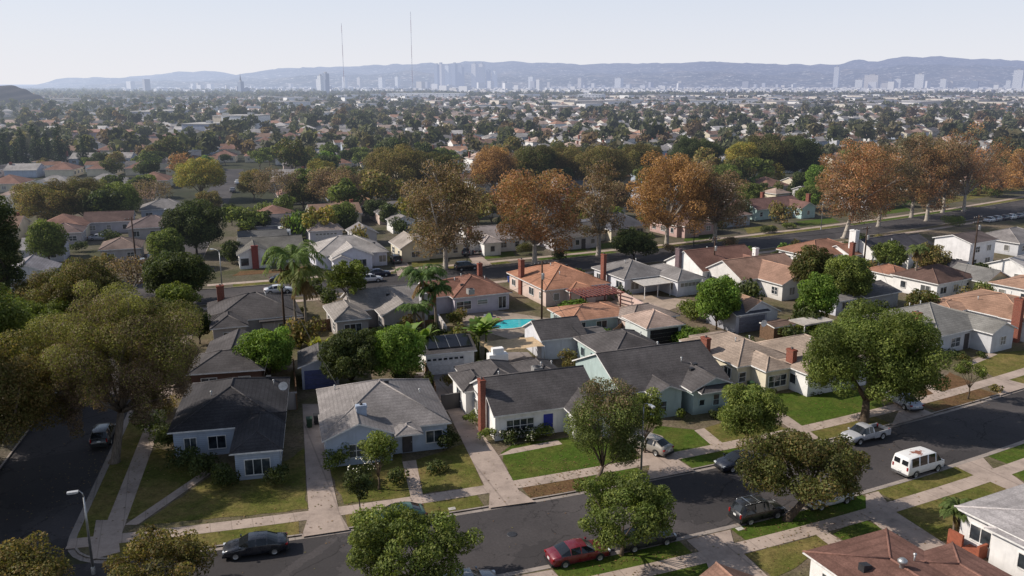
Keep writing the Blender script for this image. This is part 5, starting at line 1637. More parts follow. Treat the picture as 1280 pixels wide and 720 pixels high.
for i, (bx, by, top, w_, k, lab) in enumerate((
    (420, 262, 206, 72, 'brown', 'grey-brown rounded tree right of the bare-stemmed one'),
    (497, 246, 181, 92, 'olive', 'broad olive tree above the pale grey roofed house'),
    (545, 245, 190, 60, 'bronze', 'bronze tree behind the tallest brown sycamore'),
    (617, 246, 181, 66, 'gold', 'orange-crowned tree behind the light-roofed house'),
    (668, 240, 180, 60, 'bronze', 'olive-bronze tree above the wide rust sycamore'),
    (700, 236, 180, 64, 'olive', 'olive tree right of the orange-crowned one'),
    (752, 240, 178, 70, 'olive', 'dull olive tree above the narrow sycamore'),
    (800, 232, 176, 54, 'olive', 'pale olive tree left of the golden sycamore'),
    (868, 224, 170, 66, 'dark', 'dark green tree above the golden sycamore'),
    (925, 232, 176, 48, 'yellow', 'yellow-green tree with a split trunk above the mint house'),
    (955, 230, 166, 66, 'bronze', 'bronze domed tree above the mint house'),
    (995, 228, 170, 60, 'dark', 'dark domed tree left of the leaning sycamore'),
    (1020, 250, 205, 34, 'bright', 'small bright conifer-like tree by the mint house'),
    (905, 245, 205, 44, 'green', 'green bushy tree in a back yard above the mint house'),
    (640, 262, 222, 40, 'bronze', 'dim bronze tree deep behind the rust sycamore'),
    (252, 250, 197, 70, 'yellow', 'yellow autumn tree at the head of the cross street'),
    (350, 262, 208, 68, 'grey', 'grey leafless-looking tree with pale forked stem right of the cross street'),
    (400, 232, 198, 40, 'yellow', 'yellow-olive tree behind the grey-brown rounded tree'),
    (318, 250, 212, 38, 'olive', 'slim olive tree right of the cross street'),
    (188, 262, 222, 60, 'grey', 'nearly bare grey tree in front of the wide grey roof'),
    (60, 285, 224, 90, 'olive', 'wide olive tree at the left, upper row'),
    (108, 280, 220, 70, 'airy', 'loose olive tree beside the wide one, upper row'),
    (145, 278, 226, 64, 'green', 'dull green tree nearest the bare grey one, upper row'),
    (12, 400, 230, 54, 'dark', 'tall dark tree standing on the left edge'),
    (62, 330, 274, 50, 'green', 'green tree above the two-gabled house'),
    (100, 415, 326, 108, 'airy', 'wide drooping olive tree behind the tall drooping one'),
    (40, 440, 375, 110, 'green', 'low green tree under the left edge'),
    (165, 372, 318, 70, 'grey', 'grey-olive thin tree left of the dark round trees'),
    (246, 318, 250, 78, 'dark', 'dark round tree at the crossing of the two streets'),
    (226, 380, 311, 84, 'dark', 'dark round tree below the other one at the crossing'),
    (290, 282, 254, 26, 'dark', 'small dark ball-shaped tree in the cross street verge'),
    (430, 290, 251, 38, 'green', 'green garden tree beside the sandy hip roof'),
    (315, 282, 266, 24, 'green', 'small green shrub tree beside the lilac-grey house'),
    (195, 412, 372, 60, 'dark', 'dark small tree beside the outbuilding'),
    (222, 400, 352, 56, 'green', 'green tree between the drooping tree and dark-roofed house'),
)):
    T('tree', lab, (bx, by), top, w_, k, .08 if k not in ('grey', 'yellow') else .2, group=ND, twig=3 if k in ('grey', 'airy') else 0, nl=10, dens=.5 if k == 'grey' else 1.0)
for i, (x_, y_, a_, h_, k, lab) in enumerate((  # trees added beyond the left edge to throw shade on the street corner
    (-50.5, 57, 6.8, 18, 'olive', 'street tree added outside the left edge for shade, nearest of three'), (-51.5, 66, 6.5, 18, 'olive', 'street tree added outside the left edge for shade, middle of three'), (-57, 82, 7, 16, 'green', 'street tree added outside the left edge for shade, farthest of three'), (-52.5, 73, 6, 15, 'dark', 'dark street tree added just outside the left edge for shade'))):
    make_tree('street_tree', lab, (x_, y_), k, a_, h_, h_ * .2, 300 + i)
for i, (bx, by, top, w_, k, lab) in enumerate((
    (75, 500, 432, 80, 'olive', 'olive tree under the drooping crown on the far kerb'), (20, 500, 440, 90, 'dark', 'dark tree deep in the left edge shade'),
    (180, 470, 395, 70, 'airy', 'loose tree behind the tall drooping one'), (250, 430, 385, 36, 'dark', 'small dark tree at the back of the outbuilding'),
    (150, 440, 372, 80, 'olive', 'olive tree in the cross street verge'), (55, 400, 345, 80, 'olive', 'olive tree by the two-gabled house'),
    (235, 470, 435, 34, 'dark', 'dark shrubby tree left of the outbuilding'), (290, 330, 300, 30, 'dark', 'dark tree left of the white gable-fronted house'),
    (130, 355, 318, 50, 'olive', 'small olive tree near the taupe roof'), (210, 335, 285, 46, 'green', 'green tree hiding the cross street'), (262, 268, 238, 36, 'olive', 'olive tree at the far cross street corner'),
    (380, 262, 225, 44, 'bronze', 'bronze tree beside the leafless-looking one'), (470, 275, 248, 38, 'dark', 'dark tree by the sandy hip roof'), (585, 280, 236, 46, 'brown', 'brown tree above the light-roofed house'),
    (725, 285, 240, 48, 'bronze', 'bronze tree between the rust sycamores'), (770, 272, 225, 44, 'brown', 'brownish tree behind the slate-roofed house'), (935, 262, 228, 40, 'green', 'green tree behind the teal gabled house'), (1010, 262, 232, 36, 'green', 'green tree right of the mint house'),
    (1080, 250, 205, 50, 'brown', 'brown tree deep behind the leaning sycamore'), (1120, 245, 200, 50, 'bronze', 'bronze tree deep behind the thin-trunked sycamore'), (1232, 240, 195, 44, 'brown', 'brown tree behind the bare-limbed sycamore'),
    (1268, 230, 200, 40, 'dark', 'dark tree at the right edge behind the sycamores'))):
    T('tree', lab, (bx, by), top, w_, k, .08, nl=9)
# palms
g = G(371, 425, .1); make_palm('palm_tree', 'taller of two queen palms behind the dark-roofed corner house', g, 11.4, 30, 4.9, 4, color=(.115, .165, .045), dead=8, leafw=.10, leaflen=1.05, droop=1.0)
g = G(384, 428, .1); make_palm('palm_tree', 'shorter queen palm with hanging yellowed fronds beside the taller one', g, 9.2, 24, 4.3, 9, color=(.15, .17, .05), dead=16, leafw=.10, leaflen=1.0, droop=1.1)
g = G(530, 420, .1); make_palm('palm_tree', 'dark bushy palm in front of the lilac house', g, 8.2, 30, 3.9, 14, color=(.075, .12, .038), upf=.5, dead=4, leafw=.10, leaflen=.95)
g = G(545, 416, .1); make_palm('palm_tree', 'short palm with broad fronds beside the dark bushy palm', g, 6.0, 24, 3.4, 17, color=(.08, .13, .04), upf=.4, dead=2, leafw=.10)
g = G(519, 424, .1); make_palm('palm_tree', 'low palm near the solar garage', g, 4.2, 20, 3.0, 19, color=(.09, .14, .04), upf=.4, dead=2, leafw=.10)
g = G(1142, 365, .1); make_palm('palm_tree', 'ragged fan palm with a pale trunk between the garages', g, 7.2, 20, 2.2, 21, color=(.10, .13, .04), leafw=.08, dead=10)
g = G(1192, 672, .1); make_palm('palm_tree', 'short twin palm on the corner lawn, left stem', g, 2.0, 14, 1.5, 23, color=(.085, .12, .035), trunk_r=.12, leaflen=.5, dead=1, lean=(-.2, .1))
g = G(1198, 672, .1); make_palm('palm_tree', 'short twin palm on the corner lawn, right stem', g, 2.3, 14, 1.5, 25, color=(.085, .12, .035), trunk_r=.12, leaflen=.5, dead=1, lean=(.2, 0))
g = G(597, 452, .1); make_banana('banana_plant', 'tall banana plant between the pool and the solar garage', g, 5.8, 44, 3, 1.9, color=(.13, .20, .045))
g = G(520, 455, .1); make_banana('banana_plant', 'banana clump with sunlit leaves behind the leafy green tree', g, 5.2, 36, 5, 2.4, color=(.13, .20, .04))
g = G(400, 447, .1); make_banana('banana_plant', 'yellow-green bird-of-paradise clump below the queen palms', g, 2.6, 26, 8, 1.6, color=(.20, .20, .03))
# flowering tree and shrubs in the front gardens
T('tree', 'small frangipani tree dotted with white flowers before the light blue bungalow', (474, 612), 536, 54, 'green', .35, fork=1.2, nl=8)
fr = [ob for ob in col.objects if str(ob.get('label', '')).startswith('small frangipani')][0]
r_ = random.Random(5); V, C = leaves_on([(r_.gauss(0, .9), r_.gauss(0, .9), 3.0 + r_.gauss(0, .5), .7) for _ in range(9)], 190, .07, (.75, .74, .66), .1, 5, .2, .8)
link_mesh('blossoms', quads_mesh('blossoms', V, C, m_leaf('blossom', .2)), fr)
for (px, py, a_, h_, k, lab, kw) in (
    (424, 588, 1.25, 2.3, 'green', 'rounded green shrub at the left corner of the light blue bungalow', {}),
    (563, 562, 1.25, 2.1, 'dark', 'clipped dark shrub at the right corner of the light blue bungalow', {}),
    (497, 603, 1.1, 1.3, 'dark', 'dark low shrub under the frangipani tree', {}),
    (445, 607, 1.2, 1.2, 'dark', 'dark groundcover shrub left of the frangipani tree', {}),
    (545, 588, 1.0, .9, 'dark', 'low shrub beside the porch of the light blue bungalow', {}),
    (608, 552, .85, 1.6, 'green', 'round bush at the foot of the tall red brick chimney', {}),
    (590, 532, .8, 1.7, 'green', 'narrow bush behind the tall red brick chimney', {}),
    (637, 552, 1.2, 1.1, 'dark', 'dark flowering shrub under the front window of the blue-door bungalow', dict(flowers=(.6, .58, .5))),
    (658, 550, 1.3, 1.0, 'dark', 'low dark shrub with pale flowers in the middle of the blue-door bungalow front', dict(flowers=(.6, .58, .5))),
    (676, 545, 1.2, 1.1, 'green', 'green shrub left of the blue front door', {}),
    (851, 527, .7, 1.4, 'green', 'upright green shrub beside the teal bungalow entrance', {}),
    (905, 520, 1.1, .8, 'dark', 'low dark shrub under the right gable of the teal bungalow', {}),
    (893, 524, .8, .7, 'dark', 'small dark shrub near the steps of the teal bungalow', {}),
    (282, 608, 1.5, 2.0, 'dark', 'big dark shrub before the windows of the corner house', {}),
    (255, 595, 1.4, 1.9, 'dark', 'dark hedge-like shrub left of the path of the corner house', {}),
    (228, 587, 1.4, 1.8, 'dark', 'dark shrub below the left window of the corner house', {}),
    (348, 605, 1.2, 2.0, 'dark', 'clipped dark shrub right of the corner house wing', {}),
    (208, 560, 1.5, 2.4, 'dark', 'tall dark shrub at the left end of the corner house', {}),
    (205, 520, 1.4, 2.2, 'olive', 'olive shrub along the side of the corner house', {}),
    (186, 545, 1.6, 2.6, 'dark', 'dark shrub beside the cross street sidewalk, nearest the drooping tree', {}),
    (192, 512, 1.5, 2.4, 'green', 'green shrub beside the cross street sidewalk', {}),
    (214, 484, 1.5, 2.6, 'dark', 'dark shrub at the rear corner of the corner house', {}),
    (222, 455, 1.6, 2.8, 'olive', 'olive shrub between sidewalk and outbuilding', {}),
    (345, 470, 1.0, 2.2, 'green', 'green shrub right of the round bright green tree', {}),
    (1190, 447, 1.5, 1.0, 'dark', 'dark shrub below the window of the pale grey bungalow', {}),
    (1205, 452, 1.0, .8, 'bronze', 'reddish shrub beside the path of the pale grey bungalow', {}),
    (1227, 447, .9, .7, 'dark', 'small shrub by the porch of the pale grey bungalow', {}),
    (965, 492, 1.0, .6, 'dark', 'low shrub under the bay window of the cream bungalow', {}),
    (1020, 493, 1.2, .6, 'dark', 'low shrub in front of the half hidden bungalow', {}),
    (852, 428, 1.9, 1.9, 'bright', 'bright green shrub between garage and cream bungalow', {}),
    (872, 424, 1.5, 1.5, 'green', 'green shrub right of the bright one', {}),
    (600, 470, 1.0, 2.2, 'dark', 'potted shrub at the right end of the solar garage', {}),
    (560, 487, .9, 2.0, 'olive', 'thin shrub in the paved court', {}),
    (1243, 490, .9, .7, 'olive', 'dry shrub on the verge by the young street tree', {}),
    (690, 440, .9, 1.3, 'green', 'small green shrub beside the pale garage', {}),
    (1120, 428, 1.5, 1.6, 'green', 'green hedge bush behind the large street tree', {}),
    (1243, 355, 1.8, 2.2, 'dark', 'dark bush left of the yellow garage', {}),
    (960, 291, 3.2, 1.6, 'dark', 'trimmed hedge at the side of the mint house', dict(b=1.2)),
    (985, 286, 2.6, 1.4, 'green', 'lighter hedge right of the trimmed one', dict(b=1.0)),
    (455, 324, 1.7, 1.5, 'green', 'round shrub before the white house with pale grey hip roof', {}),
    (655, 318, 1.8, 2.4, 'bronze', 'bronze undergrowth at the foot of the wide rust sycamore', {}),
    (700, 325, 1.6, 1.9, 'dark', 'dark undergrowth right of the wide rust sycamore', {}),
    (835, 318, 1.4, 2.0, 'brown', 'brown bush at the foot of the golden sycamore', {}),
    (910, 310, 2.0, 2.6, 'brown', 'brown bush below the olive-brown sycamore', {}),
    (1190, 282, 2.6, 2.2, 'green', 'spreading green bush on the kerb above the dark roofs', {}),
    (1100, 305, 1.6, 1.8, 'olive', 'olive bush beside the white chimney house', {}),
    (1060, 312, 1.5, 1.9, 'dark', 'dark bush by the small orange-tan roofed house', {}),
):
    make_bush('bush', lab, G(px, py, .1), a_, h_, k, hash_(lab), rz=.3, **kw)

# ------------------------------------------------------------------ vehicles
def ahead(px, py, left=False):
    g = G(px, py, .01); return (g.x, g.y, .012)
PI = math.pi
def CA(label, px, py, kind, colr, rev=False, turn=0, mid=aA, **kw):
    p = ahead(px, py); return make_car(label, p, mid(p[0]) + (PI if rev else 0) + turn, kind, colr, **kw)
CA('dark blue-black sedan parked at the kerb by the corner house', 320, 690, 'sedan', (.012, .014, .022), True)
CA('green hatchback half hidden behind the bottom street tree', 497, 653, 'hatch', (.06, .13, .085), True)
CA('grey sedan under the tree at the bottom edge', 582, 738, 'sedan', (.25, .26, .28))
CA('maroon sedan parked beside the rounded street tree', 722, 699, 'sedan', (.15, .008, .018))
CA('dark sedan hidden behind the rounded green street tree', 806, 680, 'sedan', (.03, .03, .035))
CA('black suv with silver roof rails parked at the near kerb', 946, 647, 'suv', (.012, .012, .014), cat='suv', roof_rails=True)
CA('white sedan parked behind the spreading bronze tree', 1033, 629, 'sedan', (.68, .68, .68))
CA('dark navy sedan on the far kerb under the medium tree', 924, 583, 'sedan', (.012, .015, .028), True)
g = G(812, 562); make_car('champagne-silver hatchback parked in the driveway of the teal bungalow', (g.x, g.y, .14), aA(g.x) + R(112), 'hatch', (.34, .31, .28))
CA('silver pickup truck parked under the largest street tree', 1081, 549, 'pickup', (.44, .44, .46), True, cat='pickup truck')
vn = CA('white passenger van with a rusty roof patch at the near kerb', 1147, 589, 'van', (.72, .71, .70), rust=m_van(), cat='van')
g = G(1128, 506); make_car('pale blue car in a driveway behind the largest street tree', (g.x, g.y, .14), aA(g.x) + R(75), 'sedan', (.36, .38, .44))
g = G(130, 549); make_car('dark car parked by the tall drooping tree', (g.x, g.y, .01), R(105), 'suv', (.03, .032, .035))
CB = lambda label, px, py, kind, c, rev=False, **kw: CA(label, px, py, kind, c, rev, 0, aB, **kw)
CB('dark sedan parked by the white gable-fronted house', 354, 352, 'sedan', (.015, .018, .022))
CB('white sedan on the near side of the middle street', 348, 366, 'sedan', (.62, .62, .64))
CB('navy blue sedan on the far kerb of the middle street', 472, 345, 'sedan', (.012, .018, .05))
CB('white car partly hidden behind the taupe house', 462, 352, 'hatch', (.6, .6, .62))
CB('black suv on the far kerb right of the brown sycamore trunk', 583, 337, 'suv', (.012, .012, .013), cat='suv')
g = G(495, 328); make_car('black car in the driveway of the cream gabled house', (g.x, g.y, .14), aB(g.x) + R(85), 'suv', (.015, .015, .016), cat='suv')
g = G(580, 318); make_car('grey suv in a shaded driveway beside the red chimney house', (g.x, g.y, .14), aB(g.x) + R(80), 'suv', (.06, .06, .07), cat='suv')
g = G(594, 316); make_car('black pickup truck beside the grey suv in the shaded driveway', (g.x, g.y, .14), aB(g.x) + R(80), 'pickup', (.02, .02, .025), cat='pickup truck')
for i, (px, py, hd, kd, c, lab) in enumerate(((291, 240, 105, 'sedan', (.10, .10, .11), 'grey car parked on the cross street beyond the dark round trees'), (297, 230, 105, 'hatch', (.7, .7, .7), 'white car behind the grey one on the cross street'),
        (178, 333, 105, 'suv', (.25, .26, .28), 'silver car on the shaded cross street'), (192, 322, 100, 'sedan', (.4, .4, .42), 'pale car behind the silver one on the shaded cross street'),
        (125, 300, 10, 'sedan', (.45, .46, .5), 'pale sedan in a yard left of the cross street'), (45, 268, 5, 'sedan', (.6, .6, .6), 'white car near the reddish house'))):
    g = G(px, py); make_car(lab, (g.x, g.y, .14), R(hd), kd, c, detail=False)
for i in range(6):
    g = G(1238 + i * 9, 277 - i * 1.2); cc_ = [(.62, .62, .64), (.3, .3, .32), (.05, .05, .06), (.66, .66, .66), (.2, .2, .22), (.5, .5, .53)][i]
    o_ = make_car(['white sedan, leftmost of the cars packed along the far right kerb', 'grey hatchback second in the packed row', 'black sedan third in the packed row', 'white hatchback fourth in the packed row', 'dark grey sedan fifth in the packed row', 'silver hatchback last in the packed row at the right edge'][i], (g.x, g.y, .01), aB(g.x), 'sedan' if i % 2 == 0 else 'hatch', cc_, group='cars packed along the far right kerb', detail=False)
# travel trailer in a back yard
g = G(356, 300); tr = empty('travel_trailer', (g.x, g.y, .1), aB(g.x) + R(90), label='white travel trailer parked behind the white gable-fronted house', cat='trailer')
m = MB(); m.prism([(-3, -1.15, .5), (-3, -1.15, 2.5), (-2.7, -1.15, 2.85), (2.4, -1.15, 2.85), (3, -1.15, 2.2), (3, -1.15, .9), (2.6, -1.15, .5)], (0, 2.3, 0)); m.build('body', m_plain('trailer_shell', (.72, .71, .70), .5), tr)
for s in (-1, 1):
    m = MB(); m.lathe([(0, -.1), (.34, -.1), (.34, .1), (0, .1)], (0, s * 1.1, .34), 12, 0, 'y'); m.build('wheel', M_RUBBER, tr)
    for x in (-1.6, .9):
        m = MB(); m.obox((x, s * 1.16, 1.8), ((1, 0, 0), (0, 1, 0), (0, 0, 1)), (.55, .02, .35)); m.build('window', M_GLASS, tr)
m = MB(); m.obox((-3.01, 0, 1.9), ((1, 0, 0), (0, 1, 0), (0, 0, 1)), (.02, .7, .35)); m.build('window', M_GLASS, tr)
m = MB(); m.box((-.4, -.3, 2.85), (.5, .3, 3.1)); m.build('roof_vent', M_METAL, tr)

# ------------------------------------------------------------------ lamps, poles and wires
street_lamp('grey street lamp at the street corner bottom left', G(117, 716, .1), 6.4, R(200), .35)
street_lamp('street lamp with a curved arm at the middle street corner', G(279, 374, .1), 8.2, R(160), 1.1)
street_lamp('street lamp in front of the silver hatchback driveway', G(801, 597, .1), 7.2, R(-65), .9)
street_lamp('tall grey street lamp before the mint house', G(1026, 287, .1), 7.6, R(-60), 1.0)
street_lamp('thin dark lamp pole right of the golden sycamore', G(867, 308, .1), 8.5, R(-60), .9, color=M_DARKMETAL)
street_lamp('slim lamp pole by the driveway with the black pickup', G(584, 330, .1), 8.0, R(-60), .9, color=M_DARKMETAL)
street_lamp('lamp pole left of the cross street among olive trees', G(211, 318, .1), 9.5, R(-60), .9, color=M_DARKMETAL)
utility_pole('dark wooden utility pole left of the queen palms', G(357, 428, .1), 10.5, aA(-30), False)
utility_pole('dark wooden utility pole behind the swimming pool', G(677, 411, .1), 10.0, aA(4))
utility_pole('wooden utility pole with crossarms at the white gabled garage', G(1213, 352, .1), 12.0, aA(60), True, 2)
utility_pole('utility pole with crossarm by the small orange garage', G(1079, 338, .1), 8.5, aA(60))
utility_pole('utility pole in front of the brown roofed white house', G(891, 350, .1), 8.0, aA(30))
utility_pole('utility pole beyond the left olive trees', G(172, 345, .1), 11.0, aA(-40), False)
pA = G(357, 428, .1); pB = G(677, 411, .1); pC = G(891, 350, .1)
for i, (a_, b2, s_) in enumerate(((pA + Vector((0, 0, 9.9)), pB + Vector((0, 0, 9.5)), .5), (pA + Vector((.4, .4, 8.6)), pB + Vector((.4, .4, 8.0)), .6), (pB + Vector((0, 0, 9.5)), pC + Vector((0, 0, 7.6)), .5))):
    wire(['upper overhead wire from the left utility pole to the pool pole', 'lower overhead wire from the left utility pole to the pool pole', 'overhead wire from the pool pole to the right'][i], a_, b2, s_)
wire('service wire dropping from the pool pole to the teal bungalow', pB + Vector((0, 0, 7.5)), G(727, 425, 3.0), .35, .03)
wire('service wire dropping from the pool pole to the peach house', pB + Vector((0, 0, 7.8)), G(700, 350, 4.2), .3, .022)
wire('service wire from the left pole to the light blue bungalow', pA + Vector((0, 0, 8.6)), G(424, 486, 3.6), .5, .025)

pD, pE = G(1079, 338, .1), G(1213, 352, .1)
wire('overhead wire along the alley towards the right pole', pC + Vector((0, 0, 7.6)), pD + Vector((0, 0, 8.0)), .6, .025)
wire('overhead wire between the two right-hand utility poles', pD + Vector((0, 0, 8.0)), pE + Vector((0, 0, 11.4)), .6, .025)
wire('lower overhead wire between the two right-hand utility poles', pD + Vector((0, 0, 7.2)), pE + Vector((0, 0, 10.4)), .7, .022)
wire('service wire from the right pole to the tan-roofed bungalow', pE + Vector((0, 0, 9.5)), G(1200, 362, 4.0), .4, .022)
wire('service wire from the small orange garage pole to the pale grey bungalow', pD + Vector((0, 0, 7.2)), G(1130, 398, 3.6), .5, .022)
wire('service wire from the pool pole to the lilac house', pB + Vector((0, 0, 7.8)), G(630, 366, 3.2), .3, .022)
wire('service wire from the left pole to the corner house', pA + Vector((0, 0, 8.4)), G(330, 470, 3.6), .4, .022)
# ------------------------------------------------------------------ back yards
M_WALLW = m_wall((.5, .46, .44)); M_WALLP = m_wall((.60, .44, .39)); M_DKWALL = m_wall((.09, .085, .085))
fence('dark block wall with gate across the driveway of the blue-door bungalow', G(552, 513), G(583, 508), 1.7, M_DKWALL, 'wall', 'garden_wall')
fence('pink garden wall beside the pergola', G(765, 372), G(822, 405), 1.9, M_WALLP, 'wall', 'garden_wall')
fence('wooden board fence behind the lilac house yard', G(497, 418), G(545, 413), 1.7, M_WOOD)
fence('low pale garden wall beside the dark palms', G(548, 408), G(558, 424), 1.8, M_WALLW, 'wall', 'garden_wall')
fence('dark board fence beside the narrow driveway of the taupe house', G(390, 415), G(418, 412), 1.7, M_WOOD)
fence('pale fence panel beside the corner house', G(360, 512), G(372, 511), 1.9, m_wall((.36, .32, .30)), 'wall', 'garden_wall')
fence('board fence between the corner house and the blue-door garage', G(372, 512), G(368, 462), 1.8, M_WOOD)
fence('board fence along the yard of the light blue bungalow', G(545, 500), G(520, 440), 1.7, M_WOOD)
fence('board fence between cream bungalow and the hidden one', G(1000, 455), G(985, 410), 1.7, M_WOOD)
fence('board fence behind the teal bungalow', G(735, 440), G(700, 396), 1.7, M_WOOD)
fence('board fence along the alley behind the garages', G(760, 432), G(800, 398), 1.7, M_WOOD)
fence('board fence in front of the tan gabled garage', G(935, 408), G(915, 385), 1.6, M_WOOD)
# pool
g = G(640, 405); pl = empty('swimming_pool', (g.x, g.y, .13), aB(0), label='turquoise kidney swimming pool behind the lilac house', cat='pool')
pts = [(3.9 * math.cos(t_) * (1 + .12 * math.cos(2 * t_)), 2.3 * math.sin(t_) * (1 - .18 * math.cos(t_))) for t_ in [2 * PI * i / 28 for i in range(28)]]
t = NT('pool_water'); nn = t.noise(t.coord('World'), 1.2, 2)
mp_ = t.out(t.pbr(t.ramp(nn, [(.3, (.03, .38, .44)), (.7, (.07, .52, .56))]), .05, 0, .5, t.bump(nn, .1, .05)))
m = MB(); m.poly([(x, y, .03) for x, y in pts]); m.build('water', mp_, pl)
m = MB(); n_ = len(pts); m.add([(x, y, .0) for x, y in pts] + [(x * 1.0, y * 1.0, .1) for x, y in pts] + [(x * 1.1, y * 1.14, .1) for x, y in pts] + [(x * 1.1, y * 1.14, 0) for x, y in pts],
    [(k * n_ + i, k * n_ + (i + 1) % n_, (k + 1) * n_ + (i + 1) % n_, (k + 1) * n_ + i) for k in range(3) for i in range(n_)]); m.build('coping', m_concrete('pool_coping', (.45, .36, .29)), pl)
# pergola and covers
g = G(731, 373, 2.6); pg = empty('pergola', (g.x, g.y, .1), aB(g.x), label='dark red slatted pergola beside the peach house', cat='pergola')
for x in (.2, 6.6):
    for y in (.2, 4.8):
        m = MB(); m.box((x - .08, y - .08, 0), (x + .08, y + .08, 2.5)); m.build('post', m_plain('pergola_paint', (.16, .05, .045), .8), pg)
for y in (.2, 4.8):
    m = MB(); m.box((-.3, y - .06, 2.5), (7.1, y + .06, 2.7)); m.build('beam', m_plain('pergola_paint', (.16, .05, .045), .8), pg)
m = MB()
for i in range(11):
    x = -.1 + i * .7; m.box((x - .05, -.4, 2.705), (x + .05, 5.4, 2.86))
m.build('slats', m_plain('pergola_paint', (.16, .05, .045), .8), pg)
g = G(612, 440, 2.6); sh = empty('shade_canopy', (g.x, g.y, .1), aA(g.x), label='beige cloth canopy over the patio behind the blue-door bungalow', cat='canopy')
m = MB()
k_ = 8
vs = [(7.2 * i / k_, 4.2 * j / k_, 2.55 + .0 - .28 * math.sin(PI * i / k_) * math.sin(PI * j / k_) + .05 * math.sin(i * 2.1 + j)) for j in range(k_ + 1) for i in range(k_ + 1)]
m.add(vs, [(j * (k_ + 1) + i, j * (k_ + 1) + i + 1, (j + 1) * (k_ + 1) + i + 1, (j + 1) * (k_ + 1) + i) for j in range(k_) for i in range(k_)], 0, True)
m.build('cloth', m_plain('canvas_cloth', (.50, .36, .22), .9), sh)
for x in (0, 7.2):
    for y in (0, 4.2):
        m = MB(); m.tube([(x, y, 0), (x, y, 2.57)], .05, 6); m.build('post', M_METAL, sh)
# white outdoor fireplace
g = G(612, 470); fp = empty('outdoor_fireplace', (g.x, g.y, .1), aA(g.x), label='white block outdoor fireplace beside the beige canopy', cat='fireplace')
m = MB(); m.box((0, 0, 0), (2.4, 1.2, 2.6)); m.box((.5, .2, 2.6), (1.9, 1.0, 3.3)); m.build('chimney_block', mw_white, fp)
m = MB(); m.box((.7, -.02, .3), (1.7, .06, 1.2)); m.build('hearth_opening', M_DARKTRIM, fp)
# patio furniture near the pool
for i, (px, py, c) in enumerate(((607, 402, (.6, .58, .55)), (617, 399, (.05, .06, .12)), (626, 404, (.25, .08, .06)))):
    g = G(px, py); ch = empty('patio_chair', (g.x, g.y, .13), i * 1.1, label=['white patio chair left of the pool', 'dark blue patio chair behind the pool', 'reddish patio chair at the pool edge'][i], cat='chair')
    mt = m_plain('patio_chair_plastic', c, .6)
    m = MB(); m.box((-.3, -.3, .38), (.3, .3, .44)); m.build('seat', mt, ch)
    m = MB(); m.prism([(-.3, .28, .44), (.3, .28, .44), (.3, .42, 1.0), (-.3, .42, 1.0)], (0, .05, 0)); m.build('backrest', mt, ch)
    for x in (-.26, .26):
        for y in (-.26, .26):
            m = MB(); m.box((x - .025, y - .025, 0), (x + .025, y + .025, .38)); m.build('leg', mt, ch)
g = G(612, 408); tb = empty('patio_table', (g.x, g.y, .13), 0, label='round pale patio table by the pool', cat='table')
m = MB(); m.lathe([(0, .7), (.7, .7), (.7, .75), (0, .75)], n=16); m.build('table_top', M_TRIM, tb)
m = MB(); m.lathe([(.3, 0), (.06, .05), (.05, .7)], n=8); m.build('table_stem', M_METAL, tb)
# rooftop units
def ac_unit(label, px, py, z, ang):
    g = G(px, py, z); o = empty('air_conditioner', (g.x, g.y, z - .55), ang, label=label, cat='air conditioner')
    m = MB(); m.box((-.5, -.5, 0), (.5, .5, .8)); m.build('cabinet', m_plain('ac_cabinet', (.30, .29, .28), .5), o)
    m = MB(); m.lathe([(.42, .801), (.42, .86), (.1, .9)], n=12); m.build('fan_grille', M_DARKMETAL, o)
ac_unit('grey air conditioner on the roof of the blue-door bungalow', 671, 461, 4.0, h3a)
ac_unit('grey air conditioner on the red-brown roof of the lilac house', 588, 363, 3.9, aB(0))
for lab, px, py, c in (('dark green wheelie bin left of the light blue bungalow', 387, 534, (.02, .045, .025)), ('black wheelie bin beside the dark green one', 396, 530, (.02, .02, .022)), ('blue wheelie bin beside the peach house', 637, 353, (.03, .06, .25))):
    bin_(lab, G(px, py), aA(-18), c)
# satellite dishes
for lab, px, py, z in (('white satellite dish on the flat roof behind the cream bungalow', 953, 408, 2.9), ('small white satellite dish on the dark roof of the corner house', 354, 487, 3.3)):
    g = G(px, py, z); o = empty('satellite_dish', (g.x, g.y, z), R(20), label=lab, cat='satellite dish')
    m = MB(); m.tube([(0, 0, -.5), (0, 0, .3), (0, -.15, .45)], .03, 6); m.build('mast', M_METAL, o)
    m = MB(); vs = [(0, -.2, .5)]; k = 14
    for r_i, dy in ((.25, .03), (.48, .12)):
        vs += [(r_i * math.cos(2 * PI * i / k), -.22 - dy * .6 + 0 * i, .5 + r_i * math.sin(2 * PI * i / k)) for i in range(k)]
    m.add(vs, [(0, 1 + i, 1 + (i + 1) % k) for i in range(k)] + [(1 + i, 1 + k + i, 1 + k + (i + 1) % k, 1 + (i + 1) % k) for i in range(k)], 0, True); m.build('dish', M_TRIM, o)
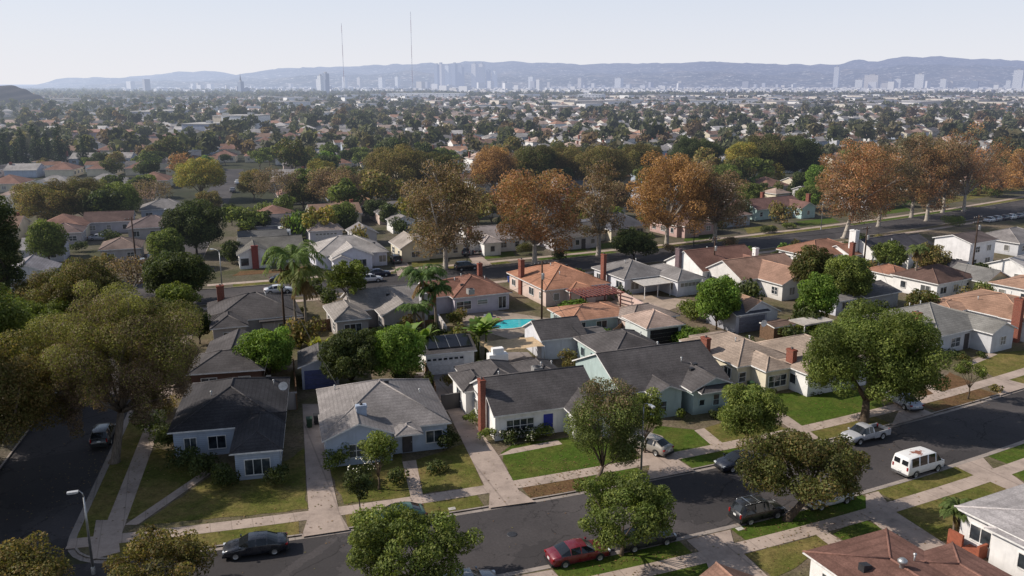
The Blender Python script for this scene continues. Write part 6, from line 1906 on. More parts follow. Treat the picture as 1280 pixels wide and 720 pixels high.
# bottom-right bungalow roof fittings
bl = [ob for ob in col.objects if str(ob.get('label', '')).startswith('low red-brown roofed')][0]
for nm, px, py, kd in (('roof_vent', 1083, 700, 0), ('turbine_vent', 1128, 703, 1)):
    g = G(px, py, 3.9)
    loc = bl.matrix_world.inverted() @ g if False else Vector(((g.x - bl.location.x) * math.cos(bl.rotation_euler.z) + (g.y - bl.location.y) * math.sin(bl.rotation_euler.z), -(g.x - bl.location.x) * math.sin(bl.rotation_euler.z) + (g.y - bl.location.y) * math.cos(bl.rotation_euler.z), 0))
    zz = roof_z([blk(0, -11, 7.85, 0, 'hip', .17), blk(5.0, -13, 10.6, -3.3, 'hip', .2)], loc.x, loc.y)
    m = MB()
    if kd == 0: m.prism([(loc.x - .4, loc.y - .25, zz - .1), (loc.x + .4, loc.y - .25, zz - .1), (loc.x + .35, loc.y - .2, zz + .3), (loc.x - .35, loc.y - .2, zz + .42)], (0, .5, 0)); m.build(nm, M_DARKMETAL, bl)
    else: m.lathe([(.16, zz - .1), (.16, zz + .25), (.3, zz + .34), (.32, zz + .5), (.2, zz + .62), (0, zz + .66)], (loc.x, loc.y, 0), 14); m.build(nm, M_METAL, bl)
wl = [ob for ob in col.objects if str(ob.get('label', '')).startswith('white bungalow with a pale grey roof and brick porch')][0]
chimney(wl, (1.2, -6.6), 1.3, 1.0, .1, 4.2, mw_white)
m = MB(); m.box((-1.3, -1.0, .1), (-1.1, .2, 1.4)); m.box((-1.3, -2.4, .1), (.2, -2.2, 1.2)); m.box((-1.25, -2.2, .1), (.3, -1.0, .5)); m.build('porch_wall', m_plain('terracotta_brick', (.30, .09, .05), .9), wl)

# shrubs and small trees scattered through the back yards
HB_ = [(o.location.x, o.location.y, o.rotation_euler.z, [c for c in o.children if c.name.startswith('wall')]) for o in col.objects if o.parent is None and o.get('category') in ('house', 'garage', 'shed', 'outbuilding', 'pool', 'canopy', 'pergola', 'fireplace')]
FP = []
for (x, y, a, wl_) in HB_:
    for c in wl_:
        xs = [v.co.x for v in c.data.vertices]; ys = [v.co.y for v in c.data.vertices]; FP.append((x, y, a, min(xs), min(ys), max(xs), max(ys)))
def free(px, py, pad_):
    for (x, y, a, u0, v0, u1, v1) in FP:
        u = (px - x) * math.cos(a) + (py - y) * math.sin(a); v = -(px - x) * math.sin(a) + (py - y) * math.cos(a)
        if u0 - pad_ < u < u1 + pad_ and v0 - pad_ < v < v1 + pad_: return False
    return True
yr = random.Random(21)
YB = []
for i, k in enumerate(('green', 'dark', 'olive', 'bronze', 'bright', 'dark')):
    YB.append((make_bush('bush', '', (0, 0), 1.5, 2.2, k, 700 + i, leaf=1.2), ['mid green', 'dark green', 'olive', 'bronze', 'bright green', 'dark'][i]))
    YB[-1][0].location = (0, -700, 0)
nb_ = 0; tries = 0; ub = set()
while nb_ < 90 and tries < 4000:
    tries += 1
    x = yr.uniform(-34, 78); f_ = yr.uniform(.22, .9); y = yA(x) * (1 - f_) + yBs(x) * f_
    if x < xC(y) + 6 or not free(x, y, 1.3): continue
    px, py = P(x, y, 0)
    if not (-20 < px < 1300) or (580 < px < 690 and 380 < py < 455): continue
    if 385 < px < 440 and py > 520 or 540 < px < 640 and 450 < py: continue
    i = yr.randrange(6); o = YB[i][0] if i not in ub else YB[i][0].copy()
    if i in ub: col.objects.link(o)
    ub.add(i); s_ = yr.uniform(.55, 1.5); o.location = (x, y, .1); o.scale = (s_, s_ * yr.uniform(.8, 1.3), s_ * yr.uniform(.7, 1.4)); o.rotation_euler = (0, 0, yr.uniform(0, 6))
    tag(o, YB[i][1] + ' shrub growing in the back yards between the two streets', 'bush', YB[i][1] + ' shrubs in the back yards'); nb_ += 1
nb_ = 0; tries = 0
while nb_ < 110 and tries < 3000:
    tries += 1
    x = yr.uniform(-190, 190); y = yB(x) + yr.uniform(8, 75)
    if xCl(y) - 5 < x < xC(y) + 5 or not free(x, y, 1.2): continue
    px, py = P(x, y, 0)
    if not (-20 < px < 1300): continue
    i = yr.randrange(6); o = YB[i][0].copy(); col.objects.link(o)
    s_ = yr.uniform(.8, 2.2); o.location = (x, y, .1); o.scale = (s_, s_ * yr.uniform(.8, 1.3), s_ * yr.uniform(.7, 1.5)); o.rotation_euler = (0, 0, yr.uniform(0, 6))
    tag(o, YB[i][1] + ' shrub in the gardens beyond the middle street', 'bush', YB[i][1] + ' shrubs beyond the middle street'); nb_ += 1

for lab, px, py in (('small concrete meter lid in the verge left of the wide driveway', 565, 636), ('small concrete meter lid in the verge by the black suv', 925, 661)):
    g = G(px, py, .12); m = MB(); m.box((-.3, -.22, 0), (.3, .22, .035)); m.box((-.1, -.03, .035), (.1, .03, .045))
    o = m.build('meter_lid', m_concrete('meter_lid_concrete', (.45, .42, .38)), None, (g.x, g.y, .115), aA(g.x)); tag(o, lab, 'meter lid')
for lab, px, py in (('round iron manhole cover in the street before the white bungalow', 640, 668), ('round iron manhole cover in the street beside the white van', 1085, 585)):
    g = G(px, py, 0); m = MB(); m.lathe([(.42, 0), (.42, .012), (.36, .02), (0, .022)], n=20)
    o = m.build('manhole_cover', M_DARKMETAL, None, (g.x, g.y, .006)); tag(o, lab, 'manhole cover')
for lab, px, py, c in (('brown wheelie bin by the solar garage', 601, 463, (.09, .06, .04)), ('grey wheelie bin at the dark board fence', 420, 414, (.1, .1, .11)), ('green wheelie bin by the cream bungalow', 938, 488, (.03, .07, .035)), ('black wheelie bin beside the dark grey garage', 972, 407, (.02, .02, .02)), ('blue wheelie bin at the pale grey bungalow', 1168, 447, (.03, .06, .22))):
    bin_(lab, G(px, py), aA(0), c)

# fallen leaves on verges, lawns and gutters under the street trees
lr = np.random.default_rng(44); LV = []
for (px, py, n_, sp_) in ((741, 604, 500, 3.2), (777, 694, 260, 3.2), (985, 650, 380, 3.6), (934, 562, 200, 2.6), (1080, 527, 420, 5), (1210, 499, 160, 2.2), (143, 590, 420, 4.5), (300, 628, 260, 7), (470, 612, 200, 4), (690, 580, 220, 7), (1150, 620, 180, 6), (560, 650, 160, 9), (880, 655, 160, 9)):
    g = G(px, py); xy = lr.normal(size=(n_, 2)) * sp_ + np.array([g.x, g.y]); LV.append(xy)
xy = np.concatenate(LV); n_ = len(xy); th_ = lr.random(n_) * 6.28; sz = .05 + .07 * lr.random(n_)
onroad = np.array([yAs(q[0]) - .05 < q[1] < yA(q[0]) + .05 for q in xy])
keep_ = (~onroad) | (lr.random(n_) < .25); xy, th_, sz, onroad = xy[keep_], th_[keep_], sz[keep_], onroad[keep_]; n_ = len(xy)
z0 = np.where(onroad, .03, .155); V = np.empty((n_, 4, 3))
for k, (a_, b_) in enumerate(((-1, 0), (0, -.6), (1, 0), (0, .6))):
    V[:, k, 0] = xy[:, 0] + sz * (a_ * np.cos(th_) - b_ * np.sin(th_)); V[:, k, 1] = xy[:, 1] + sz * (a_ * np.sin(th_) + b_ * np.cos(th_)); V[:, k, 2] = z0 + (.02 if k % 2 else 0)
C = np.array([(.14, .085, .04), (.19, .12, .05), (.09, .055, .03), (.12, .11, .04)])[lr.integers(0, 4, n_)]
tag(link_mesh('fallen_leaves', quads_mesh('fallen_leaves', V, C, m_leaf('dry_leaf', .1))), 'dry fallen leaves scattered on the verges and lawns', 'leaves', kind='stuff')


# ------------------------------------------------------------------ houses and trees farther out
def in_view(X, Y, m=60):
    if Y < 10: return False
    px, _ = P(X, Y, 0); return -m < px < 1280 + m


rr = random.Random(77)
FAR_HOUSES, FAR_TREES, FAR_GAR = [], [], []
occupied = [(o.location.x, o.location.y) for o in col.objects if o.parent is None and o.get('category') in ('house', 'garage')]
def clear(x, y, d):
    return all((x - a) ** 2 + (y - b) ** 2 > d * d for a, b in occupied)

# rows of lots along the streets behind the middle street
for k in range(0, 9):
    off = 99 * k
    for side in (1, -1):
        if k == 0 and side == -1: continue
        x = -430.0
        while x < 620:
            x += rr.uniform(13.4, 15.4)
            ang = aB(x)
            y0 = yB(x, off) + (17 + rr.uniform(-1.5, 2) if side > 0 else -29 + rr.uniform(-1.5, 2)) / math.cos(ang)
            xx = x - math.sin(ang) * (14 if side > 0 else -14) * 0
            if xCl(y0) - 9 < xx < xC(y0) + 9 and y0 < 345: continue
            if not in_view(xx, y0): continue
            if k == 0 and (xx > -75 or True) and not clear(xx + 5, y0, 15): continue
            if k == 0 and xx < 330 and xx > -40: continue
            FAR_HOUSES.append((xx, y0, ang + (0 if side < 0 else PI)))
            if rr.random() < .8: FAR_GAR.append((xx + rr.uniform(-5, 5), y0 + side * rr.uniform(15, 19) / math.cos(ang), ang + (0 if side < 0 else PI)))
            # garage and yard trees
            for _ in range(rr.choice((0, 1, 1, 2) if xx > -.1 * y0 else (1, 1, 2, 3))): FAR_TREES.append((xx + rr.uniform(-8, 8), y0 + side * rr.uniform(10, 26), rr.uniform(3.5, 9)))
            if rr.random() < (.75 if k in (1, 3) else .5): FAR_TREES.append((xx + rr.uniform(-7, 7), y0 - side * rr.uniform(9, 15), rr.uniform(6, 14)))
# beyond: more rows, crossed by streets, with denser and emptier quarters
from mathutils import noise as mn
def dens_(x, y): return .5 + .9 * mn.noise(Vector((x / 260, y / 330, 4.2)))
yy0 = 985.0
while yy0 < 2750:
    for dy in (0, 44):
        x = -.66 * yy0 - 300
        while x < .66 * yy0 + 300:
            x += rr.uniform(14.5, 17.5) * (1 + (yy0 - 985) / 4500)
            y = yy0 + dy + .30 * x + rr.uniform(-2.5, 2.5)
            if y < 900 or not in_view(x, y) or (x + .2 * y) % 320 < 20: continue
            d_ = dens_(x, y); left_ = x < -.10 * y
            if rr.random() < (.6 if left_ else .95) * min(1, .55 + d_): FAR_HOUSES.append((x, y, aB(60) + rr.choice((0, PI / 2, PI, -PI / 2))))
            for _ in range(rr.choice((0, 1, 1, 2)) if rr.random() > d_ * .55 else 0): FAR_TREES.append((x + rr.uniform(-8, 8), y + rr.uniform(-9, 16), rr.uniform(4.5, 11)))
    yy0 += 96
# extra canopy
def scatter(n, y0, y1, hmin, hmax, left=0.0):
    c = 0
    while c < n:
        yy = y0 * (y1 / y0) ** rr.random(); xx = rr.uniform(-.66, .66) * (yy + 40)
        if left and xx > left * yy: continue
        if in_view(xx, yy): FAR_TREES.append((xx, yy, rr.uniform(hmin, hmax))); c += 1
scatter(260, 330, 1000, 5, 12)
scatter(110, 300, 1500, 8, 15, -.08)
scatter(260, 900, 3000, 6, 14)
scatter(240, 700, 2600, 8, 16, -.08)

HP = []
hr = random.Random(3)
ROOFS = [(.27, .25, .24), (.24, .155, .115), (.40, .30, .25), (.46, .43, .41), (.17, .155, .15), (.36, .22, .15), (.23, .13, .10), (.32, .295, .28)]
RN = ['grey', 'brown', 'tan', 'pale grey', 'charcoal', 'orange-tan', 'red-brown', 'weathered grey']
WALLS_ = [mw_white, mw_cream, mw_white, m_wall((.6, .6, .62)), mw_pink, mw_white, mw_cream, mw_blue]
for i in range(8):
    blocks = [[blk(-6, -5, 6, 5, 'hip', .42), blk(-6, -7, -.5, 2, 'gv', .42)], [blk(-6.5, -5, 6.5, 5, 'gu', .42), blk(1, -7, 6, 2, 'gv', .42)],
              [blk(-5.5, -6, 5.5, 6, 'hip', .45)], [blk(-6, -5, 6, 5.5, 'gu', .4), blk(-6, -6.5, -1, 0, 'hip', .4)]][i % 4]
    o = make_house('house', 'p%d' % i, (0, -500 - 30 * i), 0, blocks, WALLS_[i], ROOFS[i], group=None, detail=False, wins='F' if i % 2 else 'FL', caps=False,
                   chims=[((4.8, 1.0), .8, .8, 2.4, 5.6, M_BRICK)] if i % 3 else ())
    HP.append(o)
HT = [tree_of(o) for o in HP]

FAR_HOUSES.sort(key=lambda q: q[1])
used = set(); n_ind = 0
MAXH = 240
for (x, y, a) in FAR_HOUSES[:MAXH]:
    i = hr.randrange(8) if x > -.08 * y else hr.choice((0, 1, 4, 7, 6))  # darker roofs at left put the backlit dimness into the colour
    if i not in used: o = HP[i]; used.add(i)
    else: o = copy_of(HT[i])
    o.location = (x, y, 0); o.rotation_euler = (0, 0, a)
    band_ = 'in the rows behind the sycamores' if y < 420 else 'in the hazy middle distance'
    o['label'] = 'small %s-roofed house %s' % (RN[i], band_)
    o['group'] = '%s-roofed houses %s' % (RN[i], band_)
    o['category'] = 'house'
for i in range(8):
    if i not in used:
        for ob in [HP[i]] + list(HP[i].children_recursive): bpy.data.objects.remove(ob)

GP = []
for i in range(4):
    o = make_house('garage', 'g%d' % i, (0, -800 - 30 * i), 0, [[blk(-3.2, -3.4, 3.2, 3.4, 'gv', .42)], [blk(-3.4, -3.2, 3.4, 3.2, 'hip', .42)], [blk(-3.2, -3.4, 3.2, 3.4, 'gu', .36)], [blk(-4, -3.2, 4, 3.2, 'gu', .4)]][i],
        [mw_white, mw_cream, m_wall((.5, .48, .47)), mw_white][i], [R_GREY, R_TAN, R_MID, R_BROWN][i], cat='garage', detail=False, wins='', caps=False, gdoors=[('F', (0, -3.0 if i else -3.1, 1.25), 4.2, 2.2, M_WHITEDOOR, 0)])
    GP.append(o)
GT = [tree_of(o) for o in GP]
FAR_GAR = [q for q in FAR_GAR if clear(q[0], q[1], 11) and not (xCl(q[1]) - 4 < q[0] < xC(q[1]) + 4)]
FAR_GAR.sort(key=lambda q: q[1]); usedg = set()
for (x, y, a) in FAR_GAR[:150]:
    i = hr.randrange(4)
    if i not in usedg: o = GP[i]; usedg.add(i)
    else: o = copy_of(GT[i])
    o.location = (x, y, 0); o.rotation_euler = (0, 0, a)
    o['label'] = 'small back yard garage with a %s roof behind the sycamore rows' % ('grey', 'tan', 'charcoal', 'brown')[i]; o['group'] = 'far garages with %s roofs' % ('grey', 'tan', 'charcoal', 'brown')[i]
# the rest of the town: one mass of roofs
rest = FAR_HOUSES[MAXH:] + [(x, y, a, 1) for x, y, a in FAR_GAR[150:]]
RC = [m_roof(c) for c in ((.30, .28, .27), (.24, .16, .13), (.38, .29, .24), (.48, .45, .43), (.15, .14, .14), (.36, .21, .15))]
mats_ = RC + [m_wall((.74, .72, .70)), m_wall((.60, .54, .46))]
m = MB()
for (x, y, a, *gg) in rest:
    w_, d_ = (hr.uniform(5, 7.5), hr.uniform(4.5, 6)) if not gg else (3.3, 3.3); ze = hr.choice((2.7, 2.8, 3.2)); ri = hr.randrange(6); wi = 6 + hr.randrange(2)
    big = y > 1100 and hr.random() < .07
    if big: w_, d_, ze = hr.uniform(12, 34), hr.uniform(9, 18), hr.uniform(5, 10)
    ca, sa = math.cos(a), math.sin(a)
    def W(u, v, z): return (x + u * ca - v * sa, y + u * sa + v * ca, z)
    e = [(-w_, -d_), (w_, -d_), (w_, d_), (-w_, d_)]
    V = [W(u * .93, v * .93, 0) for u, v in e] + [W(u * .93, v * .93, ze) for u, v in e]
    m.add(V, [(i, (i + 1) % 4, 4 + (i + 1) % 4, 4 + i) for i in range(4)], wi)
    if big: m.add([W(u, v, ze) for u, v in e], [(0, 1, 2, 3)], hr.choice((3, 3, 0)))
    elif hr.random() < .5:
        zr = ze + .42 * d_; V = [W(u, v, ze) for u, v in e] + [W(-(w_ - d_ * .95), 0, zr), W(w_ - d_ * .95, 0, zr)]
        m.add(V, [(0, 1, 5, 4), (1, 2, 5), (2, 3, 4, 5), (3, 0, 4)], ri)
    else:
        zr = ze + .42 * d_; V = [W(u, v, ze) for u, v in e] + [W(-w_, 0, zr), W(w_, 0, zr)]
        m.add(V, [(0, 1, 5, 4), (2, 3, 4, 5)], ri); m.add(V, [(1, 2, 5), (3, 0, 4)], wi)
o = m.build('distant_houses', mats_); tag(o, 'mass of small distant houses spreading to the hazy horizon', 'houses', kind='stuff')

# trees: 9 shared crowns for individuals, one mass for the rest
TK = [('green', 5.2, 8.5), ('dark', 4.6, 8.5), ('olive', 5.4, 8.5), ('green', 3.6, 8.5), ('bronze', 5.6, 9), ('dark', 3.6, 9.5), ('yellow', 4.8, 8.5), ('rust', 5.0, 9.5), ('bright', 4.2, 7.5)]
TN = ['round green', 'round dark', 'spreading olive', 'narrow green', 'bronze-tinged', 'tall dark', 'yellowish', 'rust-coloured', 'bright green']
TP = []
for i, (k, a_, h_) in enumerate(TK):
    crown, mb, bark = tree_meshes(k, a_, a_, h_, h_ * .16, 900 + i, q=.22, nclump=15, rc=.42, nl=5, dens=1.2)
    o = empty('tree', (0, -900, 0), 0, cat='tree')
    mb.build('trunk', m_bark(bark), o); link_mesh('crown', crown, o); TP.append(o)
TT = [tree_of(o) for o in TP]
FAR_TREES = [q for q in FAR_TREES if not (xCl(q[1]) - 3 < q[0] < xC(q[1]) + 3 and q[1] < 350)]
FAR_TREES = [q for q in FAR_TREES if not (q[1] < 345 and P(q[0], q[1])[0] < 125)]
FAR_TREES.sort(key=lambda q: q[1])
usedt = set(); MAXT = 175
weights = [5, 6, 5, 4, 3, 4, 1.5, 1.2, 2]
for (x, y, h_) in FAR_TREES[:MAXT]:
    i = hr.choices(range(9), weights)[0]
    if i not in usedt: o = TP[i]; usedt.add(i)
    else: o = copy_of(TT[i])
    s_ = h_ / TK[i][2]
    o.location = (x, y, 0); o.rotation_euler = (0, 0, hr.uniform(0, 6.28)); o.scale = (s_ * hr.uniform(.9, 1.2), s_ * hr.uniform(.9, 1.2), s_)
    band_ = 'among the rows of houses behind the sycamores' if y < 420 else 'in the hazy middle distance'
    o['label'] = '%s tree %s' % (TN[i], band_); o['group'] = '%s trees %s' % (TN[i], band_); o['category'] = 'tree'
for i in range(9):
    if i not in usedt:
        for ob in [TP[i]] + list(TP[i].children_recursive): bpy.data.objects.remove(ob)
Vs, Cs = [], []
COLS = [(.088, .094, .046), (.066, .072, .038), (.118, .104, .058), (.100, .100, .050), (.150, .106, .062)]
for q_i, (x, y, h_) in enumerate(FAR_TREES[MAXT:]):
    a_ = h_ * hr.uniform(.34, .54); nq = int(max(16, 110 * (700 / max(700, y)) ** 1.2))
    cl = [(x + hr.uniform(-.5, .5) * a_, y + hr.uniform(-.5, .5) * a_, h_ * hr.uniform(.35, .78), a_ * hr.uniform(.45, .65)) for _ in range(5)]
    V, C = leaves_on(cl, nq, a_ * (.30 if y < 1200 else .42), COLS[hr.choices(range(5), (4, 4, 3, 3, 1.6))[0]], .35, q_i, .15, .4)
    Vs.append(V); Cs.append(C)
# hazy treetops beyond, to the foot of the hills
for i in range(4200):
    y = 2200 * (5200 / 2200) ** (hr.random() ** 1.1); x = hr.uniform(-.66, .66) * y
    if y > 2900 and x > -.05 * y and hr.random() < .6: continue
    a_ = hr.uniform(6, 12); h_ = hr.uniform(6, 12)
    V, C = leaves_on([(x, y, h_ * .55, a_ * .8), (x + a_, y, h_ * .45, a_ * .6)], 9, a_ * .55, COLS[hr.randrange(4)], .3, i, 0, .6)
    Vs.append(V); Cs.append(C)
me = quads_mesh('distant_trees', np.concatenate(Vs), np.concatenate(Cs), m_leaf('foliage', .35))
o = link_mesh('distant_trees', me); tag(o, 'mass of distant treetops reaching to the horizon', 'trees', kind='stuff')

# dark conifers at the left
cm = [cypress_mesh(1, 20, 4.2, .5), cypress_mesh(2, 17, 3.8, .5)]
for i, (px, py, s_) in enumerate(((8, 212, .85), (30, 208, 1.0), (48, 210, .95), (62, 207, .9), (76, 208, 1.0), (22, 216, .8), (106, 210, .75), (112, 196, .6), (0, 205, .9), (86, 202, .7))):
    g = G(px, py); o = empty('conifer_tree', (g.x, g.y, 0), i * 1.3, label='tall dark conifer standing in the clump at the left edge', cat='tree', group='dark conifers in the clump at the left')
    o.scale = (s_, s_, s_); mb = MB(); mb.tube([(0, 0, 0), (0, 0, 16)], [.4, .1], 6); mb.build('trunk', m_bark((.07, .055, .045)), o); link_mesh('crown', cm[i % 2], o)
# far palms
for i, (px, py) in enumerate(((172, 150), (182, 151), (190, 152), (198, 150), (232, 146), (262, 150), (640, 165), (905, 160))):
    g = G(px, py)
    make_palm('palm_tree', 'slender far palm above the distant rooftops', g, 15, 14, 3.2, 50 + i, 'slender far palms', (.05, .07, .03), .25, 2, nleaf=8, leafw=.25)

# ------------------------------------------------------------------ large buildings
def m_facade(c, glass, sx, sz, fx=.55, fz=.5):
    t = NT('facade'); w = t.coord('Object'); sp = t.n('SeparateXYZ'); t.l(w, sp.inputs[0])
    hx = t.math('FRACT', t.math('MULTIPLY', t.math('ADD', sp.outputs[0], sp.outputs[1]), 1 / sx)); hz = t.math('FRACT', t.math('MULTIPLY', sp.outputs[2], 1 / sz))
    mk = t.math('MULTIPLY', t.math('LESS_THAN', hx, fx), t.math('LESS_THAN', hz, fz))
    return t.out(t.pbr(t.mix(c, glass, mk), .6, 0, .4))
M_FW = m_facade((.84, .83, .82), (.10, .12, .15), 3.5, 3.4); M_FB = m_facade((.34, .37, .44), (.12, .15, .2), 3, 3.6, .8, .7); M_FC = m_facade((.74, .69, .64), (.12, .12, .13), 4, 3.6)
M_FLATROOF = m_plain('flat_roof_membrane', (.40, .38, .36), .9)


def tower(name, label, px0, px1, py_top, dist, mat, cat='building', steps=(), group=None):
    X0 = (px0 - 640) / FPX * dist; X1 = (px1 - 640) / FPX * dist; Y = dist
    h = 5
    while P((X0 + X1) / 2, Y, h)[1] > py_top and h < 500: h += 1
    s_ = (X1 - X0); o = empty(name, ((X0 + X1) / 2, Y, 0), R(-38), label=label, cat=cat, group=group)
    w_ = s_ * .42; m = MB(); m.box((-w_, -w_ * .8, 0), (w_, w_ * .8, h)); m.build('tower_block', mat, o)
    m = MB(); m.box((-w_ * .4, -w_ * .4, h), (w_ * .4, w_ * .4, h + h * .05 + 2)); m.build('roof_plant', M_FLATROOF, o)
    return o


for i, (a_, b_, tp, D, mt, lab) in enumerate((
    (404, 411, 95, 3300, M_FW, 'white tower slab left of the downtown cluster'), (410, 418, 92, 3320, M_FB, 'dark glass tower joined to the white slab'),
    (546, 552, 81, 6800, M_FB, 'pale grey tower, first of the downtown cluster'), (550, 558, 80, 6850, M_FC, 'beige tower, second in the downtown cluster'), (559, 566, 82, 6800, M_FW, 'white tower in the middle of the downtown cluster'),
    (567, 574, 80, 6900, M_FB, 'dark tower in the downtown cluster'), (575, 582, 84, 6800, M_FB, 'lower glass tower in the downtown cluster'),
    (591, 599, 80, 6800, M_FC, 'twin tower of the downtown cluster, left one'), (600, 607, 80, 6820, M_FC, 'twin tower of the downtown cluster, right one'), (609, 614, 88, 6800, M_FB, 'short blue tower right of the twin towers'), (616, 622, 89, 6800, M_FW, 'pale low tower at the right end of the downtown cluster'),
    (1129, 1141, 93, 4300, M_FW, 'white slab office tower on the right skyline'), (1160, 1168, 99, 4300, M_FW, 'small white block right of the white slab tower'), (1170, 1176, 102, 4300, M_FC, 'beige low block on the right skyline'),
    (1197, 1207, 101, 4300, M_FB, 'round-looking blue office block on the right skyline'), (1248, 1260, 88, 4200, M_FW, 'tallest pale tower at the far right'), (1068, 1087, 94, 4700, M_FC, 'rose-grey twin block on the right skyline'), (1057, 1067, 100, 4600, M_FW, 'cream apartment block on the right skyline'),
    (1097, 1102, 98, 4600, M_FB, 'thin dark tower on the right skyline'), (1104, 1113, 99, 4600, M_FW, 'white stepped block on the right skyline'), (1030, 1037, 84, 6000, M_FW, 'hazy white tower below the ridge'),
    (1240, 1246, 101, 4400, M_FW, 'white block beside the tallest pale tower'), (478, 486, 97, 5200, M_FW, 'pale block left of the downtown cluster'), (434, 440, 96, 5200, M_FW, 'small pale block right of the dark glass tower'),
    (452, 458, 97, 5200, M_FC, 'beige block between pale ones'), (498, 504, 96, 5200, M_FW, 'slim pale block nearest the downtown cluster'), (660, 668, 96, 5500, M_FW, 'white block right of the downtown cluster'), (765, 775, 98, 5500, M_FW, 'wide white block under the ridge middle'), (720, 726, 98, 5500, M_FC, 'beige block under the ridge middle'),
)):
    tower('office_tower', lab, a_, b_, tp, D, mt)
# pointed dark tower at the left
o = tower('office_tower', 'dark pointed tower with a thin spire at the left', 307, 314, 102, 3000, M_FB)
m = MB(); h_ = max(v.co.z for v in o.children[0].data.vertices); m.tube([(0, 0, h_), (0, 0, h_ + 22)], [3.0, .3], 6); m.build('spire', M_DARKMETAL, o)
tower('office_tower', 'low dark block beside the pointed tower', 314, 321, 110, 3000, M_FB)


def flat_building(label, px0, px1, py_base, h, depth, wall, roofc, name='low_building', wins=True, group=None):
    a_, b_ = G(px0, py_base, 0), G(px1, py_base, 0); L = b_.x - a_.x
    o = empty(name, (a_.x, a_.y, 0), R(-14), label=label, cat='building', group=group)
    m = MB(); m.box((0, 0, 0), (L, depth, h)); m.build('wall', wall, o)
    m = MB(); m.box((-.3, -.3, h), (L + .3, depth + .3, h + .5)); m.build('roof', roofc, o)
    if wins:
        nw = max(2, int(L / 7)); st_ = max(1, int(h / 4))
        for s_ in range(st_):
            for i in range(min(nw, 12)):
                m = MB(); x = L * (i + .5) / min(nw, 12); m.box((x - 1.1, -.12, 1.2 + 3.6 * s_), (x + 1.1, .02, 2.8 + 3.6 * s_)); m.build('window', M_GLASS, o)
    m = MB(); m.box((L * .6, depth * .4, h + .5), (L * .6 + 4, depth * .4 + 3, h + 2.2)); m.build('roof_plant', M_METAL, o)
    return o
flat_building('white three-storey apartment building standing above the trees at the left', 278, 324, 166, 12, 22, mw_white, M_FLATROOF, 'apartment_building')
flat_building('cream side wing of the white apartment building', 267, 280, 165, 11.5, 14, m_wall((.72, .62, .48)), M_FLATROOF, 'apartment_building')
flat_building('long low building with a reddish roof among the left trees', 78, 162, 178, 6, 30, m_wall((.45, .36, .36)), m_roof((.30, .17, .13)))
flat_building('low grey-windowed hall left of the white apartment building', 228, 266, 168, 7, 25, m_wall((.38, .40, .48)), M_FLATROOF)
flat_building('long low building with a pink-brown roof below the grey hall', 188, 240, 181, 5, 18, m_wall((.40, .32, .32)), m_roof((.24, .14, .12)))
flat_building('pale warehouse far behind the left trees', 158, 195, 152, 9, 60, m_wall((.52, .50, .52)), M_FLATROOF)
flat_building('white small hall left of the pale warehouse', 130, 150, 149, 8, 30, mw_white, M_FLATROOF)
flat_building('long white building right of the white apartment building', 355, 410, 150, 7, 30, mw_white, M_FLATROOF)
flat_building('long white shed roof on the middle horizon', 482, 578, 123, 12, 60, mw_white, m_plain('white_roof_sheet', (.75, .74, .72), .8))
flat_building('white barn-like hall right of the middle', 722, 752, 125, 12, 60, mw_white, m_plain('white_roof_sheet', (.75, .74, .72), .8))
flat_building('wide white building complex, left wing, right of the middle', 862, 905, 137, 12, 40, mw_white, M_FLATROOF)
flat_building('wide white building complex, right wing, right of the middle', 908, 945, 135, 13, 40, m_wall((.68, .66, .66)), M_FLATROOF)
flat_building('pale workshop with a flat roof among the left houses', 185, 235, 205, 5, 14, m_wall((.5, .46, .46)), M_FLATROOF)

# white city band below the hills: one mass nobody could count
m = MB(); cr = random.Random(8)
for i in range(3200):
    y = cr.uniform(3200, 7800); x = cr.uniform(-.45, .66) * y
    if x < -.1 * y and cr.random() < .5: continue
    w_ = cr.uniform(6, 20); d_ = cr.uniform(6, 14); h_ = cr.uniform(6, 16) + (cr.random() < .035) * cr.uniform(10, 40); a_ = cr.choice((.5, -.6, -.6)); ca, sa = math.cos(a_), math.sin(a_)
    m.obox((x, y, h_ / 2), ((ca, sa, 0), (-sa, ca, 0), (0, 0, 1)), (w_, d_, h_ / 2), cr.choice((0, 0, 0, 1, 2)))
for i in range(1500):
    y = cr.uniform(2700, 4600); x = cr.uniform(-.05, .66) * y; w_ = cr.uniform(4, 12); d_ = cr.uniform(4, 9); h_ = cr.uniform(8, 17); a_ = cr.choice((.5, -.6, -.6)); ca, sa = math.cos(a_), math.sin(a_)
    m.obox((x, y, h_ / 2), ((ca, sa, 0), (-sa, ca, 0), (0, 0, 1)), (w_, d_, h_ / 2), cr.choice((0, 0, 0, 1)))
o = m.build('distant_city', [m_wall((.76, .74, .73)), m_wall((.62, .58, .54)), m_wall((.45, .45, .48))]); tag(o, 'pale band of hazy city buildings at the foot of the hills', 'city', kind='stuff')

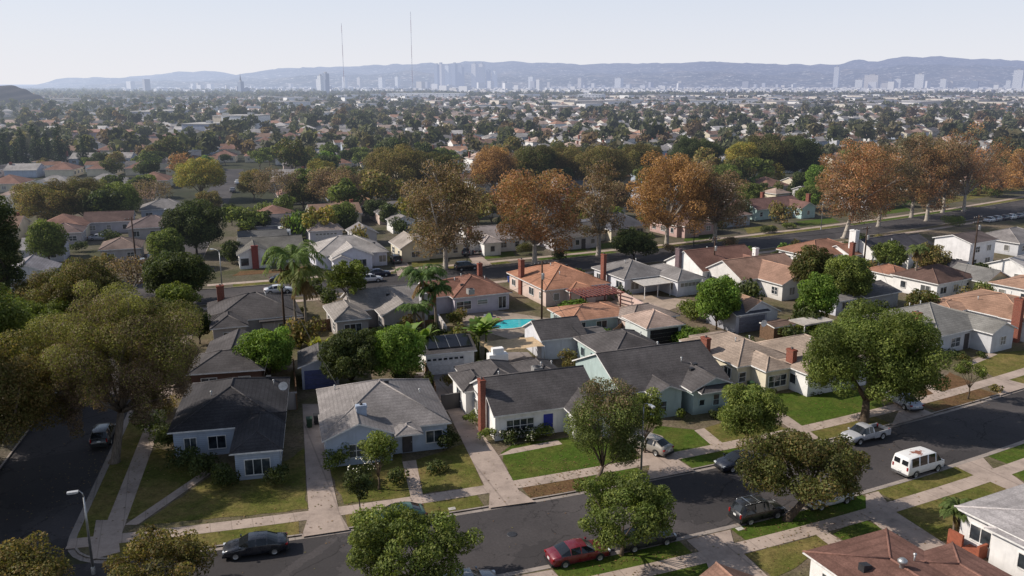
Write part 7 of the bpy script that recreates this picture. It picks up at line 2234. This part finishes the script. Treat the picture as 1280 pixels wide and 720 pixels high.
# radio masts
t = NT('mast_paint'); sp = t.n('SeparateXYZ'); t.l(t.coord('Object'), sp.inputs[0])
fr = t.math('GREATER_THAN', t.math('FRACT', t.math('MULTIPLY', sp.outputs[2], 1 / 80)), .5)
M_MAST = t.out(t.pbr(t.mix((.55, .53, .52), (.25, .07, .05), fr), .6, 0, .3))
for lab, px, top, D in (('left of two tall thin radio masts on the horizon', 436, 32, 2900), ('right and taller of two thin radio masts on the horizon', 519, 18, 2900)):
    X = (px - 640) / FPX * D; h = 50
    while P(X, D, h)[1] > top: h += 1
    o = empty('radio_mast', (X, D, 0), 0, label=lab, cat='radio mast')
    m = MB()
    for a_ in range(3):
        c_, s_ = 1.0 * math.cos(a_ * 2.094), 1.0 * math.sin(a_ * 2.094); m.tube([(c_, s_, 0), (c_, s_, h)], .28, 4)
    for j in range(int(h / 6)):
        for a_ in range(3):
            p0 = Vector((math.cos(a_ * 2.094), math.sin(a_ * 2.094), j * 6)); p1 = Vector((math.cos((a_ + 1) * 2.094), math.sin((a_ + 1) * 2.094), j * 6 + 6)); m.tube([p0, p1], .14, 3)
    m.build('lattice', M_MAST, o)
    m = MB(); m.tube([(0, 0, h), (0, 0, h + 8)], .5, 5); m.build('antenna', M_DARKMETAL, o)

# ------------------------------------------------------------------ hills
def ridge(name, prof, D, mat, depth, amp, seed, step=6):
    m = MB(); px0, px1 = prof[0][0], prof[-1][0]; n = int((px1 - px0) / step); rows = 14
    V = []
    for i in range(n + 1):
        px = px0 + (px1 - px0) * i / n
        for (xa, ya), (xb, yb) in zip(prof, prof[1:]):
            if xa <= px <= xb: f_ = (px - xa) / max(1e-6, xb - xa); f_ = f_ * f_ * (3 - 2 * f_); py = ya + (yb - ya) * f_; break
        # crest height at distance D for that line of sight
        d = (px - 640) / FPX; y_ = (py - 360) / FPX
        tt = D / (CT - y_ * ST); top = CAM_H + tt * (-ST - y_ * CT); X = d * tt
        top += amp * .32 * mn.fractal(Vector((px * .035, seed, 0)), 1, 2, 4)
        for j in range(rows + 1):
            f_ = j / rows; yy = D - depth * (1 - f_); xx = X * (yy / D) ** .15
            k = f_ ** .8
            nz = mn.fractal(Vector((xx / 900, yy / 900, seed)), 1, 2, 5) * amp * math.sin(math.pi * min(1, f_ * .96)) 
            V.append((xx, yy, max(-5, top * k + nz * .8)))
    F = [(i * (rows + 1) + j, (i + 1) * (rows + 1) + j, (i + 1) * (rows + 1) + j + 1, i * (rows + 1) + j + 1) for i in range(n) for j in range(rows)]
    m.add(V, F, 0, True); o = m.build(name, mat); o['kind'] = 'structure'; return o
t = NT('scrub_and_painted_relief'); w = t.coord('World'); n1 = t.noise(w, .0035, 8, .75); n2 = t.noise(w, .02, 4, .8)
c = t.ramp(n1, [(.35, (.01, .02, .012)), (.5, (.05, .055, .035)), (.65, (.28, .23, .17))])  # scrub tones, contrast widened to paint in relief shading
c = t.mix(c, (1.0, .96, .9), t.ramp(n2, [(.56, (0, 0, 0)), (.66, (.9, .9, .9))]))
M_HILL = t.out(t.pbr(c, 1, 0, .05))
t = NT('near_hill_scrub'); w = t.coord('World'); n1 = t.noise(w, .01, 8, .75)
M_HILL2 = t.out(t.pbr(t.ramp(n1, [(.35, (.02, .02, .016)), (.6, (.06, .05, .045))]), 1, 0, .05))
ridge('hills', [(-260, 108), (40, 122), (70, 118), (120, 106), (170, 97), (205, 93), (250, 91), (275, 90), (300, 93), (340, 88), (400, 84), (470, 81), (560, 79), (600, 77), (660, 78), (740, 80), (840, 79), (900, 76), (930, 79), (1000, 80), (1040, 79), (1090, 76), (1130, 72), (1165, 70), (1200, 74), (1230, 73), (1265, 77), (1330, 80), (1500, 84)], 11500, M_HILL, 3200, 110, 3.1)
ridge('hills', [(60, 124), (140, 112), (230, 104), (300, 98), (380, 95), (450, 92), (560, 90), (680, 93), (760, 92), (860, 90), (960, 93), (1030, 90), (1100, 84), (1160, 80), (1240, 83), (1340, 88)], 8200, M_HILL, 1500, 80, 9.4)
ridge('hill', [(-160, 100), (-60, 101), (0, 107.5), (15, 107), (30, 111), (45, 118), (62, 126), (90, 134)], 1500, M_HILL2, 260, 4, 5.2, 3)

# ------------------------------------------------------------------ daylight
SKY_HAZE = 7.4
SUN_EL, SUN_AZ = 36.5, -84.0        # azimuth from +Y towards +X
wd = bpy.data.worlds.new('World'); sc.world = wd; wd.use_nodes = True
nt = wd.node_tree; nt.nodes.clear()
sky = nt.nodes.new('ShaderNodeTexSky'); sky.sky_type = 'NISHITA'; sky.sun_disc = False
sky.sun_elevation = R(SUN_EL); sky.sun_rotation = R(SUN_AZ); sky.altitude = 50; sky.air_density = 1.0; sky.dust_density = 1.0; sky.ozone_density = 1.5
hs = nt.nodes.new('ShaderNodeHueSaturation'); hs.inputs['Saturation'].default_value = .75
bg = nt.nodes.new('ShaderNodeBackground'); bg.inputs[1].default_value = .128
ow = nt.nodes.new('ShaderNodeOutputWorld')
nt.links.new(sky.outputs[0], hs.inputs['Color'])
# bright haze low in the sky
tc = nt.nodes.new('ShaderNodeTexCoord'); sx = nt.nodes.new('ShaderNodeSeparateXYZ'); nt.links.new(tc.outputs['Generated'], sx.inputs[0])
hr_ = nt.nodes.new('ShaderNodeValToRGB'); el = hr_.color_ramp.elements
el[0].position = 0.0; el[0].color = (.94, .94, .94, 1); el[1].position = .34; el[1].color = (.0, .0, .0, 1)
e2 = el.new(.105); e2.color = (.82, .82, .82, 1); e3 = el.new(.18); e3.color = (.3, .3, .3, 1)
nt.links.new(sx.outputs[2], hr_.inputs[0])
hc = nt.nodes.new('ShaderNodeMix'); hc.data_type = 'RGBA'
hz_ = nt.nodes.new('ShaderNodeValToRGB'); el = hz_.color_ramp.elements
el[0].position = .0; el[0].color = (.905, .905, .955, 1); el[1].position = .11; el[1].color = (.765, .82, .955, 1)
nt.links.new(sx.outputs[2], hz_.inputs[0])
vm_ = nt.nodes.new('ShaderNodeVectorMath'); vm_.operation = 'SCALE'; vm_.inputs['Scale'].default_value = SKY_HAZE
nt.links.new(hz_.outputs[0], vm_.inputs[0]); nt.links.new(vm_.outputs[0], hc.inputs[7])
nt.links.new(hr_.outputs[0], hc.inputs[0]); nt.links.new(hs.outputs[0], hc.inputs[6]); nt.links.new(hc.outputs[2], bg.inputs[0]); nt.links.new(bg.outputs[0], ow.inputs[0])
sl = bpy.data.lights.new('sun', 'SUN'); sl.energy = 5.0; sl.angle = R(.55); sl.color = (1, .925, .82)
so = bpy.data.objects.new('sun', sl); col.objects.link(so)
d = Vector((math.sin(R(SUN_AZ)) * math.cos(R(SUN_EL)), math.cos(R(SUN_AZ)) * math.cos(R(SUN_EL)), math.sin(R(SUN_EL))))
so.rotation_euler = d.to_track_quat('Z', 'Y').to_euler(); so.location = (-60, 0, 90)

sc.view_settings.view_transform = 'Standard'; sc.view_settings.look = 'None'; sc.view_settings.exposure = 0
sc.render.engine = 'CYCLES'
cy = sc.cycles
cy.use_denoising = True
try: cy.denoiser = 'OPENIMAGEDENOISE'
except Exception: pass
cy.max_bounces = 4; cy.diffuse_bounces = 2; cy.glossy_bounces = 2; cy.transmission_bounces = 3; cy.transparent_max_bounces = 4
cy.caustics_reflective = cy.caustics_refractive = False
sc.render.film_transparent = False

print('LEAF QUADS', NQ[0])
